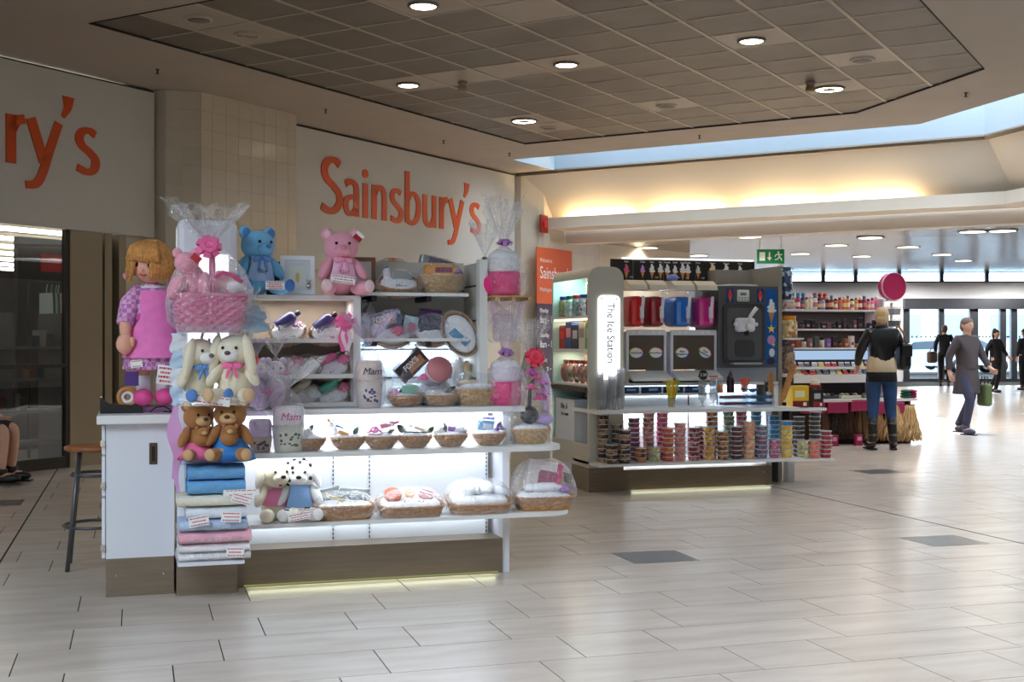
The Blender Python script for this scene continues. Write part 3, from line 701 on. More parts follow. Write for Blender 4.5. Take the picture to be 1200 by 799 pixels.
# outside: wet tarmac, kerb, parked cars, low building
M_tarmac = mat('tarmac', (150, 154, 160), .7, var=.1, vscale=1)
mb = MB(); mb.prism([C(-2, YE+.3, -.06), C(60, YE+.3, -.06), C(60, 120, -.06), C(-2, 120, -.06)], (0, 0, .055)); og = struct('floor', mb, M_tarmac, label='grey car park outside the entrance')
# ================================================================== builders for the goods
M_wick = mat('wicker_natural', (178, 128, 78), .65, var=.3, vscale=60, bump=.3, bscale=150)
M_wickp = mat('wicker_pale', (196, 158, 104), .65, var=.25, vscale=60)
M_wickpink = mat('wicker_pink', (222, 132, 168), .6, var=.15, vscale=60)
M_towel = mat('white_towel', (243, 243, 246), .95, bump=.5, bscale=160)
M_cream = mat('cream_towel', (232, 222, 204), .95, bump=.5, bscale=160)
M_cello = mat_film('cellophane', (.985, .985, .99), .06, .55, .06, 34, 1.0, 16, .2)
M_cello2 = mat_film('cellophane_lilac', (.97, .93, .99), .06, .5, .08, 30, 1.0, 16, .2)
M_card = mat('white_card', (246, 246, 244), .6); M_redink = mat('red_ink', (206, 50, 84), .6); M_ink = mat('dark_ink', (44, 36, 70), .6)
M_pinkink = mat('pink_ink', (214, 70, 130), .6)
M_black = mat('black_plastic', (18, 18, 20), .4)
def se(a, e):                  # superellipse radius factor
    return 1/((abs(cos(a))**e + abs(sin(a))**e)**(1/e))
def basket_mb(w, d, h, rows=7, n=56, e=2.0, foot=.72, amp=.004, wall=.008):
    """woven basket, rim w x d, height h, standing on z=0"""
    mb = MB(); prof = []
    for i in range(rows*2+1):
        k = i/(rows*2); prof.append((foot+(1-foot)*(k**.75), h*k))
    vs = []; N = len(prof)
    def pt(a, r, z): q = se(a, e); return (cos(a)*q*w/2*r, sin(a)*q*d/2*r, z)
    for i, (r, z) in enumerate(prof):
        for k in range(n):
            a = 2*pi*k/n; o = amp*(1 if ((k//2)+(i//2)) % 2 else -1)*(1 if i % 2 else .1)
            x, y, zz = pt(a, r, z); L_ = math.hypot(x, y) or 1; vs.append((x*(1+o/L_), y*(1+o/L_), zz))
    for r, z in ((1.03, h), (1.04, h+.008), (1.0, h+.014), (.95, h+.006), (.9, h*.6), (foot*.9, .006)):
        for k in range(n): vs.append(pt(2*pi*k/n, r, z + (.003 if k % 2 else 0)))
    M_ = N+6
    fs = [(i*n+k, i*n+(k+1) % n, (i+1)*n+(k+1) % n, (i+1)*n+k) for i in range(M_-1) for k in range(n)]
    fs += [tuple(range(n))[::-1], tuple((M_-1)*n+k for k in range(n))]
    return mb.add(vs, fs)
def mound_mb(w, d, z0, h, e=2.0, n=28, nr=7, seed=0, nz=.35):
    """puffed towel filling the basket"""
    mb = MB(); vs = []
    for i in range(nr+1):
        k = i/nr; r = cos(k*pi/2)
        for j in range(n):
            a = 2*pi*j/n; q = se(a, e); x, y = cos(a)*q*w/2*r, sin(a)*q*d/2*r
            z = z0 + h*sin(k*pi/2)**.6; z += h*nz*mnoise.noise(Vector((x*22+seed, y*22, seed)))*sin(k*pi/2+.2)
            vs.append((x, y, z))
    fs = [(i*n+j, i*n+(j+1) % n, (i+1)*n+(j+1) % n, (i+1)*n+j) for i in range(nr) for j in range(n)] + [tuple(range(n))[::-1]]
    return mb.add(vs, fs)
def wrap_mb(w, d, h, e=2.0, n=40, nr=9, seed=0, foot=.8, z0=0, crease=.06, gather=None):
    """cellophane shell over a thing w x d x h; gather=(height, spread) ends in a tied fan"""
    mb = MB(); vs = []; prof = []
    if gather:
        gh, gs = gather
        prof = [(foot, 0), (.98, .12*h), (1.04, .3*h), (1.0, .5*h), (.82, .7*h), (.5, .87*h), (.22, .96*h), (.07, h), (.055, h+.02*gh), (.16*gs, h+.25*gh), (.36*gs, h+.6*gh), (.55*gs, h+gh)]
    else:
        prof = [(foot, 0)] + [(cos(k*pi/2)**.55 if k < 1 else .02, h*(.25+.75*sin(k*pi/2))) for k in [i/nr for i in range(nr+1)]]
    for i, (r, z) in enumerate(prof):
        fan = gather and z > h
        for j in range(n):
            a = 2*pi*j/n; q = se(a, e) if not fan else 1
            k = 1 + crease*mnoise.noise(Vector((cos(a)*3+seed, sin(a)*3, z*14+seed))) + (crease*.8*sin(j*pi) if not fan else 0)
            if fan: k = 1 + .35*mnoise.noise(Vector((cos(a)*4+seed, sin(a)*4, seed+2))) + (.12 if j % 2 else -.12)
            dz = 0
            if fan: dz = (z-h)*.5*mnoise.noise(Vector((cos(a)*3+seed*2, sin(a)*3, 5)))
            R_ = min(w, d) if fan else 1
            x = cos(a)*q*r*k*(w/2 if not fan else R_*.9); y = sin(a)*q*r*k*(d/2 if not fan else R_*.6); vs.append((x, y, z0+z+dz+.004*mnoise.noise(Vector((x*60, y*60, z*60+seed)))))
    fs = [(i*n+j, i*n+(j+1) % n, (i+1)*n+(j+1) % n, (i+1)*n+j) for i in range(len(prof)-1) for j in range(n)]
    return mb.add(vs, fs)
def film(parent, mb, m=None): return part('cellophane_wrap', mb, m or M_cello, parent, False)
def rose_mb(r=.02):
    mb = MB(); mb.ell((0, 0, 0), r*.55, 8, 6)
    for ring, (n, rr, z) in enumerate(((4, .5, .1), (6, .85, -.15))):
        for k in range(n):
            a = 2*pi*k/n+ring*.5; rm = Matrix.Rotation(a, 3, 'Z') @ Matrix.Rotation(-.6-.4*ring, 3, 'Y')
            mb.ell((cos(a)*r*rr, sin(a)*r*rr, z*r), (r*.2, r*.5, r*.55), 6, 5, rot=rm)
    return mb
def bow_mb(r=.04):
    """rosette ribbon bow: many loops"""
    mb = MB()
    for ring, (n, el, s) in enumerate(((7, .15, 1), (6, .7, .8), (3, 1.25, .55))):
        for k in range(n):
            a = 2*pi*k/n + ring*.4; out = Vector((cos(a)*cos(el), sin(a)*cos(el), sin(el))); sd = Vector((-sin(a), cos(a), 0)); up = out.cross(sd)
            pts = []
            for i in range(7):
                th = 2*pi*i/6; p = out*(r*s*.5*(1-cos(th))) + up*(r*s*.28*sin(th)); pts += [p-sd*r*.27, p+sd*r*.27]
            mb.add(pts, [(2*i, 2*i+1, 2*i+3, 2*i+2) for i in range(6)])
    return mb
def bottle_mb(r, h, neck=.35, cap=.18):
    mb = MB(); b = h*(1-cap)
    mb.lathe([(.001, 0), (r*.9, 0), (r, r*.15), (r, b*.78), (r*.8, b*.9), (r*neck, b), (.001, b)], 14, cap=False)
    c = MB(); c.lathe([(.001, b), (r*neck*1.25, b), (r*neck*1.25, h), (.001, h)], 12, cap=False); return mb, c
def card(parent, x, z, y, w=.07, h=.04, rz=0, tilt=0, lines=3, ink=None, name='price_tag'):
    """small printed price card with rows of red print"""
    o = part(name, MB().box((0, 0, 0), (w, .0012, h)), M_card, parent, loc=(x, y, z), rot=(tilt, 0, 0) if not rz else (tilt, rz, 0))
    mb = MB()
    for i in range(lines):
        zz = h*.34 - i*h*.68/max(1, lines-1); x0 = -w*.42+w*.08*(i % 2); xe = w*.42-w*.1*(i % 2); xx = x0
        while xx < xe:
            l = w*(.05+.09*random.random()); mb.box((xx+l/2, -.0009, zz), (l, .0006, h*.11)); xx += l+w*.03
    part('print', mb, ink or M_redink, o); return o
ITEMN = {}
def item(parent, kind, loc, rot=(0, 0, 0), size=(.1, .05, .03), c=(200, 60, 120), txt=None, c2=None, label=None, tsize=None, m=None):
    m = m or mat('goods_%02x%02x%02x' % tuple(int(v) for v in c[:3]), c, .4, coat=.2)
    if kind == 'box':
        o = part('gift_box', MB().rbox((0, 0, 0), size, .004), m, parent, loc=loc, rot=rot)
        if c2: part('box_print', MB().box((size[0]*.12, -size[1]/2-.0004, -size[2]*.05), (size[0]*.55, .0008, size[2]*.5)), mat('goods_%02x%02x%02x' % c2, c2, .5), o)
        if txt: text('lettering', txt, tsize or size[2]*.5, M_white, o, (0, -size[1]/2-.002, size[2]*.12), sx=.8, off=.001)
    elif kind == 'bottle':
        b, cp = bottle_mb(size[0], size[2]); o = part('bottle', b, m, parent, True, loc, rot); part('cap', cp, mat('goods_%02x%02x%02x' % (c2 or (230, 230, 230)), c2 or (230, 230, 230), .4), o, True)
    elif kind == 'rose': o = part('ribbon_rose', rose_mb(size[0]), m, parent, True, loc, rot)
    elif kind == 'bow': o = part('ribbon_bow', bow_mb(size[0]), m, parent, False, loc, rot)
    elif kind == 'jar':
        o = part('jar', MB().lathe([(.001, 0), (size[0]*.95, 0), (size[0], .004), (size[0], size[2]*.8), (.001, size[2]*.8)], 20, cap=False), m, parent, True, loc, rot)
        part('lid', MB().lathe([(.001, size[2]*.8), (size[0]*1.04, size[2]*.8), (size[0]*1.04, size[2]), (.001, size[2])], 20, cap=False), mat('goods_%02x%02x%02x' % (c2 or (235, 235, 235)), c2 or (235, 235, 235), .4), o, True)
    elif kind == 'puff': o = part('soft_filling', MB().ell((0, 0, 0), size, 14, 9, nz=.25, ns=3), m, parent, True, loc, rot)
    elif kind == 'leaf':
        o = part('leaf', MB().grid(lambda u, v: ((u-.5)*size[0]*sin(pi*(v*.9+.05)), 0+.1*size[0]*sin(pi*v), v*size[2]), 2, 6), m, parent, True, loc, rot)
    if label: o['label'] = label
    return o
def hamper(name, label, loc, w=.2, d=.16, h=.06, e=2.0, fill=.05, items=(), word=None, wz=0, tilt=(0, 0, 0), bm=None, tm=None, wrap=.09, foot=.7, group=None, seed=0, wordc=None, cat='gift hamper', wsize=.04, gather=None, rows=5, mf=.92):
    o = thing(name, label, cat, loc, group=group, rot=tilt)
    part('basket', basket_mb(w, d, h, rows, 48, e, foot), bm or M_wick, o)
    part('towel', mound_mb(w*mf, d*mf, h*.92, fill, e, seed=seed+3), tm or M_towel, o, True)
    for it in items: item(o, *it[0:1], **it[1])
    if word: text('lettering', word, wsize, wordc or M_ink, o, (0, -d*.32, h+fill*.55+wz), (R(40), 0, 0), shear=.25)
    if wrap: film(o, wrap_mb(w*1.1, d*1.1, h+wrap, e, seed=seed, foot=.75, gather=gather))
    return o
def K(kind, **k): return (kind, k)

# ---- plush toys
def fur(name, c): return mat(name, c, .95, var=.10, vscale=90, bump=.22, bscale=220, sheen=.25)
M_eye = mat('toy_eye', (20, 14, 12), .15)
def plush(name, label, loc, H_, rz, body, muzzle=None, sole=None, inner=None, ears='bear', nose=(90, 60, 50), bib=None, head_rz=0, cat='soft toy', group=None, arm=None, head_tilt=0, spots=None, legspread=.2, vest=None, leg_only_down=0):
    """sitting soft toy, facing -Y, height H_"""
    o = thing(name, label, cat, loc, rz, group=group, sc=H_)
    mB = body; mM = muzzle or body; mS = sole or body
    part('body', MB().ell((0, 0, .29), (.23, .19, .30), 18, 12, nz=.04), mB, o, True)
    for sx in (-1, 1):
        part('arm', MB().ell((sx*.245, -.10, .40), (.085, .10, .21), 12, 9, rot=Matrix.Rotation(sx*-.55, 3, 'Y') @ Matrix.Rotation(-.45, 3, 'X')), arm or mB, o, True)
        lg = part('leg', MB().ell((sx*legspread, -.28, .105), (.115, .25, .105), 14, 10, rot=Matrix.Rotation(sx*.28, 3, 'Z')), mB, o, True)
        part('paw_pad', MB().ell((sx*(legspread+.075), -.50, .125), (.085, .035, .095), 12, 8, rot=Matrix.Rotation(sx*.28, 3, 'Z')), mS, lg, True)
    hd = part('head', MB().ell((0, 0, .19), (.255, .22, .225), 20, 14, nz=.03), mB, o, True, (0, -.05, .53), (head_tilt, 0, head_rz))
    part('muzzle', MB().ell((0, -.20, .13), (.13, .10, .09), 14, 9), mM, hd, True)
    part('nose', MB().ell((0, -.295, .165), (.045, .03, .032), 10, 7), mat('toy_nose_%d_%d' % (nose[0], nose[2]), nose, .35), hd, True)
    for sx in (-1, 1):
        part('eye', MB().ell((sx*.095, -.205, .235), .024, 8, 6), M_eye, hd, True)
        if ears == 'bear':
            e = part('ear', MB().ell((sx*.205, .02, .375), (.10, .05, .10), 12, 9), mB, hd, True)
            if inner: part('ear_lining', MB().ell((sx*.205, -.025, .375), (.065, .02, .065), 10, 7), inner, hd, True)
        elif ears == 'dog':
            part('ear', MB().ell((sx*.265, -.02, .16), (.06, .11, .20), 12, 9, rot=Matrix.Rotation(sx*-.25, 3, 'Y')), mB, hd, True)
        else:
            part('ear', MB().ell((sx*.25, -.10, .13), (.085, .07, .30), 12, 10, rot=Matrix.Rotation(sx*-.22, 3, 'Y')), mB, hd, True)
    if spots:
        mb = MB()
        for k in range(26):
            a = k*2.4; th = math.acos(1-2*(k+.5)/30); p = Vector((sin(th)*cos(a)*.255, sin(th)*sin(a)*.222, .19+cos(th)*.227))
            if p.y < -.14 and abs(p.x) < .12 and p.z < .3: continue
            mb.ell(p, (.034, .034, .034), 6, 5)
        part('spots', mb, M_black, hd, True)
        mb = MB()
        for k in range(12):
            sx = -1 if k % 2 else 1; mb.ell((sx*(.16+.07*sin(k*3)), -.3-.09*cos(k*2.1), .195+.01*sin(k)), (.028, .028, .012), 6, 4)
        part('leg_spots', mb, M_black, o, True)
    if vest: part('vest', MB().ell((0, -.01, .33), (.245, .205, .22), 18, 12, nz=.05), vest, o, True)
    if bib:
        mt, word, wc = bib
        b = part('bib', MB().grid(lambda u, v: ((u-.5)*(.26+.16*v), -.215-.03*sin(pi*v)+.4*((u-.5)**2)*.5, .56-.36*v), 8, 8), mt, o, True)
        if word: text('lettering', word, .09, wc, b, (0, -.255, .34), sx=1, shear=.2)
    return o
def ribbon_neck(o, m, bow=True):
    part('neck_ribbon', MB().lathe([(.165, .515), (.19, .545), (.165, .575)], 18, cap=False), m, o, True)
    if bow:
        mb = MB()
        for sx in (-1, 1):
            mb.ell((sx*.07, -.23, .52), (.075, .02, .045), 10, 6, rot=Matrix.Rotation(sx*.3, 3, 'Y')); mb.ell((sx*.05, -.24, .42), (.025, .012, .09), 8, 6, rot=Matrix.Rotation(sx*-.3, 3, 'Y'))
        mb.ell((0, -.24, .52), .028, 8, 6); part('bow', mb, m, o, True)
# ================================================================== the gift kiosk
M_lam = mat('white_laminate', (226, 228, 236), .35)
M_shelf = mat('shelf_white', (232, 232, 230), .3)
M_brush = mat('brushed_metal', (138, 124, 108), .42, metal=.55, var=.10, vscale=3, stretch=(1, 1, 14))
M_back = mat('back_panel_white', (228, 232, 236), .4)
M_taupe = mat('cubby_back', (150, 138, 124), .6)
M_grey = mat('slatwall_grey', (196, 192, 184), .5)
M_led = mat_emit('led_strip', (222, 238, 255), 5)
M_slot = mat('slot_black', (24, 24, 26), .6)
M_screw = mat('screw_metal', (200, 196, 190), .25, metal=.9)
COOL = (.86, .93, 1)
# --- counter cabinet at the left end
o = thing('counter_cabinet', 'white counter cabinet with brown metal plinth at the left end of the gift kiosk', 'cabinet', (-.152, 6.76, 0))
part('plinth', MB().b2((0, 0, 0), (.343, .55, .2)), M_brush, o)
for x in (.055, .29): part('screw', MB().lathe([(.001, 0), (.008, 0), (.006, .004), (.001, .005)], 10, (x, 0, .11), rot=Matrix.Rotation(R(90), 3, 'X')), M_screw, o)
part('body', MB().b2((0, .004, .2), (.345, .6, .905)), M_lam, o)
h = part('recessed_handle', MB().rbox((.238, .006, .745), (.042, .012, .115), .004), mat('handle_bronze', (96, 82, 64), .35, metal=.6), o)
part('handle_slot', MB().box((.238, -.001, .745), (.018, .006, .08)), M_black, h)
part('worktop', MB().rbox((.15, .29, .929), (.39, .68, .047), .006), M_shelf, o)
for z0, z1 in ((.2, .52), (.525, .74), (.745, .9)):
    d = part('drawer', MB().rbox((-.012, .3, (z0+z1)/2), (.018, .58, z1-z0-.006), .003), M_lam, o)
    part('hinge', MB().box((-.016, .0, z0+.06), (.022, .012, .03)), M_screw, d)
# --- the kiosk body
kio = thing('gift_kiosk', 'long white gift kiosk with lit shelves and brown metal plinth', 'kiosk', (.2, 6.82, 0))
def kp(name, a, b, m, par=None, r=0):     # kiosk part given in world coordinates
    a = Vector(a)-Vector((.2, 6.82, 0)); b = Vector(b)-Vector((.2, 6.82, 0)); mb = MB()
    if r: mb.rbox((a+b)/2, [abs(b[i]-a[i]) for i in range(3)], r)
    else: mb.b2(a, b)
    return part(name, mb, m, par or kio)
kp('pylon_plinth', (.202, 6.69, 0), (.516, 7.2, .2), M_brush)
for x in (.30, .43): part('screw', MB().lathe([(.001, 0), (.007, 0), (.005, .004), (.001, .005)], 10, (x-.2, 6.69-6.82, .175), rot=Matrix.Rotation(R(90), 3, 'X')), M_screw, kio)
kp('pylon', (.206, 6.70, .2), (.516, 6.98, 1.985), M_lam, r=.035)
kp('pylon_sign', (.26, 6.692, .86), (.47, 6.70, 1.80), mat_emit('lit_sign_white', (240, 246, 255), 1.0), r=.004)
text('lettering', 'Gift Shop', .15, mat('sign_grey', (130, 140, 150), .5), kio, (.17, -.133, 1.42), (R(90), R(90), 0), align='LEFT', depth=.001)
kp('towel_ledge', (.2, 6.42, .2), (.53, 6.69, .218), M_lam)
M_acr = mat_glass('acrylic', (.93, .97, 1), .07)
for z in (.715, 1.012, 1.375):
    s_ = kp('acrylic_tray', (.21, 6.40, z), (.545, 6.70, z+.008), M_acr); kp('tray_lip', (.21, 6.396, z), (.545, 6.40, z+.045), M_acr, s_)
kp('base_plinth', (.516, 6.82, 0), (2.028, 7.3, .2), M_brush)
kp('floor_glow_strip', (.56, 6.812, .004), (2.0, 6.818, .012), mat_emit('led_green', (216, 226, 150), .22))
part('screw', MB().lathe([(.001, 0), (.006, 0), (.004, .004), (.001, .005)], 10, (.36, 0, .13), rot=Matrix.Rotation(R(90), 3, 'X')), M_screw, kio)
sx = [.516, 1.075, 1.285, 1.985]
for a, b in zip(sx, sx[1:]): kp('back_panel', (a+.008, 7.02, .2), (b-.008, 7.05, .93), M_back)
for x in sx[1:]:
    st_ = kp('slotted_upright', (x-.010, 7.015, .2), (x+.010, 7.05, .93), M_lam)
    mb = MB()
    for i in range(30): mb.box((x-.2, 7.014-6.82, .215+i*.024), (.006, .004, .016))
    part('upright_slots', mb, M_slot, st_)
kp('end_panel', (2.03, 6.83, .0), (2.072, 7.3, .93), M_lam)
def rshelf(name, x0, x1, y0, y1, z0, z1, r, m):  # shelf with rounded front right corner
    pts = [Vector((x0, y1, z0)), Vector((x0, y0, z0))] + [Vector((x1-r+r*sin(a), y0+r-r*cos(a), z0)) for a in [k*pi/2/8 for k in range(9)]] + [Vector((x1, y1, z0))]
    mb = MB(); mb.prism([p-Vector((.2, 6.82, 0)) for p in pts], (0, 0, z1-z0)); return part(name, mb, m, kio)
rshelf('shelf', .516, 2.41, 6.63, 7.02, .342, .364, .16, M_shelf)
rshelf('shelf', .516, 2.36, 6.63, 7.02, .715, .742, .16, M_shelf)
kp('worktop', (.56, 6.80, .93), (2.16, 7.33, .963), M_shelf, r=.004)
# led strips (under the worktop, under the second shelf, behind the pylon)
for (x0, x1, y, z, pw) in ((.56, 2.0, 6.96, .925, 3.0), (.56, 2.0, 6.96, .710, 1.3), (.56, 2.0, 6.97, .338, .8)):
    kp('led_strip', (x0, y-.008, z), (x1, y+.008, z+.004), M_led)
    area('shelf_led', ((x0+x1)/2, y, z-.004), x1-x0, .03, pw*.55, COOL, (R(12), 0, 0))
    if z > .5: kp('led_strip', (x0, (y-.26 if z < .8 else 6.82)-.006, z+.001), (x1, (y-.26 if z < .8 else 6.82)+.006, z+.004), M_led)  # front strips added to go with the fill lamps
    if z > .5: area('added_front_fill', ((x0+x1)/2, y-.26 if z < .8 else 6.82, z-.004), x1-x0, .03, pw*1.0, COOL, (R(10), 0, 0))  # fill lamp added under the shelf front to brighten the goods
area('base_led', (1.28, 6.80, .03), 1.4, .02, .3, (.92, .95, .62), (R(-35), 0, 0))
# upper cubby, left bay
cx0, cx1 = .62, 1.205
kp('cubby_back', (cx0, 7.25, .965), (cx1, 7.27, 1.60), M_taupe)
for z in (1.575, 1.330, 1.128): kp('cubby_shelf', (cx0, 6.98, z), (cx1-.02, 7.25, z+.024), M_shelf)
kp('cubby_floor', (cx0, 6.96, .966), (cx1, 7.25, .992), M_shelf)
kp('cubby_side', (cx0-.022, 6.97, .966), (cx0, 7.27, 1.60), M_shelf); kp('cubby_side', (cx1-.02, 6.97, .966), (cx1+.022, 7.27, 1.60), M_shelf)
# right bay: slatwall, glass-edged shelves, end upright
bx0, bx1 = cx1+.022, 1.915
kp('slatwall', (bx0, 7.27, .963), (bx1, 7.30, 1.815), M_grey)
for z in (1.115, 1.285, 1.455, 1.64): kp('slat_groove', (bx0, 7.266, z), (bx1, 7.272, z+.010), M_slot)
kp('bay_side', (bx1, 6.97, .963), (bx1+.02, 7.30, 1.80), M_grey)
for z in (1.115, 1.455, 1.66): kp('slat_groove', (bx1-.003, 6.99, z), (bx1, 7.27, z+.010), M_slot)
kp('bay_upright', (bx1-.002, 6.90, .963), (bx1+.045, 6.97, 1.815), M_shelf)
for z in (1.600, 1.338):
    kp('bay_shelf', (bx0, 6.93, z), (bx1-.06, 7.26, z+.018), M_shelf)
    for x in (bx0+.06, bx0+.38): kp('bracket', (x, 6.95, z-.03), (x+.03, 7.26, z), M_slot)
kp('led_strip', (bx0+.02, 7.22, 1.325), (bx1-.08, 7.24, 1.332), mat_emit('led_blue', (150, 200, 255), 4))
area('bay_led', (1.55, 7.20, 1.320), .6, .05, 2.2, (.6, .8, 1), (R(8), 0, 0))
area('added_cubby_fill', (.9, 7.1, 1.56), .5, .04, .9, (1, .95, .88), (0, 0, 0))  # fill lamp added to lift the hampers; the cubby itself is unlit
for z, w in ((1.60, .26), (.955, .30)):
    mb = MB()
    for i in range(5): mb.box((bx1+.18-.2, 6.84+i*.05-6.82, z), (w, .03, .008))
    for i in range(3): mb.box((bx1+.08+i*.1-.2, 6.94-6.82, z-.014), (.02, .24, .02))
    part('side_rack', mb, M_wickp, kio)

# --- goods on the worktop of the counter
o = thing('sticky_tape_dispenser', 'black tape dispenser with a roll of brown tape on the white counter', 'tape dispenser', (-.075, 6.94, .953))
mb = MB(); mb.prism([(-.11, -.04, 0), (.11, -.04, 0), (.10, -.04, .06), (.05, -.04, .045), (-.06, -.04, .05), (-.11, -.04, .085)], (0, .08, 0)); part('base', mb, M_black, o)
rx = Matrix.Rotation(R(90), 3, 'X')
part('tape_roll', MB().lathe([(.034, -.024), (.058, -.024), (.058, .024), (.034, .024), (.034, -.024)], 24, (.03, 0, .085), rot=rx, cap=False), mat('brown_tape', (186, 130, 74), .4), o, True)
part('hub', MB().lathe([(.018, -.02), (.034, -.02), (.034, .02), (.018, .02), (.018, -.02)], 20, (.03, 0, .085), rot=rx, cap=False), M_card, o, True)
part('cutter', MB().box((-.105, 0, .088), (.012, .06, .006)), M_screw, o)
o = thing('desk_phone', 'black pen cup standing behind the tape dispenser', 'pen cup', (.04, 7.03, .953))
o.name = 'pen_cup'
part('cup', MB().lathe([(.001, 0), (.026, 0), (.028, .08), (.024, .08), (.022, .006), (.001, .006)], 14, cap=False), M_black, o, True)
for i in range(4): part('pen', MB().cyl((.008*cos(i*1.6), .008*sin(i*1.6), .01), (.016*cos(i*1.6), .016*sin(i*1.6), .15-.01*i), .004, 6), mat('pen_%d' % i, [(40, 40, 120), (200, 200, 200), (150, 30, 40), (30, 30, 30)][i], .4), o)
o = thing('power_cable', 'thin black cable curling on the counter beside the doll', 'cable', (.12, 6.84, .956))
part('cord', MB().tube([(-.05, .05, .003), (-.02, 0, .03), (.02, -.02, .035), (.05, 0, .02), (.06, .03, .003), (.02, .06, .003)], .004, 6), M_black, o, True)
o = thing('gift_bag', 'lilac wrapped parcel under the rag doll on the counter', 'parcel', (.09, 7.02, .953))
part('parcel', MB().rbox((0, 0, .017), (.20, .16, .034), .01), mat('lilac_paper', (206, 168, 216), .5), o)
film(o, wrap_mb(.21, .17, .036, 4, seed=4), M_cello2)

# --- rag doll
def rag_doll():
    sk = mat('doll_cotton', (236, 176, 150), .9, bump=.2, bscale=200); hair = mat('doll_wool', (212, 150, 84), .9, var=.25, vscale=60, bump=.6, bscale=120)
    dress = mat('doll_gingham', (220, 130, 190), .9); nt = dress.node_tree; N = nt.nodes; L = nt.links
    tc = N.new('ShaderNodeTexCoord'); ck = N.new('ShaderNodeTexChecker'); ck.inputs['Scale'].default_value = 42; ck.inputs[1].default_value = srgb((232, 176, 216)); ck.inputs[2].default_value = srgb((190, 120, 186)); L.new(tc.outputs['Object'], ck.inputs[0]); L.new(ck.outputs[0], N['Principled BSDF'].inputs['Base Color'])
    apron = mat('doll_apron', (240, 128, 196), .9, var=.08, vscale=20); shoe = mat('doll_shoe', (232, 84, 156), .7); sock = mat('doll_sock', (236, 236, 244), .9)
    o = thing('rag_doll', 'large rag doll with yellow wool hair and pink gingham dress', 'doll', (.085, 6.94, .99), R(6))
    part('body', MB().lathe([(.001, .33), (.085, .33), (.10, .42), (.085, .56), (.07, .64), (.03, .66), (.03, .70), (.001, .7)], 18, cap=False), sk, o, True)
    # legs, socks, shoes
    for s in (-1, 1):
        lg = part('leg', MB().tube([(s*.05, 0, .40), (s*.052, -.01, .25), (s*.05, -.01, .09)], [.045, .038, .032], 12), sk, o, True)
        part('sock', MB().tube([(s*.051, -.01, .165), (s*.05, -.01, .08)], [.038, .036], 12), sock, lg, True)
        sh = part('shoe', MB().ell((s*.055, -.045, .048), (.052, .085, .046), 14, 10, nz=.05), shoe, lg, True)
    part('skirt', MB().lathe([(.07, .52), (.10, .44), (.13, .33), (.15, .20), (.145, .195), (.12, .33), (.07, .5)], 40, fn=lambda a, i, r, z: (r*(1+.06*sin(a*9)*(1 if i > 1 else .3)), z), cap=False), dress, o, True)
    part('bodice', MB().lathe([(.105, .42), (.112, .48), (.10, .57), (.085, .635), (.05, .66)], 20, cap=False), dress, o, True)
    def ap(u, v):
        k = .75 if v < .42 else .75+1.5*(v-.42)/.58; rr = .109 if v < .42 else .109+.05*(v-.42)/.58
        a = (u-.5)*k*2; f = .004*sin(u*26)*max(0, v-.4)
        return (sin(a)*(rr+f), -cos(a)*(rr+.012+f)-.002, .62-.36*v)
    part('apron', MB().grid(ap, 20, 12), apron, o, True)
    part('apron_waistband', MB().lathe([(.113, .455), (.118, .465), (.118, .485), (.113, .495)], 24, cap=False), mat('doll_band', (206, 84, 160), .8), o, True)
    part('collar', MB().lathe([(.05, .655), (.085, .64), (.088, .632), (.05, .648)], 20, fn=lambda a, i, r, z: (r*(1+.05*sin(a*8)), z), cap=False), sock, o, True)
    for s in (-1, 1):
        ar = part('arm', MB().tube([(s*.06, 0, .62), (s*.13, -.03, .53), (s*.15, -.07, .42), (s*.15, -.10, .36)], [.04, .036, .03, .026], 12), sk, o, True)
        part('sleeve', MB().tube([(s*.06, 0, .625), (s*.12, -.02, .55), (s*.15, -.06, .44)], [.05, .055, .046], 12), dress, ar, True)
        part('hand', MB().ell((s*.155, -.105, .335), (.045, .04, .055), 12, 8, nz=.08), sk, ar, True)
        part('thumb', MB().ell((s*.12, -.125, .345), (.016, .016, .03), 8, 6), sk, ar, True)
    hd = part('head', MB().ell((0, 0, .10), (.098, .09, .108), 18, 12), sk, o, True, (-.015, -.02, .67), (.22, .10, R(-32)))
    for s in (-1, 1): part('eye', MB().ell((s*.036, -.083, .105), (.011, .006, .014), 8, 6), M_eye, hd, True)
    part('mouth', MB().tube([(-.02, -.084, .055), (0, -.089, .049), (.02, -.084, .055)], .004, 6), mat('doll_lip', (206, 60, 70), .6), hd, True)
    part('nose', MB().ell((0, -.092, .08), .009, 8, 6), sk, hd, True)
    # wool hair: strands over the crown and a fringe
    mb = MB()
    for i in range(40):
        a = -.35*pi + (i/39)*1.7*pi; ln = .17+.02*sin(i*3); r = .103
        p = [Vector((.35*r*cos(a), .35*r*sin(a)+.01, .215)), Vector((.8*r*cos(a), .8*r*sin(a)+.01, .185)), Vector((1.1*r*cos(a), 1.1*r*sin(a)+.015, .12)), Vector((1.22*r*cos(a), 1.22*r*sin(a)+.01, .20-ln))]
        mb.tube(p, [.014, .016, .015, .011], 6)
    for i in range(11):
        x = -.085+.17*i/10; mb.tube([(x*.5, -.02, .215), (x*.85, -.075, .19), (x, -.093-.01*cos(x*18), .128+.004*sin(i*5))], [.014, .014, .011], 6)
    part('wool_hair', mb, hair, hd, True)
    mb = MB()
    for s in (-1, 1):
        mb.ell((s*.125, -.01, .02), (.03, .015, .022), 8, 6)
    part('hair_ribbon', mb, dress, hd, True)
    card(o, .05, .17, -.185, .10, .10, .12, 0, 4); card(o, -.10, .23, -.15, .06, .04, -.1, 0, 2)
    pk = part('swing_tag', MB().rbox((-.12, -.11, .15), (.07, .004, .075), .002), mat('tag_purple', (86, 56, 130), .5), o)
rag_doll()

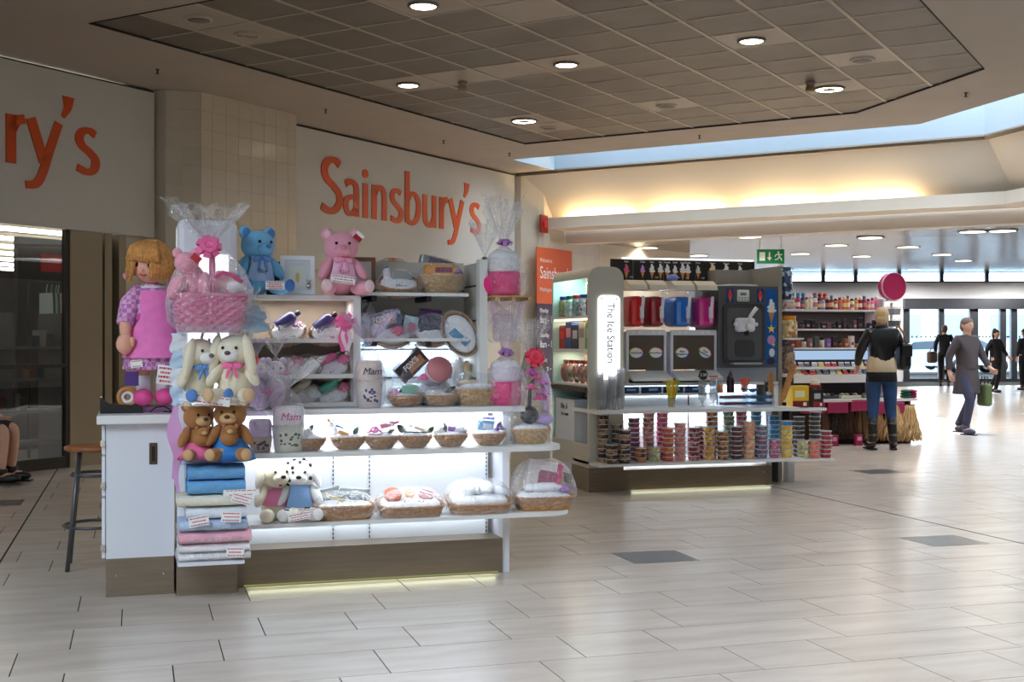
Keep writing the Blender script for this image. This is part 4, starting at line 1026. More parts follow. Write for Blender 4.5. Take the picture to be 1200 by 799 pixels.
# --- pink basket with a teddy, wrapped in cellophane, on top of the pylon display
M_pinkfur = fur('pink_fur', (246, 170, 190)); M_lpink = fur('pale_pink_fur', (248, 206, 214)); M_bluefur = fur('blue_fur', (122, 194, 236))
M_creamfur = fur('cream_fur', (240, 228, 202)); M_whitefur = fur('white_fur', (246, 244, 242)); M_brownfur = fur('brown_fur', (176, 118, 66)); M_tanfur = fur('tan_fur', (214, 170, 122))
M_pinksat = mat('pink_satin', (250, 110, 170), .3, sheen=.5); M_hot = mat('hot_pink', (240, 40, 130), .7, bump=.3, bscale=120); M_bluesat = mat('blue_satin', (110, 160, 226), .4)
B = at(246, 388, 6.54)
o = thing('pink_gift_basket', 'large pink wicker basket with soft toys wrapped in clear cellophane', 'gift basket', (B.x, 6.54, 1.384))
part('basket', basket_mb(.37, .25, .185, 9, 84, 4.5, .80, .010), M_wickpink, o)
part('handle', MB().tube([(.05*0+.01, -.11, .17), (.012, -.10, .34), (.01, -.03, .45), (.01, .05, .44), (.01, .10, .33), (.01, .11, .17)], .010, 8), M_wickpink, o, True)
part('padding', mound_mb(.34, .22, .15, .05, 4), M_lpink, o, True)
t_ = part('teddy_body', MB().ell((-.09, -.02, .26), (.07, .06, .09), 14, 10, nz=.05), M_pinkfur, o, True)
part('teddy_head', MB().ell((-.12, -.07, .355), (.062, .055, .055), 14, 10).ell((-.165, -.05, .405), (.026, .014, .026), 8, 6).ell((-.075, -.05, .405), (.026, .014, .026), 8, 6).ell((-.125, -.125, .34), (.034, .024, .026), 8, 6), M_pinkfur, t_, True)
part('teddy_arm', MB().ell((-.17, -.08, .235), (.035, .04, .07), 10, 8, rot=Matrix.Rotation(.5, 3, 'Y')).ell((-.03, -.08, .24), (.035, .04, .07), 10, 8), M_pinkfur, t_, True)
part('folded_blanket', MB().ell((.07, 0, .25), (.09, .08, .07), 14, 10, nz=.2), M_lpink, o, True)
part('ribbon', MB().tube([(.02, -.1, .28), (.06, -.11, .305), (.11, -.1, .29), (.155, -.08, .26)], .012, 6), M_hot, o, True)
item(o, 'puff', loc=(.12, -.04, .24), size=(.06, .05, .05), c=(250, 246, 248))
item(o, 'box', loc=(-.075, -.13, .375), size=(.05, .004, .035), c=(190, 30, 50), rot=(0, .7, 0))
film(o, wrap_mb(.43, .31, .46, 3, 48, seed=11, foot=.72, crease=.05, gather=(.20, 1.25)))
part('bow', bow_mb(.065), M_pinksat, o, False, (-.01, -.085, .435), (R(70), 0, 0))

# --- stuffed rabbits, bears and towels on the clear trays in front of the pylon
Pn = lambda x, q, z: (at(x, 400, q).x, q, z)
rb = plush('plush_rabbit', 'cream lop-eared rabbit with a blue bow, left one on the clear tray', Pn(233, 6.57, 1.022), .35, R(16), M_creamfur, M_whitefur, mat('blue_pad', (96, 140, 210), .9), None, 'rabbit', (120, 110, 110), head_rz=R(15), group='rabbits on the clear tray')
ribbon_neck(rb, M_bluesat)
rb = plush('plush_rabbit', 'cream lop-eared rabbit with a pink bow and red tag, right one on the tray', Pn(275, 6.52, 1.022), .37, R(-14), M_creamfur, M_whitefur, mat('tan_pad', (214, 178, 138), .9), None, 'rabbit', (90, 70, 70), head_rz=R(-8), group='rabbits on the clear tray')
ribbon_neck(rb, M_pinksat); part('red_tag', MB().box((.33, -.20, .60), (.05, .01, .12)), mat('tag_red', (176, 24, 36), .5), rb)
o = thing('price_strip', 'long tilted white price strip in front of the cream rabbits', 'price tag', Pn(242, 6.39, 1.045)); card(o, 0, 0, 0, .235, .045, .16, 0, 2)
br = plush('plush_bear', 'brown teddy bear in a pink skirt holding a cub on the clear tray', Pn(232, 6.57, .724), .31, R(10), M_brownfur, M_tanfur, M_tanfur, M_tanfur, 'bear', (90, 54, 34), head_rz=R(10), group='brown bears on the clear tray')
part('skirt', MB().lathe([(.22, .30), (.26, .22), (.34, .1), (.36, .02), (.2, .15)], 26, fn=lambda a, i, r, z: (r*(1+.05*sin(a*7)), z), cap=False), mat('pink_fabric', (238, 110, 160), .8), br, True)
cb = part('cub', MB().ell((0, -.26, .36), (.14, .10, .12), 12, 9).ell((.02, -.30, .49), (.10, .09, .08), 12, 9).ell((-.08, -.28, .55), .035, 8, 6).ell((.11, -.28, .55), .035, 8, 6), M_brownfur, br, True); part('cub_muzzle', MB().ell((.02, -.385, .47), (.05, .03, .035), 8, 6), M_tanfur, cb, True)
br = plush('plush_bear', 'brown teddy bear in a blue jacket holding a cub on the clear tray', Pn(270, 6.52, .724), .33, R(-8), M_brownfur, M_tanfur, M_tanfur, M_tanfur, 'bear', (90, 54, 34), head_rz=R(-6), group='brown bears on the clear tray')
part('jacket', MB().lathe([(.22, .36), (.26, .22), (.35, .1), (.38, .0), (.2, .15)], 26, fn=lambda a, i, r, z: (r*(1+.06*sin(a*6)), z), cap=False), mat('blue_fabric', (60, 130, 206), .8), br, True)
cb = part('cub', MB().ell((0, -.26, .36), (.14, .10, .12), 12, 9).ell((.02, -.30, .49), (.10, .09, .08), 12, 9).ell((-.08, -.28, .55), .035, 8, 6).ell((.11, -.28, .55), .035, 8, 6), M_brownfur, br, True); part('cub_muzzle', MB().ell((.02, -.385, .47), (.05, .03, .035), 8, 6), M_tanfur, cb, True)
# folded baby blankets
def folded(name, label, z, w, d, h, c, x=.0, layers=2, cards=(), q=6.55, seed=0, wraps=True):
    m = mat('blanket_%02x%02x%02x' % c, c, .95, bump=.6, bscale=70, var=.04, vscale=30)
    o = thing(name, label, 'blanket', (.372+x, q, z), group='folded baby blankets')
    for i in range(layers):
        hh = h/layers
        def f(u, v, i=i, hh=hh):
            a = 2*pi*v; sxp = math.copysign(abs(cos(a))**.45, cos(a)); szp = math.copysign(abs(sin(a))**.7, sin(a))
            n = .006*mnoise.noise(Vector((u*5+seed+i*3, a, seed)))
            return ((u-.5)*w*(1-.02*i), sxp*(d/2+n)-0, hh*(i+.5)+szp*(hh/2*.98+n*.6))
        part('fold', MB().grid(f, 14, 20), m, o, True)
    for c_ in cards: card(o, *c_)
    if wraps:
        film(o, wrap_mb(w*1.06, d*1.05, h*1.05, 5, 36, 5, seed=seed, foot=.97, crease=.03), M_cello)
    return o
YF = -.15
folded('baby_blanket', 'white folded baby blanket in plastic at the bottom of the stack', .219, .36, .24, .085, (238, 234, 236), .01, 2, [(.10, .045, YF, .09, .05, .05, 0, 3)], seed=1)
folded('baby_blanket', 'pink folded baby blanket second from the bottom of the stack', .306, .36, .25, .062, (238, 176, 192), .015, 1, seed=2)
folded('baby_blanket', 'pale blue folded baby blanket in plastic under the white ones', .370, .34, .25, .058, (190, 210, 238), .005, 1, seed=3)
folded('baby_blanket', 'white waffle baby blanket with two price cards', .430, .30, .24, .062, (234, 238, 246), .02, 1, [(-.09, .0, YF-.005, .10, .05, -.15, 0, 3), (.07, .015, YF-.002, .10, .05, .06, 0, 3)], seed=4, wraps=False)
folded('baby_blanket', 'cream waffle baby blanket with a tilted price card', .494, .35, .25, .062, (240, 234, 216), .0, 1, [(.14, .04, YF-.005, .10, .045, .3, 0, 3)], seed=5, wraps=False)
folded('baby_blanket', 'bright blue folded baby blanket with cream lining under the bears', .557, .29, .25, .145, (118, 176, 226), .02, 2, [(.12, .01, YF-.004, .18, .032, 0, 0, 2)], seed=6, wraps=False)
# pink ribbon sashes hanging down the pylon edge
o = thing('satin_scarf', 'lilac pink satin scarves hanging down the left edge of the pylon', 'scarf', (.196, 6.60, .70))
for k in range(3):
    part('sash', MB().grid(lambda u, v, k=k: ((u-.5)*(.018+.03*sin(v*pi)**2)+.010*sin(v*9+k*2)-.012+k*.010, -.03*k+.02*sin(v*7+k), .36-.46*v*(.8+.1*k)-.02*k), 4, 16), mat('lilac_satin', (222, 166, 214), .4, sheen=.5), o, True)
# white plush hung at the left (lace bibs in plastic)
o = thing('lace_bib', 'white and pale blue lace bibs hanging in plastic beside the doll', 'bib', (.215, 6.56, 1.05))
for k in range(4):
    part('bib', MB().grid(lambda u, v, k=k: ((u-.5)*.07+.008*sin(v*6+k)-.01, -.012*k+.012*sin(v*11+u*4), .33-.09*k-.10*v), 5, 6), mat('bib_%d' % (k % 2), [(232, 236, 244), (196, 216, 240)][k % 2], .8), o, True)
# ================================================================== goods on the gift kiosk shelves
def X_(x, q): return at(x, 400, q).x
# --- bottom shelf (z .364): two soft dogs and four oblong hampers
Z1 = .365
dg = plush('plush_dog', 'cream soft dog in a pink woolly jumper on the bottom shelf', (X_(322, 6.80), 6.80, Z1), .35, R(10), M_creamfur, M_creamfur, M_creamfur, None, 'dog', (30, 24, 24), vest=mat('pink_wool', (240, 140, 180), .95, bump=.9, bscale=60), head_rz=R(8), group='soft dogs on the bottom shelf')
dg2 = plush('plush_dog', 'spotted black and white soft dog with a blue bib on the bottom shelf', (X_(351, 6.79), 6.79, Z1), .345, R(-6), M_whitefur, M_whitefur, M_whitefur, None, 'dog', (14, 12, 12), vest=mat('pink_wool2', (232, 120, 164), .95, bump=.9, bscale=60), spots=True, head_rz=R(-4), bib=(mat('bib_blue', (140, 176, 222), .9), None, None), group='soft dogs on the bottom shelf')
part('red_tag', MB().box((-.30, -.22, .62), (.05, .012, .14)), mat('tag_red', (176, 24, 36), .5), dg2)
card(dg, .35, .17, -.62, .36, .11, .05, 0, 3); card(dg2, -.02, .12, -.62, .34, .11, -.18, 0, 3)
KW = dict(e=4.0, d=.25, h=.065, foot=.86, cat='gift hamper', group='oblong hampers on the bottom shelf', rows=4)
hamper('gift_hamper', 'oblong hamper with silver foil over white towel, leftmost on the bottom shelf', (X_(402, 6.76), 6.76, Z1), w=.335, fill=.035, wrap=.085, seed=1, word='MAM', wordc=mat('gold_ink', (206, 178, 120), .4), wsize=.05, items=[
    K('box', loc=(.06, .03, .115), rot=(.6, .1, .1), size=(.17, .006, .11), c=(168, 176, 174), m=mat('silver_foil', (176, 184, 182), .22, metal=.7, bump=.4, bscale=25)), K('box', loc=(-.08, .05, .12), rot=(.5, -.15, .2), size=(.14, .006, .10), m=MATS.get('silver_foil')),
    K('box', loc=(-.05, -.03, .115), rot=(.3, .35, .4), size=(.14, .02, .016), c=(196, 170, 110))], **KW)
hamper('gift_hamper', 'oblong hamper with red and orange soaps on white towel, second on the bottom shelf', (X_(480, 6.76), 6.76, Z1), w=.365, fill=.04, wrap=.085, seed=2, tilt=(R(8), 0, 0), word='MAM', wordc=MATS.get('gold_ink'), wsize=.055, items=[
    K('jar', loc=(-.10, 0, .105), rot=(.5, 0, 0), size=(.048, 0, .03), c=(196, 84, 50), c2=(214, 96, 60)), K('jar', loc=(.0, .02, .11), rot=(.5, 0, 0), size=(.028, 0, .02), c=(240, 140, 60), c2=(246, 150, 60)),
    K('jar', loc=(.095, .015, .105), rot=(.5, 0, 0), size=(.045, 0, .02), c=(186, 40, 60), c2=(236, 190, 190)), K('box', loc=(.10, .0, .135), rot=(.5, .3, 0), size=(.07, .006, .008), c=(170, 30, 50)), K('box', loc=(.085, -.015, .125), rot=(.5, .3, 0), size=(.07, .006, .008), c=(170, 30, 50))], **KW)
hamper('gift_hamper', 'oblong hamper with white jars on white towel, third on the bottom shelf', (X_(560, 6.78), 6.78, Z1), w=.36, fill=.06, wrap=.12, seed=3, tilt=(R(10), 0, 0), items=[
    K('jar', loc=(-.06, 0, .12), rot=(.7, 0, .2), size=(.042, 0, .05), c=(240, 242, 246)), K('jar', loc=(.04, -.01, .12), rot=(.7, 0, -.2), size=(.038, 0, .05), c=(236, 240, 248)), K('puff', loc=(.12, 0, .115), size=(.05, .05, .03), c=(236, 240, 250)), K('puff', loc=(-.02, .06, .14), size=(.09, .05, .03), c=(236, 236, 240)), K('box', loc=(.0, -.05, .115), rot=(.7, 0, 0), size=(.08, .004, .02), c=(150, 160, 180))], **KW)
hamper('gift_hamper', 'oblong hamper with a pink and white box standing behind, rightmost on the bottom shelf', (X_(636, 6.80), 6.80, Z1), w=.34, fill=.045, wrap=.22, seed=5, items=[
    K('box', loc=(.03, .09, .18), rot=(.0, .18, -.1), size=(.20, .05, .17), c=(236, 226, 226), c2=(176, 96, 120)), K('box', loc=(.115, .06, .165), rot=(0, .18, -.1), size=(.03, .052, .17), c=(206, 40, 100)), K('puff', loc=(.0, .0, .12), size=(.12, .07, .03), c=(242, 242, 246)), K('rose', loc=(.12, -.06, .12), size=(.03,), c=(170, 110, 200)), K('box', loc=(0, -.05, .118), rot=(.3, 0, 0), size=(.06, .005, .012), c=(60, 60, 70))], **KW)
# --- second shelf (z .743): two printed pots and seven round bowls
Z2 = .743
def pot(label, x, q, z, w, h, c, word=None, motif=(60, 80, 70), puff=(240, 240, 244), wh=.10, wc=None, wrap=.16, top=None, filmm=None, gather=(.12, 1.8), seed=0, name='gift_pot'):
    o = thing(name, label, 'gift pot', (X_(x, q), q, z))
    m = mat('pot_%02x%02x%02x' % c, c, .3)
    part('pot', MB().lathe([(.001, 0), (w*.40, 0), (w*.42, .004), (w*.5, h), (w*.48, h), (w*.40, .01), (.001, .01)], 24, cap=False), m, o, True)
    mb = MB(); random.seed(seed)
    for i in range(16):
        a = -pi/2+random.uniform(-.6, .6); zz = h*random.uniform(.2, .7); rr = w*(.421+.08*zz/h)
        mb.ell((cos(a)*rr, sin(a)*rr, zz), (.009, .003, .009 if i % 2 else .005), 6, 4)
    part('printed_motif', mb, mat('motif_%02x%02x%02x' % motif, motif, .5), o, True)
    part('rolled_towel', MB().lathe([(w*.44, h*.9), (w*.47, h+.02), (w*.47, h+wh*.8), (w*.40, h+wh), (.001, h+wh)], 20, fn=lambda a, i, r, zz: (r*(1+.02*sin(5*a)), zz), cap=False), mat('fill_%02x%02x%02x' % puff, puff, .9, bump=.4, bscale=120), o, True)
    if word: text('lettering', word, .055, wc or M_ink, o, (0, -w*.49, h+wh*.45), shear=.3)
    if top: item(o, top[0], **top[1])
    film(o, wrap_mb(w*1.15, w*1.1, h+wrap, 2.4, 36, seed=seed, foot=.8, gather=gather), filmm)
    return o
pot('small printed gift pot with lilac wrapped goods beside the rabbits', 305, 6.74, Z2, .13, .085, (206, 196, 172), None, (110, 70, 60), (226, 216, 240), .09, None, .14, seed=3, filmm=M_cello2)
pot('large cream gift pot with dark floral print and Mam on its towel', 338, 6.72, Z2, .18, .145, (226, 222, 206), 'Mam', (56, 84, 76), (246, 236, 244), .10, M_pinkink, .20, seed=5, gather=(.15, 1.9))
BW = dict(w=.195, d=.165, h=.055, fill=.035, foot=.55, e=2, group='small round hampers on the second shelf', rows=4)
hamper('round_hamper', 'round hamper with crinkled white filling, first from the pots on the second shelf', (X_(361, 6.74), 6.74, Z2), seed=1, wrap=.07, items=[K('puff', loc=(-.02, 0, .09), size=(.05, .04, .03), c=(230, 232, 240)), K('leaf', loc=(0, .02, .09), rot=(.3, .5, 0), size=(.03, 0, .06), c=(90, 110, 120))], **BW)
hamper('round_hamper', 'round hamper with orange and teal toiletries on the second shelf', (X_(408, 6.76), 6.76, Z2), seed=2, wrap=.10, items=[K('bottle', loc=(-.06, .02, .08), rot=(-.2, -.5, 0), size=(.02, 0, .1), c=(246, 246, 250), c2=(240, 150, 60)), K('box', loc=(-.03, -.03, .09), rot=(.5, .3, 0), size=(.06, .02, .02), c=(240, 160, 70)), K('leaf', loc=(.03, 0, .07), rot=(.2, .4, 0), size=(.03, 0, .06), c=(60, 96, 84)), K('box', loc=(-.05, -.01, .125), rot=(0, .35, 0), size=(.05, .012, .012), c=(70, 150, 200))], **BW)
hamper('round_hamper', 'round hamper with a pink rose and pink bottle on the second shelf', (X_(447, 6.75), 6.75, Z2), seed=3, wrap=.09, items=[K('rose', loc=(-.04, 0, .105), size=(.036,), c=(240, 110, 180)), K('bottle', loc=(.0, .03, .12), rot=(0, 1.35, 0), size=(.016, 0, .11), c=(226, 130, 160), c2=(200, 60, 110)), K('leaf', loc=(.03, -.01, .08), rot=(.2, 1, 0), size=(.025, 0, .05), c=(60, 76, 70))], **BW)
hamper('round_hamper', 'round hamper with cream soap bar and dark leaf on the second shelf', (X_(486, 6.76), 6.76, Z2), seed=4, wrap=.07, items=[K('box', loc=(.03, .02, .105), rot=(.3, .35, 0), size=(.12, .02, .02), c=(226, 206, 170)), K('leaf', loc=(-.05, 0, .08), rot=(0, -.8, 0), size=(.04, 0, .07), c=(40, 62, 44)), K('box', loc=(.0, -.04, .088), rot=(.5, .05, 0), size=(.13, .008, .01), c=(44, 44, 52)), K('leaf', loc=(.07, -.02, .08), rot=(0, .8, 0), size=(.03, 0, .05), c=(56, 90, 60))], **BW)
hamper('round_hamper', 'round hamper with purple and white soaps on the second shelf', (X_(528, 6.78), 6.78, Z2), seed=5, wrap=.085, items=[K('box', loc=(.01, 0, .1), rot=(.4, .1, 0), size=(.05, .02, .03), c=(150, 80, 170)), K('puff', loc=(-.06, .02, .09), size=(.04, .04, .035), c=(236, 232, 224)), K('leaf', loc=(-.03, -.02, .08), rot=(.2, -.3, 0), size=(.03, 0, .06), c=(50, 50, 60)), K('puff', loc=(.06, 0, .09), size=(.04, .04, .025), c=(240, 240, 246))], **BW)
hamper('round_hamper', 'round hamper with a blue and white box on the second shelf', (X_(573, 6.80), 6.80, Z2), seed=6, wrap=.11, items=[K('box', loc=(-.02, .01, .115), rot=(.2, .1, 0), size=(.10, .03, .06), c=(120, 186, 236), c2=(236, 240, 246)), K('box', loc=(.0, .03, .155), rot=(.1, .1, 0), size=(.08, .02, .02), c=(84, 62, 130)), K('rose', loc=(.06, -.02, .10), size=(.028,), c=(130, 84, 170)), K('leaf', loc=(.04, -.03, .08), rot=(0, .4, 0), size=(.03, 0, .06), c=(40, 60, 60))], **BW)
# orchid hamper in a tall cellophane wrap at the right end
o = thing('orchid_hamper', 'tall cellophane wrapped hamper with a pink orchid and red bow', 'gift hamper', (X_(622, 6.84), 6.84, Z2))
part('basket', basket_mb(.23, .2, .075, 5, 52, 2.2, .7), M_wickp, o); part('towel', mound_mb(.22, .19, .065, .05, 2.2, seed=8), M_towel, o, True)
part('vase', MB().ell((-.01, 0, .165), (.055, .05, .055), 16, 10), mat('black_foil', (30, 30, 36), .25, bump=.5, bscale=30), o, True)
part('stem', MB().tube([(-.01, 0, .2), (-.005, 0, .3), (.015, -.01, .38), (0, -.02, .45)], .012, 8), M_black, o, True)
for i, (x, z) in enumerate(((.04, .27), (.06, .30), (-.01, .33), (.05, .36), (.02, .39), (-.01, .42))): item(o, 'rose', loc=(x, -.05, z), size=(.034,), c=[(226, 70, 150), (206, 90, 180)][i % 2])
item(o, 'puff', loc=(.08, -.03, .14), size=(.05, .04, .03), c=(190, 160, 226)); item(o, 'puff', loc=(.09, .0, .30), size=(.03, .03, .12), c=(214, 186, 230))
film(o, wrap_mb(.27, .23, .52, 2, 40, seed=21, foot=.85, crease=.08, gather=(.2, 1.0)))
part('bow', bow_mb(.06), mat('red_ribbon', (236, 64, 92), .35), o, False, (.0, -.075, .50), (R(75), 0, 0))
# --- worktop (z .963): tall pot and low bowls
Z3 = .964
pot('tall cream Mam gift pot with blue lavender print on the worktop', 433, 6.90, Z3, .155, .155, (232, 226, 210), 'Mam', (70, 74, 130), (238, 226, 208), .11, M_ink, .20, seed=9, gather=(.19, 1.9), filmm=M_cello2)
BW2 = dict(w=.20, d=.17, h=.05, fill=.03, foot=.55, e=2, group='round hampers on the worktop', rows=4, bm=M_wick)
hamper('round_hamper', 'round hamper with pink rose and mint green soap on the worktop', (X_(474, 6.93), 6.93, Z3), seed=11, wrap=.08, items=[K('rose', loc=(-.06, -.01, .085), size=(.03,), c=(240, 130, 180)), K('box', loc=(.03, .0, .1), rot=(.3, .05, 0), size=(.09, .03, .04), c=(120, 206, 170)), K('leaf', loc=(-.03, 0, .07), rot=(0, .6, 0), size=(.025, 0, .05), c=(40, 60, 40))], **BW2)
hamper('round_hamper', 'round hamper with white towel and dark leaf on the worktop', (X_(516, 6.93), 6.93, Z3), seed=12, wrap=.06, items=[K('leaf', loc=(.03, 0, .075), rot=(.2, 1.0, 0), size=(.03, 0, .07), c=(46, 60, 44)), K('puff', loc=(-.03, .02, .075), size=(.06, .04, .02), c=(240, 238, 240)), K('box', loc=(.06, .02, .075), rot=(0, -.4, 0), size=(.05, .02, .02), c=(214, 180, 130))], **BW2)
hamper('round_hamper', 'large pale wicker hamper with bath brush on the worktop', (X_(558, 6.95), 6.95, Z3), w=.27, d=.2, h=.085, fill=.04, foot=.72, e=2.2, seed=13, wrap=.11, bm=M_wickp, group='round hampers on the worktop', rows=6, items=[K('puff', loc=(-.05, 0, .13), size=(.06, .04, .02), c=(230, 206, 170)), K('bottle', loc=(.03, -.01, .135), rot=(.3, 1.9, .2), size=(.026, 0, .12), c=(214, 176, 120), c2=(40, 40, 40)), K('puff', loc=(.0, -.05, .11), size=(.11, .04, .02), c=(244, 244, 248))])
o = hamper('tilted_hamper', 'dark biscuit box and round tin tilted in a hamper behind the worktop bowls', (X_(490, 7.12), 7.12, Z3), w=.30, d=.17, h=.06, fill=.06, seed=14, wrap=.22, items=[
    K('box', loc=(-.05, -.03, .235), rot=(.25, -.75, 0), size=(.20, .04, .11), c=(60, 34, 36), c2=(190, 130, 80), txt="FOX'S", tsize=.05), K('rose', loc=(.02, -.07, .165), size=(.036,), c=(244, 130, 176)), K('jar', loc=(.10, -.06, .19), rot=(1.15, 0, .1), size=(.075, 0, .06), c=(226, 200, 200), c2=(206, 130, 136)), K('puff', loc=(.1, 0, .12), size=(.09, .05, .06), c=(220, 228, 244)), K('box', loc=(-.02, -.085, .14), size=(.12, .005, .02), rot=(.3, 0, 0), c=(240, 240, 246))])
o = hamper('tilted_hamper', 'hamper of white bottles and rolled towels at the right of the worktop', (X_(533, 7.12), 7.12, Z3), w=.24, d=.17, h=.06, fill=.06, seed=15, wrap=.20, items=[K('bottle', loc=(-.07, -.04, .10), rot=(-.1, -.2, 0), size=(.028, 0, .17), c=(238, 242, 250), c2=(50, 60, 110)), K('puff', loc=(.01, -.02, .18), size=(.035, .035, .09), c=(244, 242, 240)), K('puff', loc=(.07, -.01, .17), size=(.03, .035, .09), c=(220, 190, 140)), K('puff', loc=(.03, .0, .19), size=(.03, .03, .09), c=(240, 236, 230))])
# --- cubby hampers: tilted ovals
def oval(label, x, q, z, items, word=None, wc=None, w=.22, seed=0, group='oval hampers in the cubbies', h=.05, lean=50, bm=None, yaw=-8, wrap=.06, d=.16):
    return hamper('oval_hamper', label, (X_(x, q), q, z), w=w, d=d, h=h, fill=.03, e=2, items=items, word=word, wordc=wc, tilt=(R(lean), R(yaw), 0), wrap=wrap, foot=.75, group=group, seed=seed, wsize=.032, rows=4, bm=bm, mf=.84)
PB = (54, 48, 110)
oval('oval hamper with a purple bottle, left one on the top cubby shelf', 337, 7.13, 1.357, [K('bottle', loc=(-.06, .03, .075), rot=(0, 1.3, .35), size=(.036, 0, .16), c=PB, c2=(30, 26, 50)), K('rose', loc=(.06, .03, .085), size=(.026,), c=(196, 120, 190))], 'Nana', M_ink, seed=31)
oval('oval hamper with a purple bottle and pink rose, right one on the top cubby shelf', 384, 7.13, 1.357, [K('bottle', loc=(-.07, .02, .075), rot=(0, 1.2, .35), size=(.034, 0, .15), c=PB, c2=(20, 20, 24)), K('rose', loc=(.06, .05, .09), size=(.034,), c=(236, 110, 170))], 'Nan', M_pinkink, seed=32)
oval('oval hamper with a large pink rose, left one on the middle cubby shelf', 356, 7.13, 1.155, [K('rose', loc=(-.04, .03, .085), size=(.04,), c=(236, 120, 176)), K('leaf', loc=(.02, .02, .07), rot=(0, .9, 0), size=(.03, 0, .06), c=(110, 90, 90))], None, None, seed=33)
oval('oval hamper with a pink and grey bottle, right one on the middle cubby shelf', 389, 7.13, 1.155, [K('bottle', loc=(-.07, .02, .075), rot=(0, 1.25, .25), size=(.022, 0, .13), c=(216, 90, 150), c2=(130, 126, 120)), K('rose', loc=(.07, .03, .085), size=(.032,), c=(240, 110, 166))], 'Nan', M_pinkink, seed=34)
oval('oval hamper with a dark bottle half hidden on the lowest cubby shelf', 357, 7.15, .995, [K('bottle', loc=(-.06, .02, .075), rot=(0, 1.2, .3), size=(.024, 0, .14), c=(226, 222, 196), c2=(40, 46, 36)), K('puff', loc=(.05, 0, .07), size=(.05, .05, .02), c=(236, 236, 236))], None, None, seed=35)
oval('oval hamper with a green bottle and pink rose on the lowest cubby shelf', 389, 7.13, .995, [K('bottle', loc=(-.07, .02, .075), rot=(0, 1.2, .25), size=(.026, 0, .15), c=(70, 170, 140), c2=(170, 200, 190)), K('rose', loc=(.07, .03, .085), size=(.032,), c=(240, 120, 160))], 'Nan', M_pinkink, seed=36)
# small soft toys wrapped in cellophane at the left of the cubby
for k, (x, q, z, c, lab) in enumerate(((323, 6.86, .966, (238, 226, 244), 'small lilac soft toy bagged in cellophane on the worktop edge'), (300, 6.84, .966, (226, 210, 240), 'lilac towel parcel bagged in cellophane next to the rabbits'))):
    o = thing('bagged_toy', lab, 'gift bag', (X_(x, q), q, z))
    part('soft_toy', MB().ell((0, 0, .09), (.055, .05, .09), 14, 10, nz=.1).ell((0, -.01, .215), (.055, .05, .05), 12, 9).ell((-.04, 0, .265), .02, 8, 6).ell((.04, 0, .265), .02, 8, 6), mat('toy_%d' % k, c, .95, bump=.5, bscale=120), o, True)
    for s in (-1, 1): part('eye', MB().ell((s*.02, -.058, .225), .007, 6, 5), M_eye, o, True)
    item(o, 'rose', loc=(.055, -.05, .20-.1*k), size=(.026,), c=(236, 110, 166))
    film(o, wrap_mb(.15, .13, .29, 2, 34, seed=41+k, crease=.09, gather=(.10, .9)), M_cello2 if k else None)
o = thing('bagged_blanket', 'pale blue wrapped baby clothes hanging beside the pink basket', 'gift bag', (X_(297, 6.62), 6.62, 1.386))
part('hanging_ribbon', MB().tube([(0, .02, .02), (0, 0, .14)], .004, 6), M_bluesat, o)
for k in range(4): part('baby_clothes', MB().ell((.01*(-1)**k, .015*k-.02, .03+.028*k), (.07-.006*k, .035, .030), 12, 8, nz=.5, ns=3), mat('pale_blue_cloth', (176, 212, 238), .8), o, True)
film(o, wrap_mb(.17, .12, .17, 2, 34, seed=51, crease=.16, gather=(.06, .7)))
# ribbon bow hanging on the cubby edge
o = thing('ribbon_bow', 'pink and white ribbon bow hanging from the cubby edge', 'bow', (X_(404, 6.94), 6.94, 1.40))
part('bow', bow_mb(.055), M_pinksat, o, False, (0, 0, .05), (R(80), 0, 0))
for k in range(4): part('ribbon_tail', MB().grid(lambda u, v, k=k: ((u-.5)*.022+.014*(k-1.5)+.008*sin(v*8+k), -.01+.01*sin(v*5+k*2), .05-.17*v+.0*k), 2, 10), [M_pinksat, mat('white_ribbon', (246, 226, 236), .4)][k % 2], o, True)
part('silver_bell', MB().ell((.01, -.02, -.13), .016, 8, 6), M_screw, o, True)
# --- top of the cubby (z 1.60): bears and picture frames
Z4 = 1.60
bb = plush('teddy_bear', 'blue teddy bear sitting on top of the cubby', (X_(301, 7.06), 7.06, Z4), .385, R(14), M_bluefur, M_bluefur, mat('blue_check', (80, 124, 200), .9), mat('ear_blue', (90, 140, 210), .9), 'bear', (60, 130, 190), bib=(mat('bib_paleblue', (170, 200, 236), .6), 'Boy', M_ink), head_rz=R(12), legspread=.25)
ribbon_neck(bb, M_bluesat); card(bb, .06, .12, -.60, .28, .12, 0, 0, 4)
pb = plush('teddy_bear', 'pink teddy bear with a red tag sitting on top of the cubby', (X_(399, 7.04), 7.04, Z4), .385, R(4), M_pinkfur, M_pinkfur, M_lpink, M_lpink, 'bear', (236, 140, 160), bib=(mat('bib_palepink', (246, 200, 226), .6), 'Girl', M_pinkink), head_rz=R(-6), legspread=.24)
ribbon_neck(pb, mat('pale_pink_satin', (246, 160, 190), .4)); card(pb, -.06, .22, -.42, .36, .12, .12, -.3, 3)
part('red_tag', MB().box((.22, -.20, .86), (.13, .012, .09), rot=Matrix.Rotation(.7, 3, 'Y')), mat('tag_red', (176, 24, 36), .5), pb); part('white_tag', MB().box((.25, -.21, .90), (.14, .012, .05), rot=Matrix.Rotation(.7, 3, 'Y')), M_card, pb)
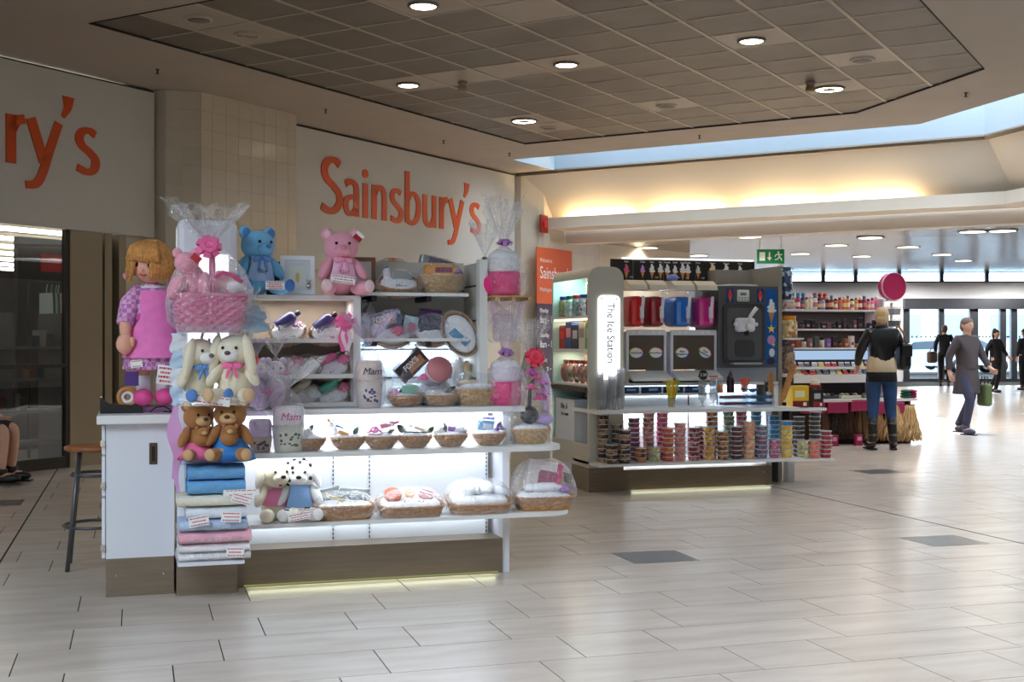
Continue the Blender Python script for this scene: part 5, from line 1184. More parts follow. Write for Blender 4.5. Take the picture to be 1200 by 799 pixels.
def frame(label, x, q, z, w, h, fc, inner, rz=0, lean=-.12):
    o = thing('picture_frame', label, 'picture frame', (X_(x, q), q, z), rot=(lean, 0, rz)); m = mat('frame_%02x%02x%02x' % fc, fc, .35); b = .024
    for a, c in (((-w/2, 0, 0), (w/2, .02, b)), ((-w/2, 0, h-b), (w/2, .02, h)), ((-w/2, 0, b), (-w/2+b, .02, h-b)), ((w/2-b, 0, b), (w/2, .02, h-b))): part('frame_bar', MB().b2(a, c), m, o)
    part('mount', MB().b2((-w/2+b, .008, b), (w/2-b, .016, h-b)), mat('mount_%02x' % inner[0], inner, .5), o)
    part('picture', MB().b2((-w*.24, .006, h*.22), (w*.24, .009, h*.75)), mat('print_cream', (226, 230, 222), .6), o)
    return o
o = frame('white picture frame with a small silver teddy between the two bears', 349, 7.05, Z4+.004, .195, .225, (240, 242, 244), (214, 222, 228), R(-2))
part('silver_teddy', MB().ell((.062, -.008, .05), (.014, .008, .016), 8, 6).ell((.062, -.008, .072), .011, 8, 6).ell((.053, -.008, .082), .005, 6, 5).ell((.071, -.008, .082), .005, 6, 5), M_screw, o, True); text('lettering', 'christening', .022, M_white, o, (0, .005, .19))
mb = MB(); mb.ell((0, .004, .10), (.012, .002, .03), 6, 5); part('picture_motif', mb, mat('motif_gold', (206, 190, 130), .6), o)
frame('brown wooden picture frame behind the pink bear', 421, 7.14, Z4+.004, .19, .23, (122, 78, 44), (226, 224, 218), R(-10))
o = thing('photo_album', 'black photo album leaning behind the blue bear', 'album', (X_(326, 7.20), 7.20, Z4), rot=(-.1, 0, 0)); part('cover', MB().rbox((0, 0, .10), (.14, .02, .20), .004), M_black, o); part('spine', MB().rbox((-.072, 0, .10), (.008, .026, .2), .003), mat('spine_white', (230, 230, 230), .5), o)
# --- right bay shelves
oval('oval hamper with a silver bag and toiletries, left on the top bay shelf', 466, 7.08, 1.622, [K('bottle', loc=(-.06, .02, .06), rot=(-.7, -.1, 0), size=(.024, 0, .10), c=(236, 236, 240), c2=(110, 120, 160)), K('box', loc=(.02, .03, .09), rot=(-.4, .1, 0), size=(.12, .03, .07), c=(170, 176, 180), m=mat('grey_foil', (170, 176, 184), .25, metal=.6, bump=.5, bscale=40))], 'Mam', M_ink, w=.26, d=.19, seed=61, group='hampers in the right bay', lean=30, wrap=.08, h=.06, yaw=0)
hamper('oval_hamper', 'pale wicker hamper with an orange chocolate box, right on the top bay shelf', (X_(517, 7.08), 7.08, 1.622), w=.27, d=.2, h=.09, fill=.03, foot=.72, e=2.2, seed=62, wrap=.09, bm=M_wickp, group='hampers in the right bay', rows=6, items=[K('box', loc=(0, .04, .145), rot=(.1, 0, 0), size=(.19, .03, .06), c=(246, 170, 60), c2=(150, 40, 90)), K('rose', loc=(.11, .02, .13), size=(.024,), c=(140, 60, 160))])
oval('oval hamper with a blue biscuit box and pink rose in the right bay', 455, 7.10, 1.362, [K('box', loc=(-.05, .05, .08), rot=(-.9, -.6, 0), size=(.22, .03, .10), c=(36, 52, 110), c2=(170, 120, 80), txt="FOX'S", tsize=.05), K('rose', loc=(.04, .0, .09), size=(.036,), c=(246, 120, 160)), K('box', loc=(.11, .03, .085), rot=(-.9, .2, 0), size=(.09, .02, .12), c=(186, 210, 226), c2=(220, 110, 150))], 'Grans', M_pinkink, w=.28, d=.22, seed=63, group='hampers in the right bay', lean=52, yaw=6, wrap=.10)
oval('oval hamper with a dark purple chocolate tin in the right bay', 503, 7.10, 1.362, [K('box', loc=(0, .04, .085), rot=(-.9, .08, 0), size=(.15, .04, .12), c=(58, 52, 84)), K('box', loc=(0, .10, .10), rot=(-.9, .05, 0), size=(.13, .03, .05), c=(96, 40, 110))], 'Mam', M_ink, w=.25, d=.21, seed=64, group='hampers in the right bay', lean=52, yaw=2, wrap=.10)
oval('white towel hamper with blue print leaning on its side in the right bay', 538, 7.04, 1.37, [K('box', loc=(-.03, .0, .078), rot=(-.2, 0, .3), size=(.05, .08, .01), c=(60, 140, 190)), K('box', loc=(.0, -.06, .075), rot=(-.2, 0, .3), size=(.05, .04, .008), c=(90, 160, 210))], None, None, w=.20, d=.29, seed=65, group='hampers in the right bay', lean=75, yaw=-26, wrap=.06)
o = thing('bagged_towel', 'pale blue bagged towel at the left of the right bay', 'gift bag', (X_(424, 7.10), 7.10, 1.358)); part('towel_roll', MB().ell((0, 0, .07), (.05, .06, .07), 12, 9, nz=.2), mat('pale_blue_towel', (206, 218, 232), .95), o, True); item(o, 'rose', loc=(0, -.06, .09), size=(.02,), c=(160, 190, 220)); film(o, wrap_mb(.13, .14, .16, 2, 30, seed=66, crease=.12, gather=(.06, .8)))
# on a ledge behind the bay top
kp('top_ledge', (bx0, 7.30, 1.752), (bx1, 7.44, 1.77), M_shelf)
o = thing('round_hamper', 'small hamper with a red topped gift on top of the right bay', 'gift hamper', (X_(460, 7.37), 7.37, 1.771)); part('basket', basket_mb(.17, .02+.08, .04, 3, 40, 2, .7), M_wickp, o); item(o, 'puff', loc=(0, 0, .05), size=(.03, .02, .03), c=(200, 90, 60)); film(o, wrap_mb(.17, .1, .075, 2, 30, seed=70))
o = thing('chocolate_box', 'long dark purple chocolate box tilted on top of the right bay', 'box', (X_(514, 7.37), 7.37, 1.773), rot=(0, R(14), 0)); part('box', MB().rbox((0, 0, .048), (.24, .08, .04), .004), mat('choc_purple', (64, 44, 84), .35, coat=.4), o); part('silver_end', MB().rbox((-.105, -.002, .045), (.05, .084, .05), .004), MATS['grey_foil'], o); film(o, wrap_mb(.26, .1, .08, 5, 30, seed=71))
# --- pink and white towel cakes on the side racks
for z, x, q, lab, s in ((1.606, 590, 6.94, 'tall pink and white towel cake wrapped in cellophane high on the side rack', 1.0), (.962, 592, 6.94, 'pink and white towel cake wrapped in lilac cellophane low on the side rack', .95)):
    o = thing('towel_cake', lab, 'towel cake', (X_(x, q), q, z), group='towel cakes on the side racks')
    part('lower_towel', MB().lathe([(.001, 0), (.095*s, 0), (.10*s, .02), (.10*s, .13), (.09*s, .14), (.001, .14)], 26, fn=lambda a, i, r, zz: (r*(1+.04*sin(a*7)), zz), cap=False), M_hot, o, True)
    part('upper_towel', MB().lathe([(.001, .135), (.085*s, .135), (.095*s, .16), (.09*s, .24), (.06*s, .265), (.001, .265)], 26, fn=lambda a, i, r, zz: (r*(1+.04*sin(a*6)), zz), cap=False), M_towel, o, True)
    part('folded_flannel', MB().ell((-.085, -.03, .07), (.05, .05, .06), 12, 8, nz=.2), M_hot, o, True)
    part('tie', bow_mb(.05), mat('lilac_ribbon', (196, 140, 210), .5), o, False, (0, -.02, .305), (.2, 0, 0))
    film(o, wrap_mb(.25, .24, .30, 2, 44, seed=80+int(z*9), crease=.06, gather=(.26 if z > 1 else .36, 1.0)), None if z > 1 else M_cello2)
o = thing('cellophane_parcel', 'crumpled clear cellophane parcel standing on the rack between the towel cakes', 'parcel', (X_(590, 6.97), 6.97, 1.33))
part('clear_box', MB().rbox((0, 0, .09), (.12, .1, .16), .02), mat_film('frosted', (.95, .94, .94), .18, .5, .2, 40, .8), o)
film(o, wrap_mb(.2, .18, .2, 2, 36, seed=90, crease=.2, gather=(.05, .8)))
# second fan of cellophane behind the top towel cake
o = thing('wrapped_bottle', 'dark bottle wrapped in cellophane beside the end upright', 'gift bottle', (X_(568, 7.16), 7.16, 1.606))
b_, c_ = bottle_mb(.035, .24); part('bottle', b_, mat('dark_bottle', (60, 40, 60), .2), o, True); part('cap', c_, M_black, o, True); film(o, wrap_mb(.13, .12, .25, 2, 34, seed=93, crease=.1, gather=(.2, 1.5)))
# ================================================================== the ice kiosk
KX, KY = 4.15, 10.25
ice = thing('ice_kiosk', 'white ice dessert kiosk with lit sign pylon and shelves of sweet tubs', 'kiosk', (KX, KY, 0))
M_champ = mat('champagne_panel', (206, 202, 188), .35, metal=.15)
def ip(name, a, b, m, par=None, r=0):
    o_ = Vector((KX, KY, 0)); a = Vector(a)-o_; b = Vector(b)-o_; mb = MB()
    if r: mb.rbox((a+b)/2, [abs(b[i]-a[i]) for i in range(3)], r)
    else: mb.b2(a, b)
    return part(name, mb, m, par or ice)
# pylon: arched hood with an open, lit side full of sweets
PX0, PX1, PQ0, PQ1, PT_ = 3.83, 4.16, 10.20, 11.20, 2.0
ip('pylon_plinth', (PX0, PQ0, 0), (PX1, PQ0+.45, .215), M_brush); ip('base_plinth', (PX1, KY+.02, 0), (5.68, 10.75, .18), M_brush)
for x in (4.25, 5.6): part('screw', MB().lathe([(.001, 0), (.009, 0), (.006, .004), (.001, .005)], 10, (x-KX, .02, .12), rot=Matrix.Rotation(R(90), 3, 'X')), M_screw, ice)
def arch(r, inset=0, z0=.215):
    x0, x1, zt = PX0+inset, PX1-inset, PT_-inset; r = max(r-inset, .01)
    p = [(x0, z0)] + [(x0+r-r*cos(a), zt-r+r*sin(a)) for a in [k*pi/2/6 for k in range(7)]] + [(x1-r+r*sin(a), zt-r+r*cos(a)) for a in [k*pi/2/6 for k in range(7)]] + [(x1, z0)]
    return p
off = Vector((KX, KY, 0))
mb = MB(); mb.prism([Vector((x, PQ0, z))-off for x, z in arch(.10)], (0, .04, 0)); part('pylon_front', mb, M_champ, ice)
mb = MB(); mb.prism([Vector((x, PQ1-.03, z))-off for x, z in arch(.10)], (0, .03, 0)); part('pylon_back', mb, mat('hood_aqua', (176, 214, 206), .4), ice)
top = [p for p in arch(.10) if p[1] > PT_-.13] ; inn = [p for p in arch(.10, .015) if p[1] > PT_-.13]
mb = MB(); mb.prism([Vector((x, PQ0+.04, z))-off for x, z in top+inn[::-1]], (0, PQ1-PQ0-.07, 0)); part('hood_top', mb, M_champ, ice)
ip('hood_wall', (PX1-.02, PQ0+.04, .215), (PX1, PQ1-.03, PT_-.10), M_champ)
ip('hood_side', (PX0, PQ0+.04, .215), (PX0+.02, PQ1-.03, .42), M_champ)
for z in (.93, 1.245, 1.545): ip('hood_shelf', (PX0+.005, PQ0+.04, z), (PX1-.02, PQ1-.03, z+.022), M_shelf)
ip('hood_counter', (PX0-.02, PQ0+.05, .885), (PX1-.02, PQ1+.6, .925), mat('dark_wood', (66, 50, 42), .4))
area('hood_led', (3.98, 10.7, PT_-.03), .12, .8, 3.5, (.75, 1, .95), (0, 0, 0)); area('hood_led', (3.98, 10.7, 1.535), .12, .8, 2.2, (1, .80, .60), (0, 0, 0)); area('hood_led', (3.98, 10.7, 1.235), .12, .8, 2.0, (1, .74, .6), (0, 0, 0))
ip('hood_led_strip', (PX0+.004, PQ0+.06, 1.528), (PX0+.03, PQ1-.05, 1.542), mat_emit('led_peach', (255, 214, 176), 2.5))
# lit sign
def rrect(x0, x1, z0, z1, r, y):
    return [Vector((cx+r*cos(a), y, cz+r*sin(a))) for cx, cz, a0 in ((x1-r, z1-r, 0), (x0+r, z1-r, pi/2), (x0+r, z0+r, pi), (x1-r, z0+r, 3*pi/2)) for a in [a0+k*pi/2/5 for k in range(6)]]
mb = MB(); mb.prism([p-off for p in rrect(3.915, 4.12, 1.0, 1.745, .045, PQ0)], (0, -.014, 0)); sg = part('lit_sign', mb, mat_emit('sign_glow', (246, 250, 255), 1.6), ice)
text('lettering', 'The Ice Station', .102, mat('sign_ink', (52, 62, 74), .5), sg, (4.03-KX, PQ0-.0165-KY, 1.68), (R(90), R(90), 0), align='LEFT', depth=.001, sx=.86, off=.0012)
for x, z in ((3.945, 1.715), (4.09, 1.715), (4.09, 1.03), (3.945, 1.03)): part('stud', MB().lathe([(.001, 0), (.009, 0), (.006, .006), (.001, .007)], 10, (x-KX, PQ0-.014-KY, z), rot=Matrix.Rotation(R(90), 3, 'X')), M_trim, sg)
# shelves, back panels
ip('shelf', (PX0, 9.95, .245), (5.85, 10.60, .268), M_shelf); ip('side_shelf', (5.86, 10.10, .225), (6.25, 10.5, .245), M_shelf)
ip('worktop', (PX0-.01, 9.97, .703), (5.80, 10.62, .735), M_shelf); ip('side_worktop', (5.80, 10.12, .690), (6.17, 10.55, .715), M_shelf)
ip('end_panel', (5.70, 10.42, .06), (5.76, 10.7, .70), M_lam); ip('side_post', (5.93, 10.42, 0), (6.0, 10.5, .225), M_lam)
xs2 = [4.17, 4.98, 5.28, 5.70]
for a, b in zip(xs2, xs2[1:]):
    ip('back_panel', (a+.006, 10.60, .18), (b-.006, 10.63, .93), M_back)
    ip('upright_slot', (b-.006, 10.598, .18), (b+.006, 10.62, .93), M_slot)
for z, pw in ((.925, 2.6), (.698, 3.2), (.242, 1.5)):
    ip('led_strip', (4.2, 10.55, z), (5.68, 10.57, z+.004), M_led); area('shelf_led', (4.94, 10.55, z-.004), 1.46, .03, pw, COOL, (R(10), 0, 0))
area('base_led', (4.95, 10.24, .03), 1.4, .02, .3, (.92, .95, .66), (R(-35), 0, 0))
ip('machine_shelf', (4.18, 10.42, .93), (5.86, 11.0, .955), M_shelf)
ip('tall_side_panel', (5.83, 10.42, .0), (5.87, 11.0, 2.05), mat('panel_grey', (150, 146, 138), .5)); ip('tall_cabinet', (5.45, 10.95, .0), (5.83, 11.2, 2.04), MATS['panel_grey'])
# tubs of sweets
def speckle(name, c1, c2, sc=34):
    if name in MATS: return MATS[name]
    m = mat(name, c1, .35, coat=.3); nt = m.node_tree; N = nt.nodes; L = nt.links
    g = N.new('ShaderNodeNewGeometry'); v = N.new('ShaderNodeTexVoronoi'); v.inputs['Scale'].default_value = sc; L.new(g.outputs['Position'], v.inputs['Vector'])
    rp = N.new('ShaderNodeValToRGB'); rp.color_ramp.interpolation = 'CONSTANT'; rp.color_ramp.elements[0].color = srgb(c1); rp.color_ramp.elements[1].position = .5; rp.color_ramp.elements[1].color = srgb(c2)
    e = rp.color_ramp.elements.new(.8); e.color = srgb(tuple(min(255, v_*1.15+10) for v_ in c1))
    sp = N.new('ShaderNodeSeparateColor'); L.new(v.outputs['Color'], sp.inputs[0]); L.new(sp.outputs[0], rp.inputs[0]); L.new(rp.outputs[0], N['Principled BSDF'].inputs['Base Color']); return m
TH = .0425
tubm = {}
M_lid = mat('tub_lid', (206, 208, 206), .25, coat=.5)
def lid_mesh():
    mb = MB(); mb.lathe([(.001, TH-.008), (.0545, TH-.008), (.056, TH-.005), (.0545, TH-.001), (.048, TH-.0015), (.001, TH-.0015)], 12, cap=False); return mb.mesh('lid', M_lid, True)
LIDM = lid_mesh()
def tub_mesh(m):
    if m.name not in tubm:
        mb = MB(); mb.lathe([(.001, 0), (.043, 0), (.045, .003), (.0515, TH-.008), (.001, TH-.008)], 12, cap=False); tubm[m.name] = mb.mesh('tub', m, True)
    return tubm[m.name]
SC = {'nougat': ((176, 132, 92), (96, 62, 50)), 'liquorice': ((40, 32, 34), (150, 110, 70)), 'purple': ((120, 50, 84), (150, 70, 100)), 'mixed': ((186, 110, 50), (90, 44, 40)), 'pink': ((226, 120, 130), (196, 90, 96)), 'rainbow': ((212, 130, 130), (150, 110, 70)),
      'hotpink': ((216, 76, 128), (190, 50, 100)), 'orange': ((206, 90, 60), (220, 150, 60)), 'salmon': ((226, 132, 122), (236, 160, 150)), 'cherry': ((120, 34, 46), (200, 130, 130)), 'amber': ((222, 170, 70), (190, 120, 50)), 'toffee': ((170, 110, 60), (96, 60, 40)),
      'green': ((128, 146, 110), (96, 116, 100)), 'cola': ((96, 42, 46), (60, 34, 34)), 'peach': ((230, 146, 100), (236, 190, 130)), 'blue': ((40, 120, 170), (70, 160, 200)), 'bluemix': ((110, 112, 140), (150, 90, 110)), 'rose': ((214, 120, 150), (180, 90, 120)), 'yellow': ((240, 196, 80), (230, 170, 60)), 'dark': ((58, 48, 50), (90, 74, 70)), 'coral': ((246, 110, 90), (250, 150, 120)), 'cream': ((206, 200, 140), (180, 170, 110)), 'berry': ((170, 40, 60), (110, 60, 70))}
NICE = {'nougat': 'brown nougat', 'liquorice': 'black liquorice', 'purple': 'purple', 'mixed': 'brown and orange', 'pink': 'pink', 'rainbow': 'pink and tan', 'hotpink': 'hot pink', 'orange': 'orange red', 'salmon': 'salmon pink', 'cherry': 'dark cherry', 'amber': 'amber yellow', 'toffee': 'toffee brown', 'green': 'grey green', 'cola': 'cola brown', 'peach': 'peach', 'blue': 'blue', 'bluemix': 'grey blue', 'rose': 'rose pink', 'yellow': 'bright yellow', 'dark': 'dark brown', 'coral': 'coral', 'cream': 'pale green', 'berry': 'dark red'}
STACKS = [(707, 10, 'nougat', 1, 'at the far left end'), (717, 4, 'nougat', 0, 'before the leftmost stack'), (723, 8, 'liquorice', 1, 'behind the short nougat stack'), (732, 7, 'liquorice', 0, 'third from the left end'),
          (743, 9, 'purple', 1, 'behind the liquorice stack'), (751, 3, 'mixed', 0, 'short, before the purple stack'), (760, 10, 'rainbow', 1, 'right of the purple stack'), (767, 3, 'cream', 0, 'short, before the pink and tan stack'), (776, 10, 'hotpink', 1, 'left of the salmon stack'),
          (783, 7, 'orange', 0, 'before the hot pink stack'), (797, 8, 'salmon', 0, 'left of the cherry stack'), (813, 7, 'cherry', 0, 'right of the salmon stack'), (821, 7, 'cherry', 1, 'behind the front cherry stack'), (831, 7, 'amber', 0, 'in the middle of the shelf'), (834, 10, 'mixed', 1, 'behind the amber stack'),
          (847, 6, 'toffee', 0, 'right of the amber stack'), (854, 10, 'green', 1, 'behind the toffee stack'), (863, 7, 'cola', 0, 'left of the peach stack'), (869, 10, 'rose', 1, 'behind the cola stack'), (878, 8, 'peach', 0, 'left of the grey blue stack'), (886, 10, 'blue', 1, 'behind the peach stack'), (893, 7, 'bluemix', 0, 'left of the rose pink stack'),
          (908, 4, 'rose', 0, 'short, left of the bright yellow stack'), (907, 9, 'blue', 1, 'behind the short rose stack'), (922, 8, 'yellow', 0, 'at the right end of the shelf')]
def tublab(kd, i, n, where):
    pos = 'bottom' if i == 0 else ('top' if i == n-1 else ORDL[i]+' up')
    return '%s sweets tub, %s of the stack %s' % (kd, pos, where.replace('short, ', ''))
def stacks(L_, z0, qf, qb, seed):
    random.seed(seed)
    for x, n, kind, back, where in L_:
        q = (qb if back else qf)-(.075 if x < 738 else 0); c = X_(x, q)
        for i in range(n):
            kd = kind
            if kind in ('nougat', 'liquorice') and i % 2: kd = {'nougat': 'liquorice', 'liquorice': 'nougat'}[kind]
            if kind == 'yellow' and i == n-1: kd = 'blue'
            m = speckle('sweets_'+kd, *SC[kd])
            o = thing('sweet_tub', tublab(NICE[kd], i, n, where), 'sweet tub', (c+random.uniform(-.004, .004), q+random.uniform(-.004, .004), z0+.0005+i*TH), random.uniform(0, 1), sc=(1.04, 1.04, 1), group='tubs of sweets on the ice kiosk')
            part('tub', tub_mesh(m), None, o); part('lid', LIDM, None, o)
stacks(STACKS, .268, 10.09, 10.24, 3)
stacks([(936, 9, 'dark', 1, 'behind the pale green stack'), (955, 10, 'dark', 1, 'tallest on the low side shelf'), (941, 4, 'cream', 0, 'left on the low side shelf'), (954, 4, 'coral', 0, 'before the tallest dark stack'), (968, 6, 'berry', 0, 'rightmost on the low side shelf')], .245, 10.18, 10.34, 4)
# cups, straws and jars on the worktop
M_cup = mat_film('clear_plastic', (.93, .94, .95), .10, .6, .15, 60, .2, 16, 0)
ZW = .736
for k, (x, h, lab) in enumerate(((702, .37, 'tall stack of clear cups, leftmost before the lit sign'), (708, .30, 'stack of clear cups, second before the lit sign'), (717, .34, 'stack of clear cups, third before the lit sign'), (728, .40, 'tallest stack of clear cups, at the right edge of the pylon'))):
    o = thing('cup_stack', lab, 'cup stack', (X_(x, 10.1), 10.09+.03*(k % 2), ZW), group='stacks of clear cups')
    n = int((h-.1)/.02)
    for i in range(n):
        if i == 0: _m = MB().lathe([(.028, 0), (.038, .085), (.040, .088), (.037, .088), (.027, .003), (.001, .002)], 14, cap=False).mesh('cup', M_cup, True)
        part('cup', _m, None, o, loc=(0, 0, i*.02))
o = thing('small_cup', 'small clear cup standing alone before the cup stacks', 'cup', (X_(722, 10.06), 10.05, ZW)); part('cup_wall', MB().lathe([(.03, 0), (.04, .10), (.042, .103), (.039, .103), (.029, .003)], 16, cap=False), M_cup, o, True); part('cup_base', MB().lathe([(.001, .001), (.029, .001), (.029, .004), (.001, .004)], 14, cap=False), M_cup, o)
o = thing('straw_cup', 'cup of yellow, green and orange straws on the worktop', 'straws', (X_(787, 10.3), 10.3, ZW))
part('cup', MB().lathe([(.03, 0), (.038, .09), (.036, .09), (.028, .003)], 14, cap=False), M_cup, o, True)
for i in range(16):
    a = i*2.4; r0, r1 = .015, .05+.015*(i % 3); c = [(246, 220, 40), (130, 206, 50), (250, 160, 40), (240, 230, 60)][i % 4]
    part('straw', MB().tube([(cos(a)*r0, sin(a)*r0*.6, .005), (cos(a)*r1, sin(a)*r1*.6, .25)], .005, 6), mat('straw_%d' % (i % 4), c, .4), o)
for k, x in enumerate((823, 836)):
    o = thing('goblet_stack', 'stack of clear goblets with a red rim, ' + ('left' if k == 0 else 'right') + ' one beside the syrup', 'goblet stack', (X_(x, 10.3), 10.3, ZW), group='stacks of clear goblets')
    for i in range(5): part('goblet', MB().lathe([(.03, 0), (.03, .004), (.006, .01), (.008, .04), (.035, .07), (.04, .13), (.038, .13), (.03, .07), (.001, .05)], 14, (0, 0, i*.034), cap=False), M_cup, o, True)
    part('red_rim', MB().lathe([(.036, .27), (.042, .27), (.042, .282), (.036, .282), (.036, .27)], 14, cap=False), mat('rim_red', (206, 60, 60), .4), o)
o = thing('price_disc', 'small round black price sign on the left goblet stack', 'sign', (X_(824, 10.24), 10.24, 1.03)); part('disc', MB().lathe([(.001, 0), (.045, 0), (.045, .006), (.001, .006)], 24, rot=Matrix.Rotation(R(90), 3, 'X'), cap=False), M_black, o, loc=(0, 0, 0)); text('lettering', '2.50', .04, M_white, o, (0, -.008, 0))
part('holder', MB().cyl((0, .004, -.294), (0, .004, -.03), .003, 6), M_screw, o)
o = thing('sprinkle_jar', 'small jar of coloured sprinkles beside the syrup bottle', 'jar', (X_(844, 10.25), 10.25, .865)); part('jar', MB().lathe([(.001, 0), (.026, 0), (.026, .07), (.001, .07)], 14, cap=False), speckle('sprinkles', (196, 90, 50), (90, 150, 60), 90), o, True); part('lid', MB().lathe([(.001, .07), (.022, .07), (.022, .085), (.001, .085)], 12, cap=False), M_lid, o)
o = thing('syrup_bottle', 'dark chocolate syrup squeeze bottle on the worktop', 'bottle', (X_(856, 10.25), 10.25, .865)); part('bottle', MB().lathe([(.001, 0), (.034, 0), (.036, .01), (.036, .11), (.033, .14), (.022, .155), (.001, .155)], 16, cap=False), mat('syrup_dark', (38, 16, 34), .2), o, True); part('nozzle', MB().lathe([(.022, .155), (.018, .165), (.005, .205), (.001, .206)], 12, cap=False), mat('syrup_cap', (60, 30, 50), .4), o, True)
o = thing('spoon_cup', 'clear cup of orange red plastic spoons on the worktop', 'spoons', (X_(872, 10.25), 10.25, .865)); part('cup', MB().lathe([(.03, 0), (.036, .07), (.034, .07), (.028, .003)], 14, cap=False), M_cup, o, True)
for i in range(10):
    a = i*2.4; r1 = .02+.014*(i % 3); part('spoon', MB().tube([(cos(a)*.012, sin(a)*.008, .004), (cos(a)*r1, sin(a)*r1*.6, .10)], .005, 6).ell((cos(a)*r1*1.1, sin(a)*r1*.66, .115), (.012, .004, .016), 8, 5), mat('spoon_red', (236, 90, 60), .4), o)
o = thing('ice_scoop', 'blue plastic scoop lying on the acrylic drawers', 'scoop', (X_(882, 10.20), 10.2, .865)); part('bowl', MB().lathe([(.001, .0), (.02, .004), (.045, .03), (.05, .036), (.042, .034), (.001, .01)], 16, cap=False), mat('scoop_blue', (30, 96, 160), .4), o, True); part('handle', MB().tube([(-.045, 0, .03), (-.12, 0, .034)], .008, 8), mat('scoop_handle', (40, 50, 60), .4), o, True)
for k, (x0, x1, c) in enumerate(((848, 877, (150, 60, 70)), (879, 908, (60, 130, 180)))):
    a, b = X_(x0, 10.15), X_(x1, 10.15)
    o = thing('acrylic_drawers', 'clear acrylic drawers with ' + ('dark red' if k == 0 else 'blue') + ' wafers on the worktop', 'drawers', ((a+b)/2, 10.2, ZW), group='acrylic drawers'); w = (b-a)/2
    part('case', MB().b2((-w, -.05, .124), (w, .1, .128)).b2((-w, -.05, 0), (-w+.006, .1, .124)).b2((w-.006, -.05, 0), (w, .1, .124)).b2((-w, .096, 0), (w, .1, .124)), mat_glass('acrylic2', (.92, .95, .98), .1), o)
    for i in range(2):
        d = part('drawer', MB().b2((-w+.008, -.055, .006+.06*i), (w-.008, -.05, .058+.06*i)), mat_glass('acrylic3', (.84, .88, .92), .12), o); part('wafers', MB().box((0, .02, .028+.06*i), (w*1.7, .1, .025)), mat('wafer_%d' % k, c, .6), d)
o = thing('waffle_cone_stack', 'slanting stack of waffle cones at the right end of the worktop', 'cones', (X_(911, 10.2), 10.16, ZW), rot=(0, R(22), 0))
M_cone = mat('waffle', (196, 140, 84), .8, bump=.8, bscale=90, var=.2, vscale=30)
for i in range(9):
    if i == 0: _c = MB().lathe([(.006, 0), (.03, .12), (.033, .125), (.028, .12), (.004, .006)], 14, cap=False).mesh('cone', M_cone, True)
    part('cone', _c, None, o, loc=(0, 0, .005+.035*i))
o = thing('waffle_cone_stack', 'upright stack of waffle cones beside the slanting one', 'cones', (X_(903, 10.32), 10.32, ZW))
for i in range(6): part('cone', _c, None, o, loc=(0, 0, .005+.035*i))
o = thing('chocolate_bear', 'small black bear figure on the acrylic drawers', 'figure', (X_(898, 10.26), 10.26, .865)); part('body', MB().ell((0, 0, .03), (.022, .02, .03), 10, 8), M_black, o, True); part('head', MB().ell((0, -.005, .075), .02, 10, 8).ell((-.016, 0, .092), .008, 6, 5).ell((.016, 0, .092), .008, 6, 5), M_black, o, True)
for k, (x0, x1, z1, c, c2, lab) in enumerate(((927, 946, .205, (232, 186, 40), (130, 30, 24), 'yellow and red cone box on the side worktop'), (951, 963, .17, (40, 30, 34), (150, 40, 40), 'dark box with a red tub lid on the side worktop'))):
    a, b = X_(x0, 10.25), X_(x1, 10.25); o = thing('cone_box', lab, 'box', ((a+b)/2, 10.28, .716)); w = b-a
    part('carton', MB().rbox((0, 0, z1/2), (w, .12, z1), .003), mat('carton_%d' % k, c, .45), o); part('lower_print', MB().box((0, -.061, z1*.16), (w*.98, .001, z1*.3)), mat('cartonp_%d' % k, c2, .45), o)
    part('picture_print', MB().box((-.01, -.061, z1*.62), (w*.6, .001, z1*.3)), mat('cartonq_%d' % k, [(240, 226, 180), (180, 180, 180)][k], .45), o); part('barcode', MB().box((w*.25, -.0622, z1*.16), (w*.2, .001, z1*.16)), M_card, o)
o = thing('sweets_bag', 'red lidded bag of sweets on the dark box', 'sweets bag', (X_(957, 10.25), 10.28, .887)); part('bag', MB().ell((0, 0, .05), (.05, .04, .045), 12, 8, nz=.2), mat('bag_white', (226, 210, 190), .4), o, True); part('band', MB().lathe([(.05, .012), (.056, .014), (.056, .036), (.05, .04)], 14, cap=False), M_red, o)
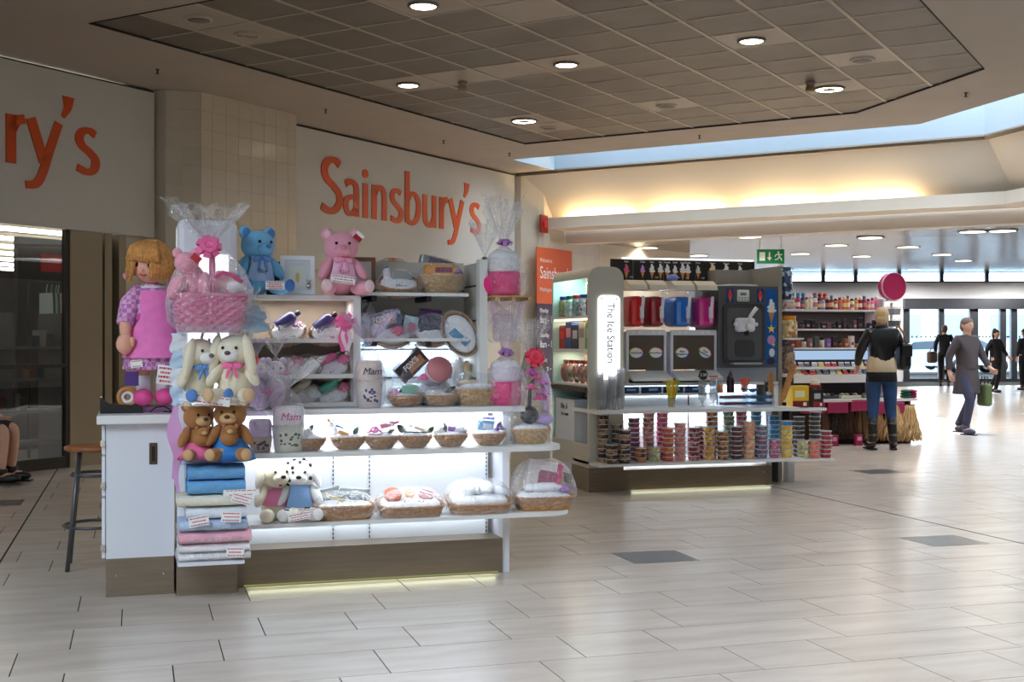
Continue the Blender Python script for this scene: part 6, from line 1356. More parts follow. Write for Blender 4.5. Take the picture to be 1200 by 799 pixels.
# slush machines
def slush(label, x0, x1, cols, names, tilts):
    a, b = X_(x0, 10.45), X_(x1, 10.45); o = thing('slush_machine', label, 'slush machine', ((a+b)/2, 10.45, .956), group='slush machines'); w = (b-a)
    part('body', MB().b2((-w/2, 0, .12), (w/2, .42, .46)), mat('slush_body', (98, 86, 76), .45, metal=.2), o)
    part('frame_left', MB().b2((-w/2-.005, -.012, .0), (-w/2+.02, .42, .47)), M_lam, o); part('frame_right', MB().b2((w/2-.02, -.012, 0), (w/2+.005, .42, .47)), M_lam, o)
    part('top_rail', MB().rbox((0, .0, .462), (w, .03, .05), .006), M_lam, o); part('foot', MB().b2((-w/2+.02, .02, 0), (w/2-.02, .42, .06)), M_black, o)
    part('drip_tray', MB().prism([Vector((-w/2, -.16, .045)), Vector((-w/2, 0, .11)), Vector((-w/2, 0, .06)), Vector((-w/2, -.16, .02))], (w, 0, 0)), M_shelf, o)
    for i in range(2):
        cx = (-w/4, w/4)[i]; tw = w*.44
        t = part('tank', MB().rbox((cx, .10, .68), (tw, .36, .36), .03), mat_glass('tank_clear', (.95, .97, 1), .03), o)
        m = mat('slush_%02x%02x%02x' % cols[i], cols[i], .3, emit=.0, coat=.4, bump=.3, bscale=20)
        part('slush', MB().rbox((cx, .10, .655), (tw*.88, .32, .28), .05), m, t)
        part('lid', MB().prism([Vector((cx-tw/2, -.07, .855)), Vector((cx-tw/2, -.05, .90)), Vector((cx-tw/2, .03, .945)), Vector((cx-tw/2, .28, .95)), Vector((cx-tw/2, .29, .855))], (tw, 0, 0)), M_champ, t)
        tp = part('tap', MB().rbox((cx+.012, -.105, .645), (.034, .03, .11), .006).rbox((cx+.018, -.118, .74), (.028, .016, .11), .005, rot=Matrix.Rotation(.2, 3, 'X')), M_lam, o)
        part('spout', MB().cyl((cx+.01, -.11, .55), (cx+.01, -.11, .60), .013, 10), mat('spout_pink', (230, 180, 180), .4), tp)
        ov = part('flavour_label', MB().lathe([(.001, 0), (.062, 0), (.062, .002), (.001, .002)], 28, rot=Matrix.Rotation(R(90), 3, 'X'), cap=False), M_card, o, loc=(cx, -.003, .275), rot=(0, tilts[i], 0), sc=(1, 1, .72))
        for j, rc in enumerate(((220, 50, 50), (240, 200, 40), (60, 160, 80), (60, 90, 190))):
            part('rainbow_rim', MB().tube([(.067*cos(q_), -.002, .067*sin(q_)) for q_ in [j*pi/2+k*pi/12 for k in range(7)]], .005, 5), mat('rim_%d' % j, rc, .5), ov)
        lines = names[i].split('|')
        for j, ln in enumerate(lines): text('lettering', ln, .032, mat('label_ink_%d' % (cols[i][2] > 120), [(120, 20, 30), (30, 40, 120)][cols[i][2] > 120], .5), ov, (0, -.0035, (.016 if len(lines) > 1 else 0)-.034*j), sx=.9, off=.0006)
        st = MB()
        for j in range(5):
            pts = []
            for k in range(10):
                r_ = .02 if k % 2 == 0 else .008; pts.append(Vector((cx-.03+.06*(j % 2)+r_*sin(k*pi/5), -.016, .462+r_*cos(k*pi/5))))
            if j < 2: st.prism(pts, (0, -.002, 0))
        part('star', st, M_card, o)
    return o
slush('twin slush machine with red and dark red ice beside the lit sign', 734, 780, ((226, 22, 26), (168, 14, 34)), ('Red Kola', 'Strawberry'), (0, 0))
slush('twin slush machine with blue and pink ice beside the soft ice machine', 786, 839, ((16, 120, 214), (226, 30, 140)), ('Blue|Raspberry', 'Pink|Bubblegum'), (0, R(25)))
area('slush_glow', (4.5, 10.72, 1.84), .42, .04, 2.0, (1, .85, .9), (0, 0, 0)); area('slush_glow', (4.95, 10.72, 1.84), .42, .04, 3.0, (.6, .75, 1), (0, 0, 0))
o = thing('slush_packet', 'blue lilac packet lying on the slush machine lids', 'packet', (X_(788, 10.62), 10.62, 1.907)); part('packet', MB().ell((0, 0, .03), (.06, .05, .03), 14, 9, nz=.2), mat('packet_blue', (120, 140, 226), .35), o, True); part('packet_seal', MB().box((.05, 0, .03), (.03, .06, .004)), mat('packet_blue2', (150, 160, 236), .35), o)
# black machine feet rail + blue packets below the machines
o = thing('straw_packet_row', 'dark blue boxes in a row under the slush machines', 'boxes', (4.24, 10.47, .737))
for i in range(0): pass
bpy.data.objects.remove(o)
for i in range(4):
    o = thing('blue_carton', 'dark blue carton under the slush machines, ' + ORDL[i] + ' from the lit sign', 'carton', (4.32+i*.22, 10.50, .857), group='blue cartons')
    part('carton', MB().rbox((0, 0, .032), (.2, .09, .06), .003), mat('carton_navy', (24, 40, 84), .35), o); part('white_print', MB().box((.02, -.046, .036), (.09, .002, .022)), mat('carton_sky', (130, 180, 230), .5), o)
ip('carton_rail', (4.2, 10.44, .838), (5.2, 10.58, .856), M_shelf)
# soft ice machine
a, b = X_(842, 10.4), X_(911, 10.4); w = b-a
o = thing('soft_ice_machine', 'grey soft ice cream machine with a cone poster down its right side', 'ice machine', ((a+b)/2, 10.4, 1.09)); w2 = w/2
M_mg = mat('machine_grey', (92, 92, 94), .4); M_md = mat('machine_dark', (64, 64, 66), .45)
part('body', MB().b2((-w2, 0, 0), (w2, .5, .765)), M_mg, o)
sf = part('stand_panel', MB().b2((-w2, .02, -.135), (w2, .5, 0)), mat('stand_silver', (170, 180, 190), .35, metal=.4), o)
mb = MB(); mb.prism([p for p in rrect(-w2+.04, w2-.15, .035, .60, .05, 0)], (0, -.03, 0)); fp = part('front_panel', mb, M_md, o)
mb = MB(); mb.prism([p for p in rrect(-w2+.075, w2-.185, .07, .56, .04, -.03)], (0, -.004, 0)); part('front_recess', mb, M_mg, fp)
mb = MB(); mb.prism([p for p in rrect(-w2+.15, w2-.26, .10, .26, .04, -.034)], (0, -.003, 0)); part('drip_bay', mb, M_md, fp)
part('drip_tray', MB().rbox((-.06, -.06, .04), (.30, .10, .018), .006), mat('tray_steel', (176, 176, 172), .3, metal=.7), o)
part('dispenser_block', MB().rbox((-.07, -.07, .40), (.19, .08, .13), .025), M_lam, o, True)
part('dispenser_valve', MB().lathe([(.03, 0), (.03, .05), (.02, .06), (.001, .06)], 14, (-.06, -.11, .38), rot=Matrix.Rotation(R(90), 3, 'X')), M_shelf, o, True)
part('nozzle', MB().lathe([(.02, 0), (.026, .03), (.026, .05)], 12, (-.06, -.08, .30)), M_black, o, True)
lv = part('lever', MB().tube([(-.06, -.12, .44), (-.045, -.14, .49), (.0, -.17, .56)], [.016, .016, .020], 10), M_shelf, o, True)
for s in (-1, 1): part('knob', MB().ell((-.065+s*.105, -.08, .405), (.02, .02, .02), 10, 7), M_shelf, o, True)
cpn = part('control_panel', MB().rbox((-.055, -.006, .675), (.125, .02, .11), .012), M_shelf, o); part('display', MB().box((-.06, -.018, .69), (.06, .003, .025)), mat('lcd_green', (110, 140, 110), .3), cpn)
mb = MB()
for i in range(8): mb.box((-.10+.03*(i % 4), -.018, .655-.02*(i//4)), (.016, .003, .008))
part('button', mb, M_trim, cpn)
def cone_art(par, x, z, s, y, cream=(240, 240, 236)):
    c = part('cone_print', MB().prism([Vector((x-.022*s, y, z)), Vector((x+.022*s, y, z)), Vector((x, y, z-.075*s))], (0, -.0008, 0)), mat('art_cone', (206, 140, 70), .6), par)
    mb = MB()
    for i, (r, dz) in enumerate(((.034, .012), (.029, .034), (.021, .055), (.012, .074))): mb.ell((x+.003*s*(-1)**i, y-.001, z+dz*s), (r*s, .0008, .014*s), 12, 6)
    part('cream_print', mb, mat('art_cream_%d' % cream[2], cream, .6), par)
pst = part('poster', MB().b2((w2-.125, -.003, .02), (w2-.01, 0, .74)), mat('poster_blue', (24, 96, 176), .35), o)
cone_art(pst, w2-.066, .52, 1.45, -.0045)
def star_mb(x, z, r, y):
    return MB().prism([Vector((x+(r if k % 2 == 0 else r*.42)*sin(k*pi/5), y, z+(r if k % 2 == 0 else r*.42)*cos(k*pi/5))) for k in range(10)], (0, -.001, 0))
part('star_print', star_mb(w2-.066, .365, .045, -.004), mat('art_yellow', (246, 214, 60), .5), pst); part('star_print', star_mb(w2-.045, .215, .022, -.005), MATS['art_yellow'], pst)
part('sundae_print', MB().ell((w2-.066, -.004, .26), (.042, .001, .045), 12, 8), mat('art_pink', (206, 150, 196), .5), pst); part('figure_print', MB().ell((w2-.06, -.004, .14), (.03, .001, .04), 10, 8), M_card, pst); part('scene_print', MB().ell((w2-.07, -.004, .06), (.045, .001, .035), 10, 8), mat('art_dark', (50, 44, 60), .5), pst)
for x in (-.19, .125): 
    q_ = part('flame_sticker', MB().b2((x-.035, -.003, .61), (x+.035, 0, .74)), mat('sticker_blue', (40, 60, 130), .4), o); cone_art(q_, x, .665, .75, -.0045, (226, 60, 60))
part('top_tray', MB().rbox((-.02, .2, .775), (.3, .3, .02), .006), M_shelf, o)
# menu board with chalk drawings of cones
o = thing('menu_board', 'long black chalk menu board with ice cream cone drawings', 'menu board', (4.42, 11.15, 1.915)); WB = 1.55
part('board', MB().b2((0, 0, 0), (WB, .03, .225)), mat('chalkboard', (20, 20, 22), .6), o); part('top_lamp', MB().b2((.12, -.02, .228), (WB-.02, .03, .24)), mat_emit('lamp_strip_dim', (255, 248, 236), 1.2), o)
for x in (.05, WB-.35): part('post', MB().b2((x, .03, -1.9), (x+.04, .07, .2)), M_steel, o)
part('panel_line', MB().b2((.225, -.002, 0), (.23, 0, .225)).b2((.55, -.002, 0), (.554, 0, .225)), M_trim, o)
part('panel_line', MB().b2((.90, -.002, 0), (.903, 0, .225)), M_trim, o)
for i, (px_, s, cr) in enumerate(((734, .95, (214, 90, 130)), (753, .85, (190, 150, 220)), (764, 1, (236, 236, 230)), (774, 1.05, (240, 240, 236)), (782, 1, (236, 236, 230)), (791, .9, (230, 230, 226)), (800, 1.1, (240, 236, 240)), (806, 1.05, (236, 240, 240)), (818, .9, (214, 220, 210)), (835, 1.25, (240, 214, 170)), (851, 1.15, (226, 226, 230)), (867, 1.0, (236, 236, 236)))):
    cone_art(o, X_(px_, 11.15)-4.42, .10, s*.95, -.002, cr)
    if i % 2 == 0 or i > 7:
        text('chalk_price', ['1.50', '1.80', '2.00', '2.20'][i % 4], .024, M_white, o, (X_(px_, 11.15)-4.42+.05, -.002, .05), sx=.9)
    text('chalk_name', ['Slush', 'Cone', 'Flake', 'Mini', 'Double', 'Small', 'Large', 'Sundae', 'Cone', 'Oyster', 'Nougat', 'Twist'][i], .024, M_white, o, (X_(px_, 11.15)-4.42, -.002, .20), sx=.9)
# sweets in the open hood
lids = [(30, 60, 150), (30, 120, 60), (180, 30, 40), (30, 70, 160), (190, 30, 40)]
for i in range(5):
    q = 11.07-i*.185
    o = thing('sweet_jar', 'clear jar of sweets with a %s lid on the top hood shelf' % (['blue', 'green', 'red', 'sky blue', 'dark red'][i]), 'sweet jar', (3.93, q, 1.568), group='sweet jars in the hood')
    part('jar', MB().lathe([(.001, 0), (.07, 0), (.075, .01), (.075, .14), (.06, .165), (.001, .165)], 16, cap=False), speckle('jar_sweets_%d' % i, [(120, 130, 100), (150, 190, 190), (130, 160, 160), (180, 200, 210), (130, 60, 70)][i], [(180, 160, 120), (220, 230, 230), (90, 110, 110), (150, 60, 60), (90, 40, 50)][i], 40), o, True)
    part('lid', MB().lathe([(.001, .165), (.066, .165), (.066, .195), (.001, .197)], 16, cap=False), mat('jarlid_%d' % i, lids[i], .4), o)
for i in range(3):
    o = thing('clear_jar', 'tall clear jar on the upper hood rack, ' + ORDL[i] + ' from the front', 'jar', (4.06, 10.38+i*.17, 1.568), group='tall clear jars'); part('jar', MB().lathe([(.001, 0), (.06, 0), (.065, .01), (.065, .30), (.05, .32), (.001, .32)], 16, cap=False), M_cup, o, True); part('lid', MB().lathe([(.001, .32), (.05, .32), (.05, .345), (.001, .345)], 14, cap=False), M_trim, o)
for i, (c, c2, h) in enumerate((((150, 30, 30), (226, 60, 40), .22), ((24, 74, 140), (230, 150, 160), .25), ((30, 40, 60), (200, 200, 210), .22), ((206, 204, 196), (150, 150, 140), .24), ((70, 160, 50), (150, 206, 90), .24))):
    q = 11.06-i*.18
    o = thing('sweets_box', ['red', 'blue', 'navy', 'white', 'green'][i] + ' sweets box standing on the middle hood shelf', 'box', (3.92, q, 1.268), group='boxes in the hood'); part('carton', MB().rbox((0, 0, h/2), (.08, .165, h), .003), mat('hoodbox_%d' % i, c, .4), o); part('print', MB().box((-.041, 0, h*.6), (.002, .12, h*.35)), mat('hoodprint_%d' % i, c2, .5), o)
for i in range(6):
    q = 11.08-i*.155
    o = thing('sweets_packet', 'packet of sweets with a red header on the lowest hood shelf, ' + ORDL[i] + ' from the back', 'sweets packet', (3.93, q, .954), group='packets in the hood'); part('bag', MB().ell((0, 0, .09), (.055, .07, .09), 12, 8, nz=.15), speckle('packet_%d' % (i % 3), [(110, 100, 96), (150, 130, 120), (120, 90, 80)][i % 3], [(180, 90, 70), (90, 130, 90), (200, 200, 200)][i % 3], 30), o, True); part('header', MB().box((0, 0, .19), (.012, .13, .035)), M_red, o)
# serving counter behind the hood with a till and a handwritten white door
o = thing('service_counter', 'cream serving counter behind the ice kiosk', 'counter', (3.60, 11.24, 0)); part('top', MB().b2((-.02, -.02, .86), (.26, .6, .90)), M_champ, o); part('body', MB().b2((0, 0, 0), (.22, .58, .86)), M_champ, o)
o = thing('till', 'grey till with stepped keys on the serving counter', 'till', (3.70, 11.42, .90))
part('body', MB().prism([Vector((-.09, -.14, 0)), Vector((.10, -.14, 0)), Vector((.10, -.14, .18)), Vector((.04, -.14, .30)), Vector((-.03, -.14, .33)), Vector((-.09, -.14, .12))], (0, .28, 0)), mat('till_grey', (128, 126, 112), .5), o); part('screen', MB().box((.0, -.145, .24), (.08, .01, .06)), M_black, o)
for z in (.08, .15): part('seam', MB().b2((-.085, -.143, z), (.098, -.139, z+.006)), M_trim, o)
o = thing('freezer_cabinet', 'white freezer door with handwriting under the hood counter', 'freezer', (3.845, 10.62, 0)); part('door', MB().b2((0, 0, .12), (.03, .52, .80)), M_lam, o); part('body', MB().b2((.03, 0, .10), (.29, .52, .80)), M_lam, o); part('foot', MB().b2((.06, .05, 0), (.28, .45, .10)), M_black, o)
text('handwriting', 'No. 6', .08, M_ink, o, (-.003, .28, .73), (R(90), 0, R(-90)), shear=.2); text('handwriting', 'Ice cream', .05, M_ink, o, (-.003, .26, .66), (R(90), 0, R(-90)), shear=.2)
# side rack of jars at the right end
for k, (z, lab, c, c2, h, r, lc) in enumerate(((1.645, 'small tub of pink sweets on the top side bracket', (226, 190, 180), (180, 120, 110), .07, .07, (226, 226, 220)), (1.37, 'large jar of yellow sweets with an orange lid on the side bracket', (226, 196, 140), (206, 130, 70), .19, .085, (236, 150, 30)), (1.03, 'tall jar of brown sweets on the low side bracket', (130, 100, 80), (180, 150, 120), .24, .065, (120, 110, 100)))):
    ip('side_bracket', (5.87, 10.36, z-.018), (6.07, 10.6, z), M_shelf)
    o = thing('sweet_jar', lab, 'sweet jar', (5.965, 10.47, z), group='jars on the side brackets'); part('jar', MB().lathe([(.001, 0), (r, 0), (r, h*.8), (r*.8, h*.9), (.001, h*.9)], 16, cap=False), speckle('sidejar_%d' % k, c, c2, 40), o, True); part('lid', MB().lathe([(.001, h*.9), (r*.85, h*.9), (r*.85, h+.02), (.001, h+.02)], 14, cap=False), mat('sidelid_%d' % k, lc, .4), o)
o = thing('spotted_jar', 'blue and white spotted jar standing on the small tub at the kiosk end', 'jar', (5.965, 10.50, 1.737)); part('jar', MB().lathe([(.001, 0), (.05, 0), (.055, .02), (.055, .25), (.04, .28), (.001, .28)], 16, cap=False), speckle('spots_blue', (44, 62, 100), (200, 206, 214), 30), o, True); part('lid', MB().lathe([(.001, .28), (.042, .28), (.042, .31), (.001, .31)], 14, cap=False), mat('lid_teal', (60, 110, 130), .4), o)
# ================================================================== beauty stall, people, entrance
BX, BQ = 8.05, 14.3
st3 = thing('beauty_stall', 'white beauty stall with shelves of bottles and a counter of hair pieces', 'stall', (BX, BQ, 0))
def sp3(name, a, b, m, par=None):
    o_ = Vector((BX, BQ, 0)); return part(name, MB().b2(Vector(a)-o_, Vector(b)-o_), m, par or st3)
M_st = mat('stall_white', (214, 210, 206), .5); M_mag = mat('magenta_box', (150, 24, 72), .45)
XE = 9.50
sp3('back_panel', (BX, 14.62, .0), (XE, 14.66, 1.9), mat('stall_back', (66, 58, 60), .6)); sp3('side_panel', (XE, 14.2, .6), (XE+.03, 14.66, 1.9), mat('side_lilac', (206, 190, 202), .5)); sp3('top_rail', (BX, 14.60, 1.88), (9.0, 14.68, 1.93), mat('rail_cream', (210, 204, 176), .5))
SHZ = [1.752, 1.500, 1.252]
for z in SHZ: sp3('shelf', (BX-.15, 14.2, z-.022), (XE, 14.62, z), M_st)
sp3('lit_panel', (BX, 14.55, 1.09), (XE, 14.56, 1.21), mat_emit('stall_light', (176, 206, 240), .55))
for k, z in enumerate((1.0, .90)): sp3('sloping_tray', (BX, 14.15-.12*k, z-.03), (XE-.1, 14.5, z), M_st)
sp3('tray_front', (BX, 13.98, .80), (XE-.1, 14.0, .90), M_st)
sp3('counter', (BX-.1, 13.85, .555), (9.80, 14.62, .59), M_st); sp3('counter_front', (BX, 14.05, 0), (9.72, 14.1, .55), mat('counter_dark', (56, 40, 44), .7)); sp3('counter_side', (9.72, 13.95, 0), (9.76, 14.6, .55), mat('side_magenta', (160, 28, 84), .5))  # counter front in a plain dark colour, backing the hair pieces
for z, pw in ((1.73, .8), (1.48, .6)): area('stall_led', (8.8, 14.35, z-.01), 1.3, .03, pw, (1, .95, .9), (0, 0, 0))
# bottles on the top shelf
cols3 = [(60, 84, 60), (40, 50, 84), (150, 40, 90), (206, 60, 120), (90, 90, 110), (220, 214, 200), (226, 220, 206), (230, 224, 210), (130, 110, 140), (180, 170, 190), (60, 20, 34), (150, 50, 40), (190, 110, 90), (206, 120, 70), (226, 100, 40), (236, 120, 40), (226, 214, 190), (220, 150, 60), (150, 24, 30), (170, 30, 40), (226, 110, 150), (236, 130, 160), (230, 120, 150)]
names3 = ['dark green', 'navy', 'plum', 'bright pink', 'grey', 'cream', 'ivory', 'pale cream', 'mauve', 'lilac', 'maroon', 'brick red', 'dusty pink', 'tan', 'orange', 'bright orange', 'white', 'amber', 'deep red', 'scarlet', 'pink', 'light pink', 'rose pink']
random.seed(12)
for i, c in enumerate(cols3):
    x = BX+.04+i*(XE-BX-.09)/(len(cols3)-1); h = .15+.04*((i*5) % 4)/3; r = .026+.006*(i % 3 == 1)
    o = thing('cosmetic_bottle', names3[i] + ' cosmetic bottle on the top stall shelf', 'bottle', (x, 14.27, SHZ[0]), group='bottles on the stall')
    b_, c_ = bottle_mb(r, h, .55, .2); part('bottle', b_, mat('cosm_%d' % i, c, .3), o, True); part('cap', c_, mat('cosmcap_%d' % (i % 4), [(40, 30, 34), (200, 60, 50), (226, 200, 180), (60, 120, 170)][i % 4], .35), o, True)
    part('bottle_label', MB().lathe([(r*1.01, h*.2), (r*1.01, h*.5)], 14, cap=False), mat('cosmlab_%d' % (i % 3), [(236, 230, 220), (200, 120, 130), (240, 200, 120)][i % 3], .5), o, True)
tall = [(44, 150, 160), (44, 150, 160), (60, 130, 190), (60, 130, 190), (180, 40, 40), (190, 44, 40), (200, 60, 44)]
for i, c in enumerate(tall):
    o = thing('tall_bottle', ['teal', 'dark teal', 'blue', 'sky blue', 'red', 'crimson', 'vermilion'][i] + ' capped tall bottle behind the front row', 'bottle', (BX+.16+i*.075+(.10 if i > 3 else 0), 14.42, SHZ[0]), group='tall bottles on the stall')
    b_, c_ = bottle_mb(.03, .225, .7, .2); part('bottle', b_, mat('tall_%d' % i, tuple(v*.7 for v in c), .3), o, True); part('cap', c_, mat('tallcap_%d' % i, c, .35), o, True)
def mixed_row(z, q, n, pal, cat, group, lab, hr=(.07, .15)):
    for i in range(n):
        x = BX+.05+i*(XE-BX-.12)/(n-1); h = random.uniform(*hr); w = random.uniform(.045, .075); c = pal[i % len(pal)]
        o = thing('cosmetic_box' if i % 3 else 'cosmetic_jar', '%s, %s from the left' % (lab, ORDL[i]), cat, (x, q, z), group=group)
        m = mat('mix_%02x%02x%02x' % c, c, .35)
        if i % 3:
            part('carton', MB().rbox((0, 0, h/2), (w, .06, h), .004), m, o); part('front_print', MB().box((0, -.031, h*.35), (w*.6, .002, h*.25)), mat('mixp_%d' % (i % 3), [(200, 190, 190), (180, 150, 170), (120, 60, 70)][i % 3], .5), o)
        else:
            part('jar', MB().lathe([(.001, 0), (w*.5, 0), (w*.5, h*.6), (.001, h*.6)], 14, cap=False), m, o, True); part('lid', MB().lathe([(.001, h*.6), (w*.4, h*.6), (w*.4, h*.8), (.001, h*.8)], 14, cap=False), M_black, o)
mixed_row(SHZ[1], 14.28, 18, [(30, 26, 30), (52, 46, 52), (40, 30, 44), (90, 60, 70), (34, 34, 40)], 'cosmetics', 'dark cosmetics on the stall', 'dark make-up item on the second stall shelf')
mixed_row(SHZ[2], 14.28, 16, [(46, 36, 44), (120, 50, 40), (150, 90, 50), (206, 190, 180), (130, 96, 90), (70, 80, 84), (206, 196, 170), (130, 90, 160)], 'cosmetics', 'cosmetics on the third shelf', 'make-up item on the third stall shelf', (.09, .17))
pal = [(206, 40, 50), (226, 190, 80), (190, 190, 196), (90, 90, 110), (150, 140, 150), (206, 100, 90)]
for k, z in enumerate((1.0, .90)):
    for i in range(13):
        x = BX+.08+i*.1; c = pal[(i*5+k*2) % 6]
        o = thing('sample_packet', ('upper' if k == 0 else 'lower') + ' tray packet of beauty samples, ' + ORDL[i] + ' from the left', 'packet', (x, 14.28-.12*k, z+.002), group='packets in the sloping trays', rot=(R(-35), 0, random.uniform(-.3, .3)))
        part('packet', MB().rbox((0, 0, .035), (.075, .008, .07), .002), mat('pk_%02x' % c[0], c, .4), o); part('packet_header', MB().box((0, -.0045, .06), (.07, .002, .018)), M_card, o)
for i, (x0, x1, dz) in enumerate(((8.12, 8.42, 0), (8.46, 8.76, 0), (8.80, 9.12, .02), (9.16, 9.60, -.02))):
    o = thing('magenta_carton', 'magenta hairpiece carton on the stall counter edge, ' + ORDL[i] + ' from the left', 'carton', ((x0+x1)/2, 13.90, .44), group='magenta cartons'); part('carton', MB().rbox((0, 0, .05+dz), (x1-x0, .10, .15), .006), M_mag, o); part('carton_flap', MB().box((0, -.052, .11+dz), ((x1-x0)*.9, .004, .012)), mat('flap', (190, 60, 110), .5), o)
for i in range(4):
    c = [(40, 50, 84), (60, 60, 64), (200, 196, 170), (120, 110, 110)][i]
    o = thing('accessory_tray', ['navy', 'black', 'cream', 'grey'][i] + ' tray of hair accessories on the stall counter', 'tray', (8.22+i*.34, 14.1, .592), group='accessory trays'); part('tray', MB().rbox((0, 0, .02), (.3, .2, .035), .006), mat('acc_%d' % i, c, .5), o)
    for j in range(4): part('accessory', MB().ell((-.1+.065*j, -.03, .05), (.03, .05, .02), 10, 6, nz=.3), mat('acc2_%d' % ((i+j) % 3), [(150, 150, 120), (30, 34, 60), (180, 170, 160)][(i+j) % 3], .5), o, True)
# hair pieces hanging from the counter: each a lock of tapering strands
def hairpiece(label, x, q, z0, L_, c, w=.2, curl=.02, n=110, seed=0, flare=1.4):
    random.seed(seed); m = mat('hair_%02x%02x%02x' % c, c, .4, var=.3, vscale=30, stretch=(8, 8, 1))
    o = thing('hair_piece', label, 'hair extension', (x, q, z0), group='hair pieces on the stall')
    mb = MB()
    for i in range(n):
        a = random.uniform(0, 2*pi); r = random.uniform(.1, 1)**.5*w/2; ph = random.uniform(0, 6); l = L_*random.uniform(.8, 1); p = []
        for k in range(8):
            v = k/7; rr = r*(.5+(flare-.5)*v); p.append((cos(a)*rr+curl*sin(ph+v*9)*v, sin(a)*rr*.5-.01+curl*.6*cos(ph+v*8)*v, -l*v))
        mb.tube(p, [.005+.003*sin(pi*k/7) for k in range(8)], 4)
    part('lock', mb, m, o, True); part('clip', MB().rbox((0, 0, .004), (w*.6, .05, .016), .004), M_black, o)
for i in range(6):
    c = [(52, 34, 24), (92, 62, 40), (44, 30, 24), (70, 46, 30), (110, 78, 50), (60, 42, 30)][i]
    hairpiece('straight %s hair piece hanging under the stall counter' % ['espresso', 'chestnut', 'black-brown', 'dark brown', 'light brown', 'walnut brown'][i], 8.25+i*.19, 13.96, .52, .46, c, seed=i, curl=.006+.006*(i % 3))
hairpiece('long golden blonde hair piece beside the woman', 9.46, 13.9, .53, .50, (222, 184, 126), .30, .03, 200, 21, 1.2)
hairpiece('curly sandy blonde hair piece at the right end of the stall', 9.68, 13.88, .50, .48, (206, 168, 116), .28, .045, 200, 22, 1.3)
hairpiece('wavy light brown hair piece between the boots', 9.20, 13.92, .52, .48, (160, 120, 76), .26, .03, 160, 23, 1.2)
for i, x in enumerate((8.5, 8.86)):
    o = thing('magenta_packet', 'small magenta packet on the floor under the hair pieces, ' + ('left' if i == 0 else 'right') + ' one', 'packet', (x, 13.78, 0), group='magenta packets'); part('packet', MB().rbox((0, 0, .07), (.11, .05, .14), .004), M_mag, o); part('packet_print', MB().box((0, -.027, .09), (.06, .002, .05)), mat('mag_print', (226, 150, 180), .5), o)
# wire carousel with the magenta disc sign
o = thing('disc_sign', 'round magenta disc sign on a white stand above the stall', 'sign', (9.69, 14.28, 1.87)); part('disc', MB().lathe([(.001, -.06), (.165, -.06), (.178, -.045), (.178, .06), (.001, .06)], 40, (0, 0, .20), rot=Matrix.Rotation(R(90), 3, 'X'), cap=False), mat('disc_magenta', (164, 22, 74), .4), o); part('rim', MB().lathe([(.178, .04), (.186, .04), (.186, .07), (.178, .07)], 40, (0, 0, .20), rot=Matrix.Rotation(R(90), 3, 'X'), cap=False), mat('disc_rim', (220, 150, 170), .4), o); part('base', MB().box((0, 0, .01), (.2, .12, .02)), M_st, o)
o = thing('wire_carousel', 'white wire carousel of small accessories beside the woman', 'display stand', (9.69, 14.28, .592))
part('pole', MB().cyl((0, 0, 0), (0, 0, 1.26), .02, 8), M_st, o)
for k, z in enumerate((.72, .88, 1.04, 1.2)):
    w_ = part('wire_ring', MB().tube([(.14*cos(a), .14*sin(a), z) for a in [i*pi/8 for i in range(17)]], .006, 5), M_st, o)
    part('hook_goods', MB().lathe([(.11, z-.10), (.125, z-.02), (.11, z-.02)], 10, cap=False), mat('hookgoods_%d' % k, [(60, 60, 66), (200, 200, 204), (90, 90, 96), (150, 150, 154)][k], .4), w_)
for i in range(5): part('wire', MB().cyl((.14*cos(i*1.26), .14*sin(i*1.26), .6), (.14*cos(i*1.26), .14*sin(i*1.26), 1.24), .004, 5), M_st, o)
for k, (x, c) in enumerate(((9.66, (30, 90, 70)), (9.76, (150, 30, 70)))):
    o = thing('folded_scarf', ('green' if k == 0 else 'magenta') + ' folded cloth on the end of the stall counter', 'cloth', (x, 13.92, .592))
    for j in range(3): part('fold', MB().ell((0, 0, .02+.035*j), (.07-.004*j, .08, .022), 12, 6, nz=.2), mat('scarf_%d' % k, c, .8), o, True)
# hanging exit sign
v = C((903-600)/1440*21.6, 21.6); RZ = R(-17)
o = thing('exit_sign', 'green hanging fire exit sign with a running man and arrow', 'exit sign', (v.x, v.y, 2.70), RZ)
part('panel', MB().b2((-.24, -.015, 0), (.24, .015, .25)), mat('exit_green', (16, 110, 62), .4, emit=.15), o)
mb = MB(); mb.b2((-.20, -.018, .05), (-.10, -.015, .20)); part('door_pictogram', mb, M_white, o)
part('arrow_pictogram', MB().prism([Vector(p) for p in ((-.035, -.016, .20), (-.01, -.016, .20), (-.01, -.016, .11), (.02, -.016, .11), (-.022, -.016, .05), (-.065, -.016, .11), (-.035, -.016, .11))], (0, -.002, 0)), M_white, o)
mb = MB(); mb.ell((.135, -.017, .20), (.018, .003, .018), 10, 6)
for p in ([(.13, -.017, .18), (.15, -.017, .12)], [(.13, -.017, .17), (.09, -.017, .15), (.075, -.017, .12)], [(.135, -.017, .17), (.18, -.017, .15), (.2, -.017, .17)], [(.15, -.017, .12), (.12, -.017, .08), (.07, -.017, .07)], [(.15, -.017, .12), (.18, -.017, .09), (.19, -.017, .05)]): mb.tube(p, .011, 6)
part('running_man_pictogram', mb, M_white, o)
for x in (-.19, .19): part('hanger', MB().cyl((x, 0, .25), (x, 0, .41), .006, 6), M_bar, o)

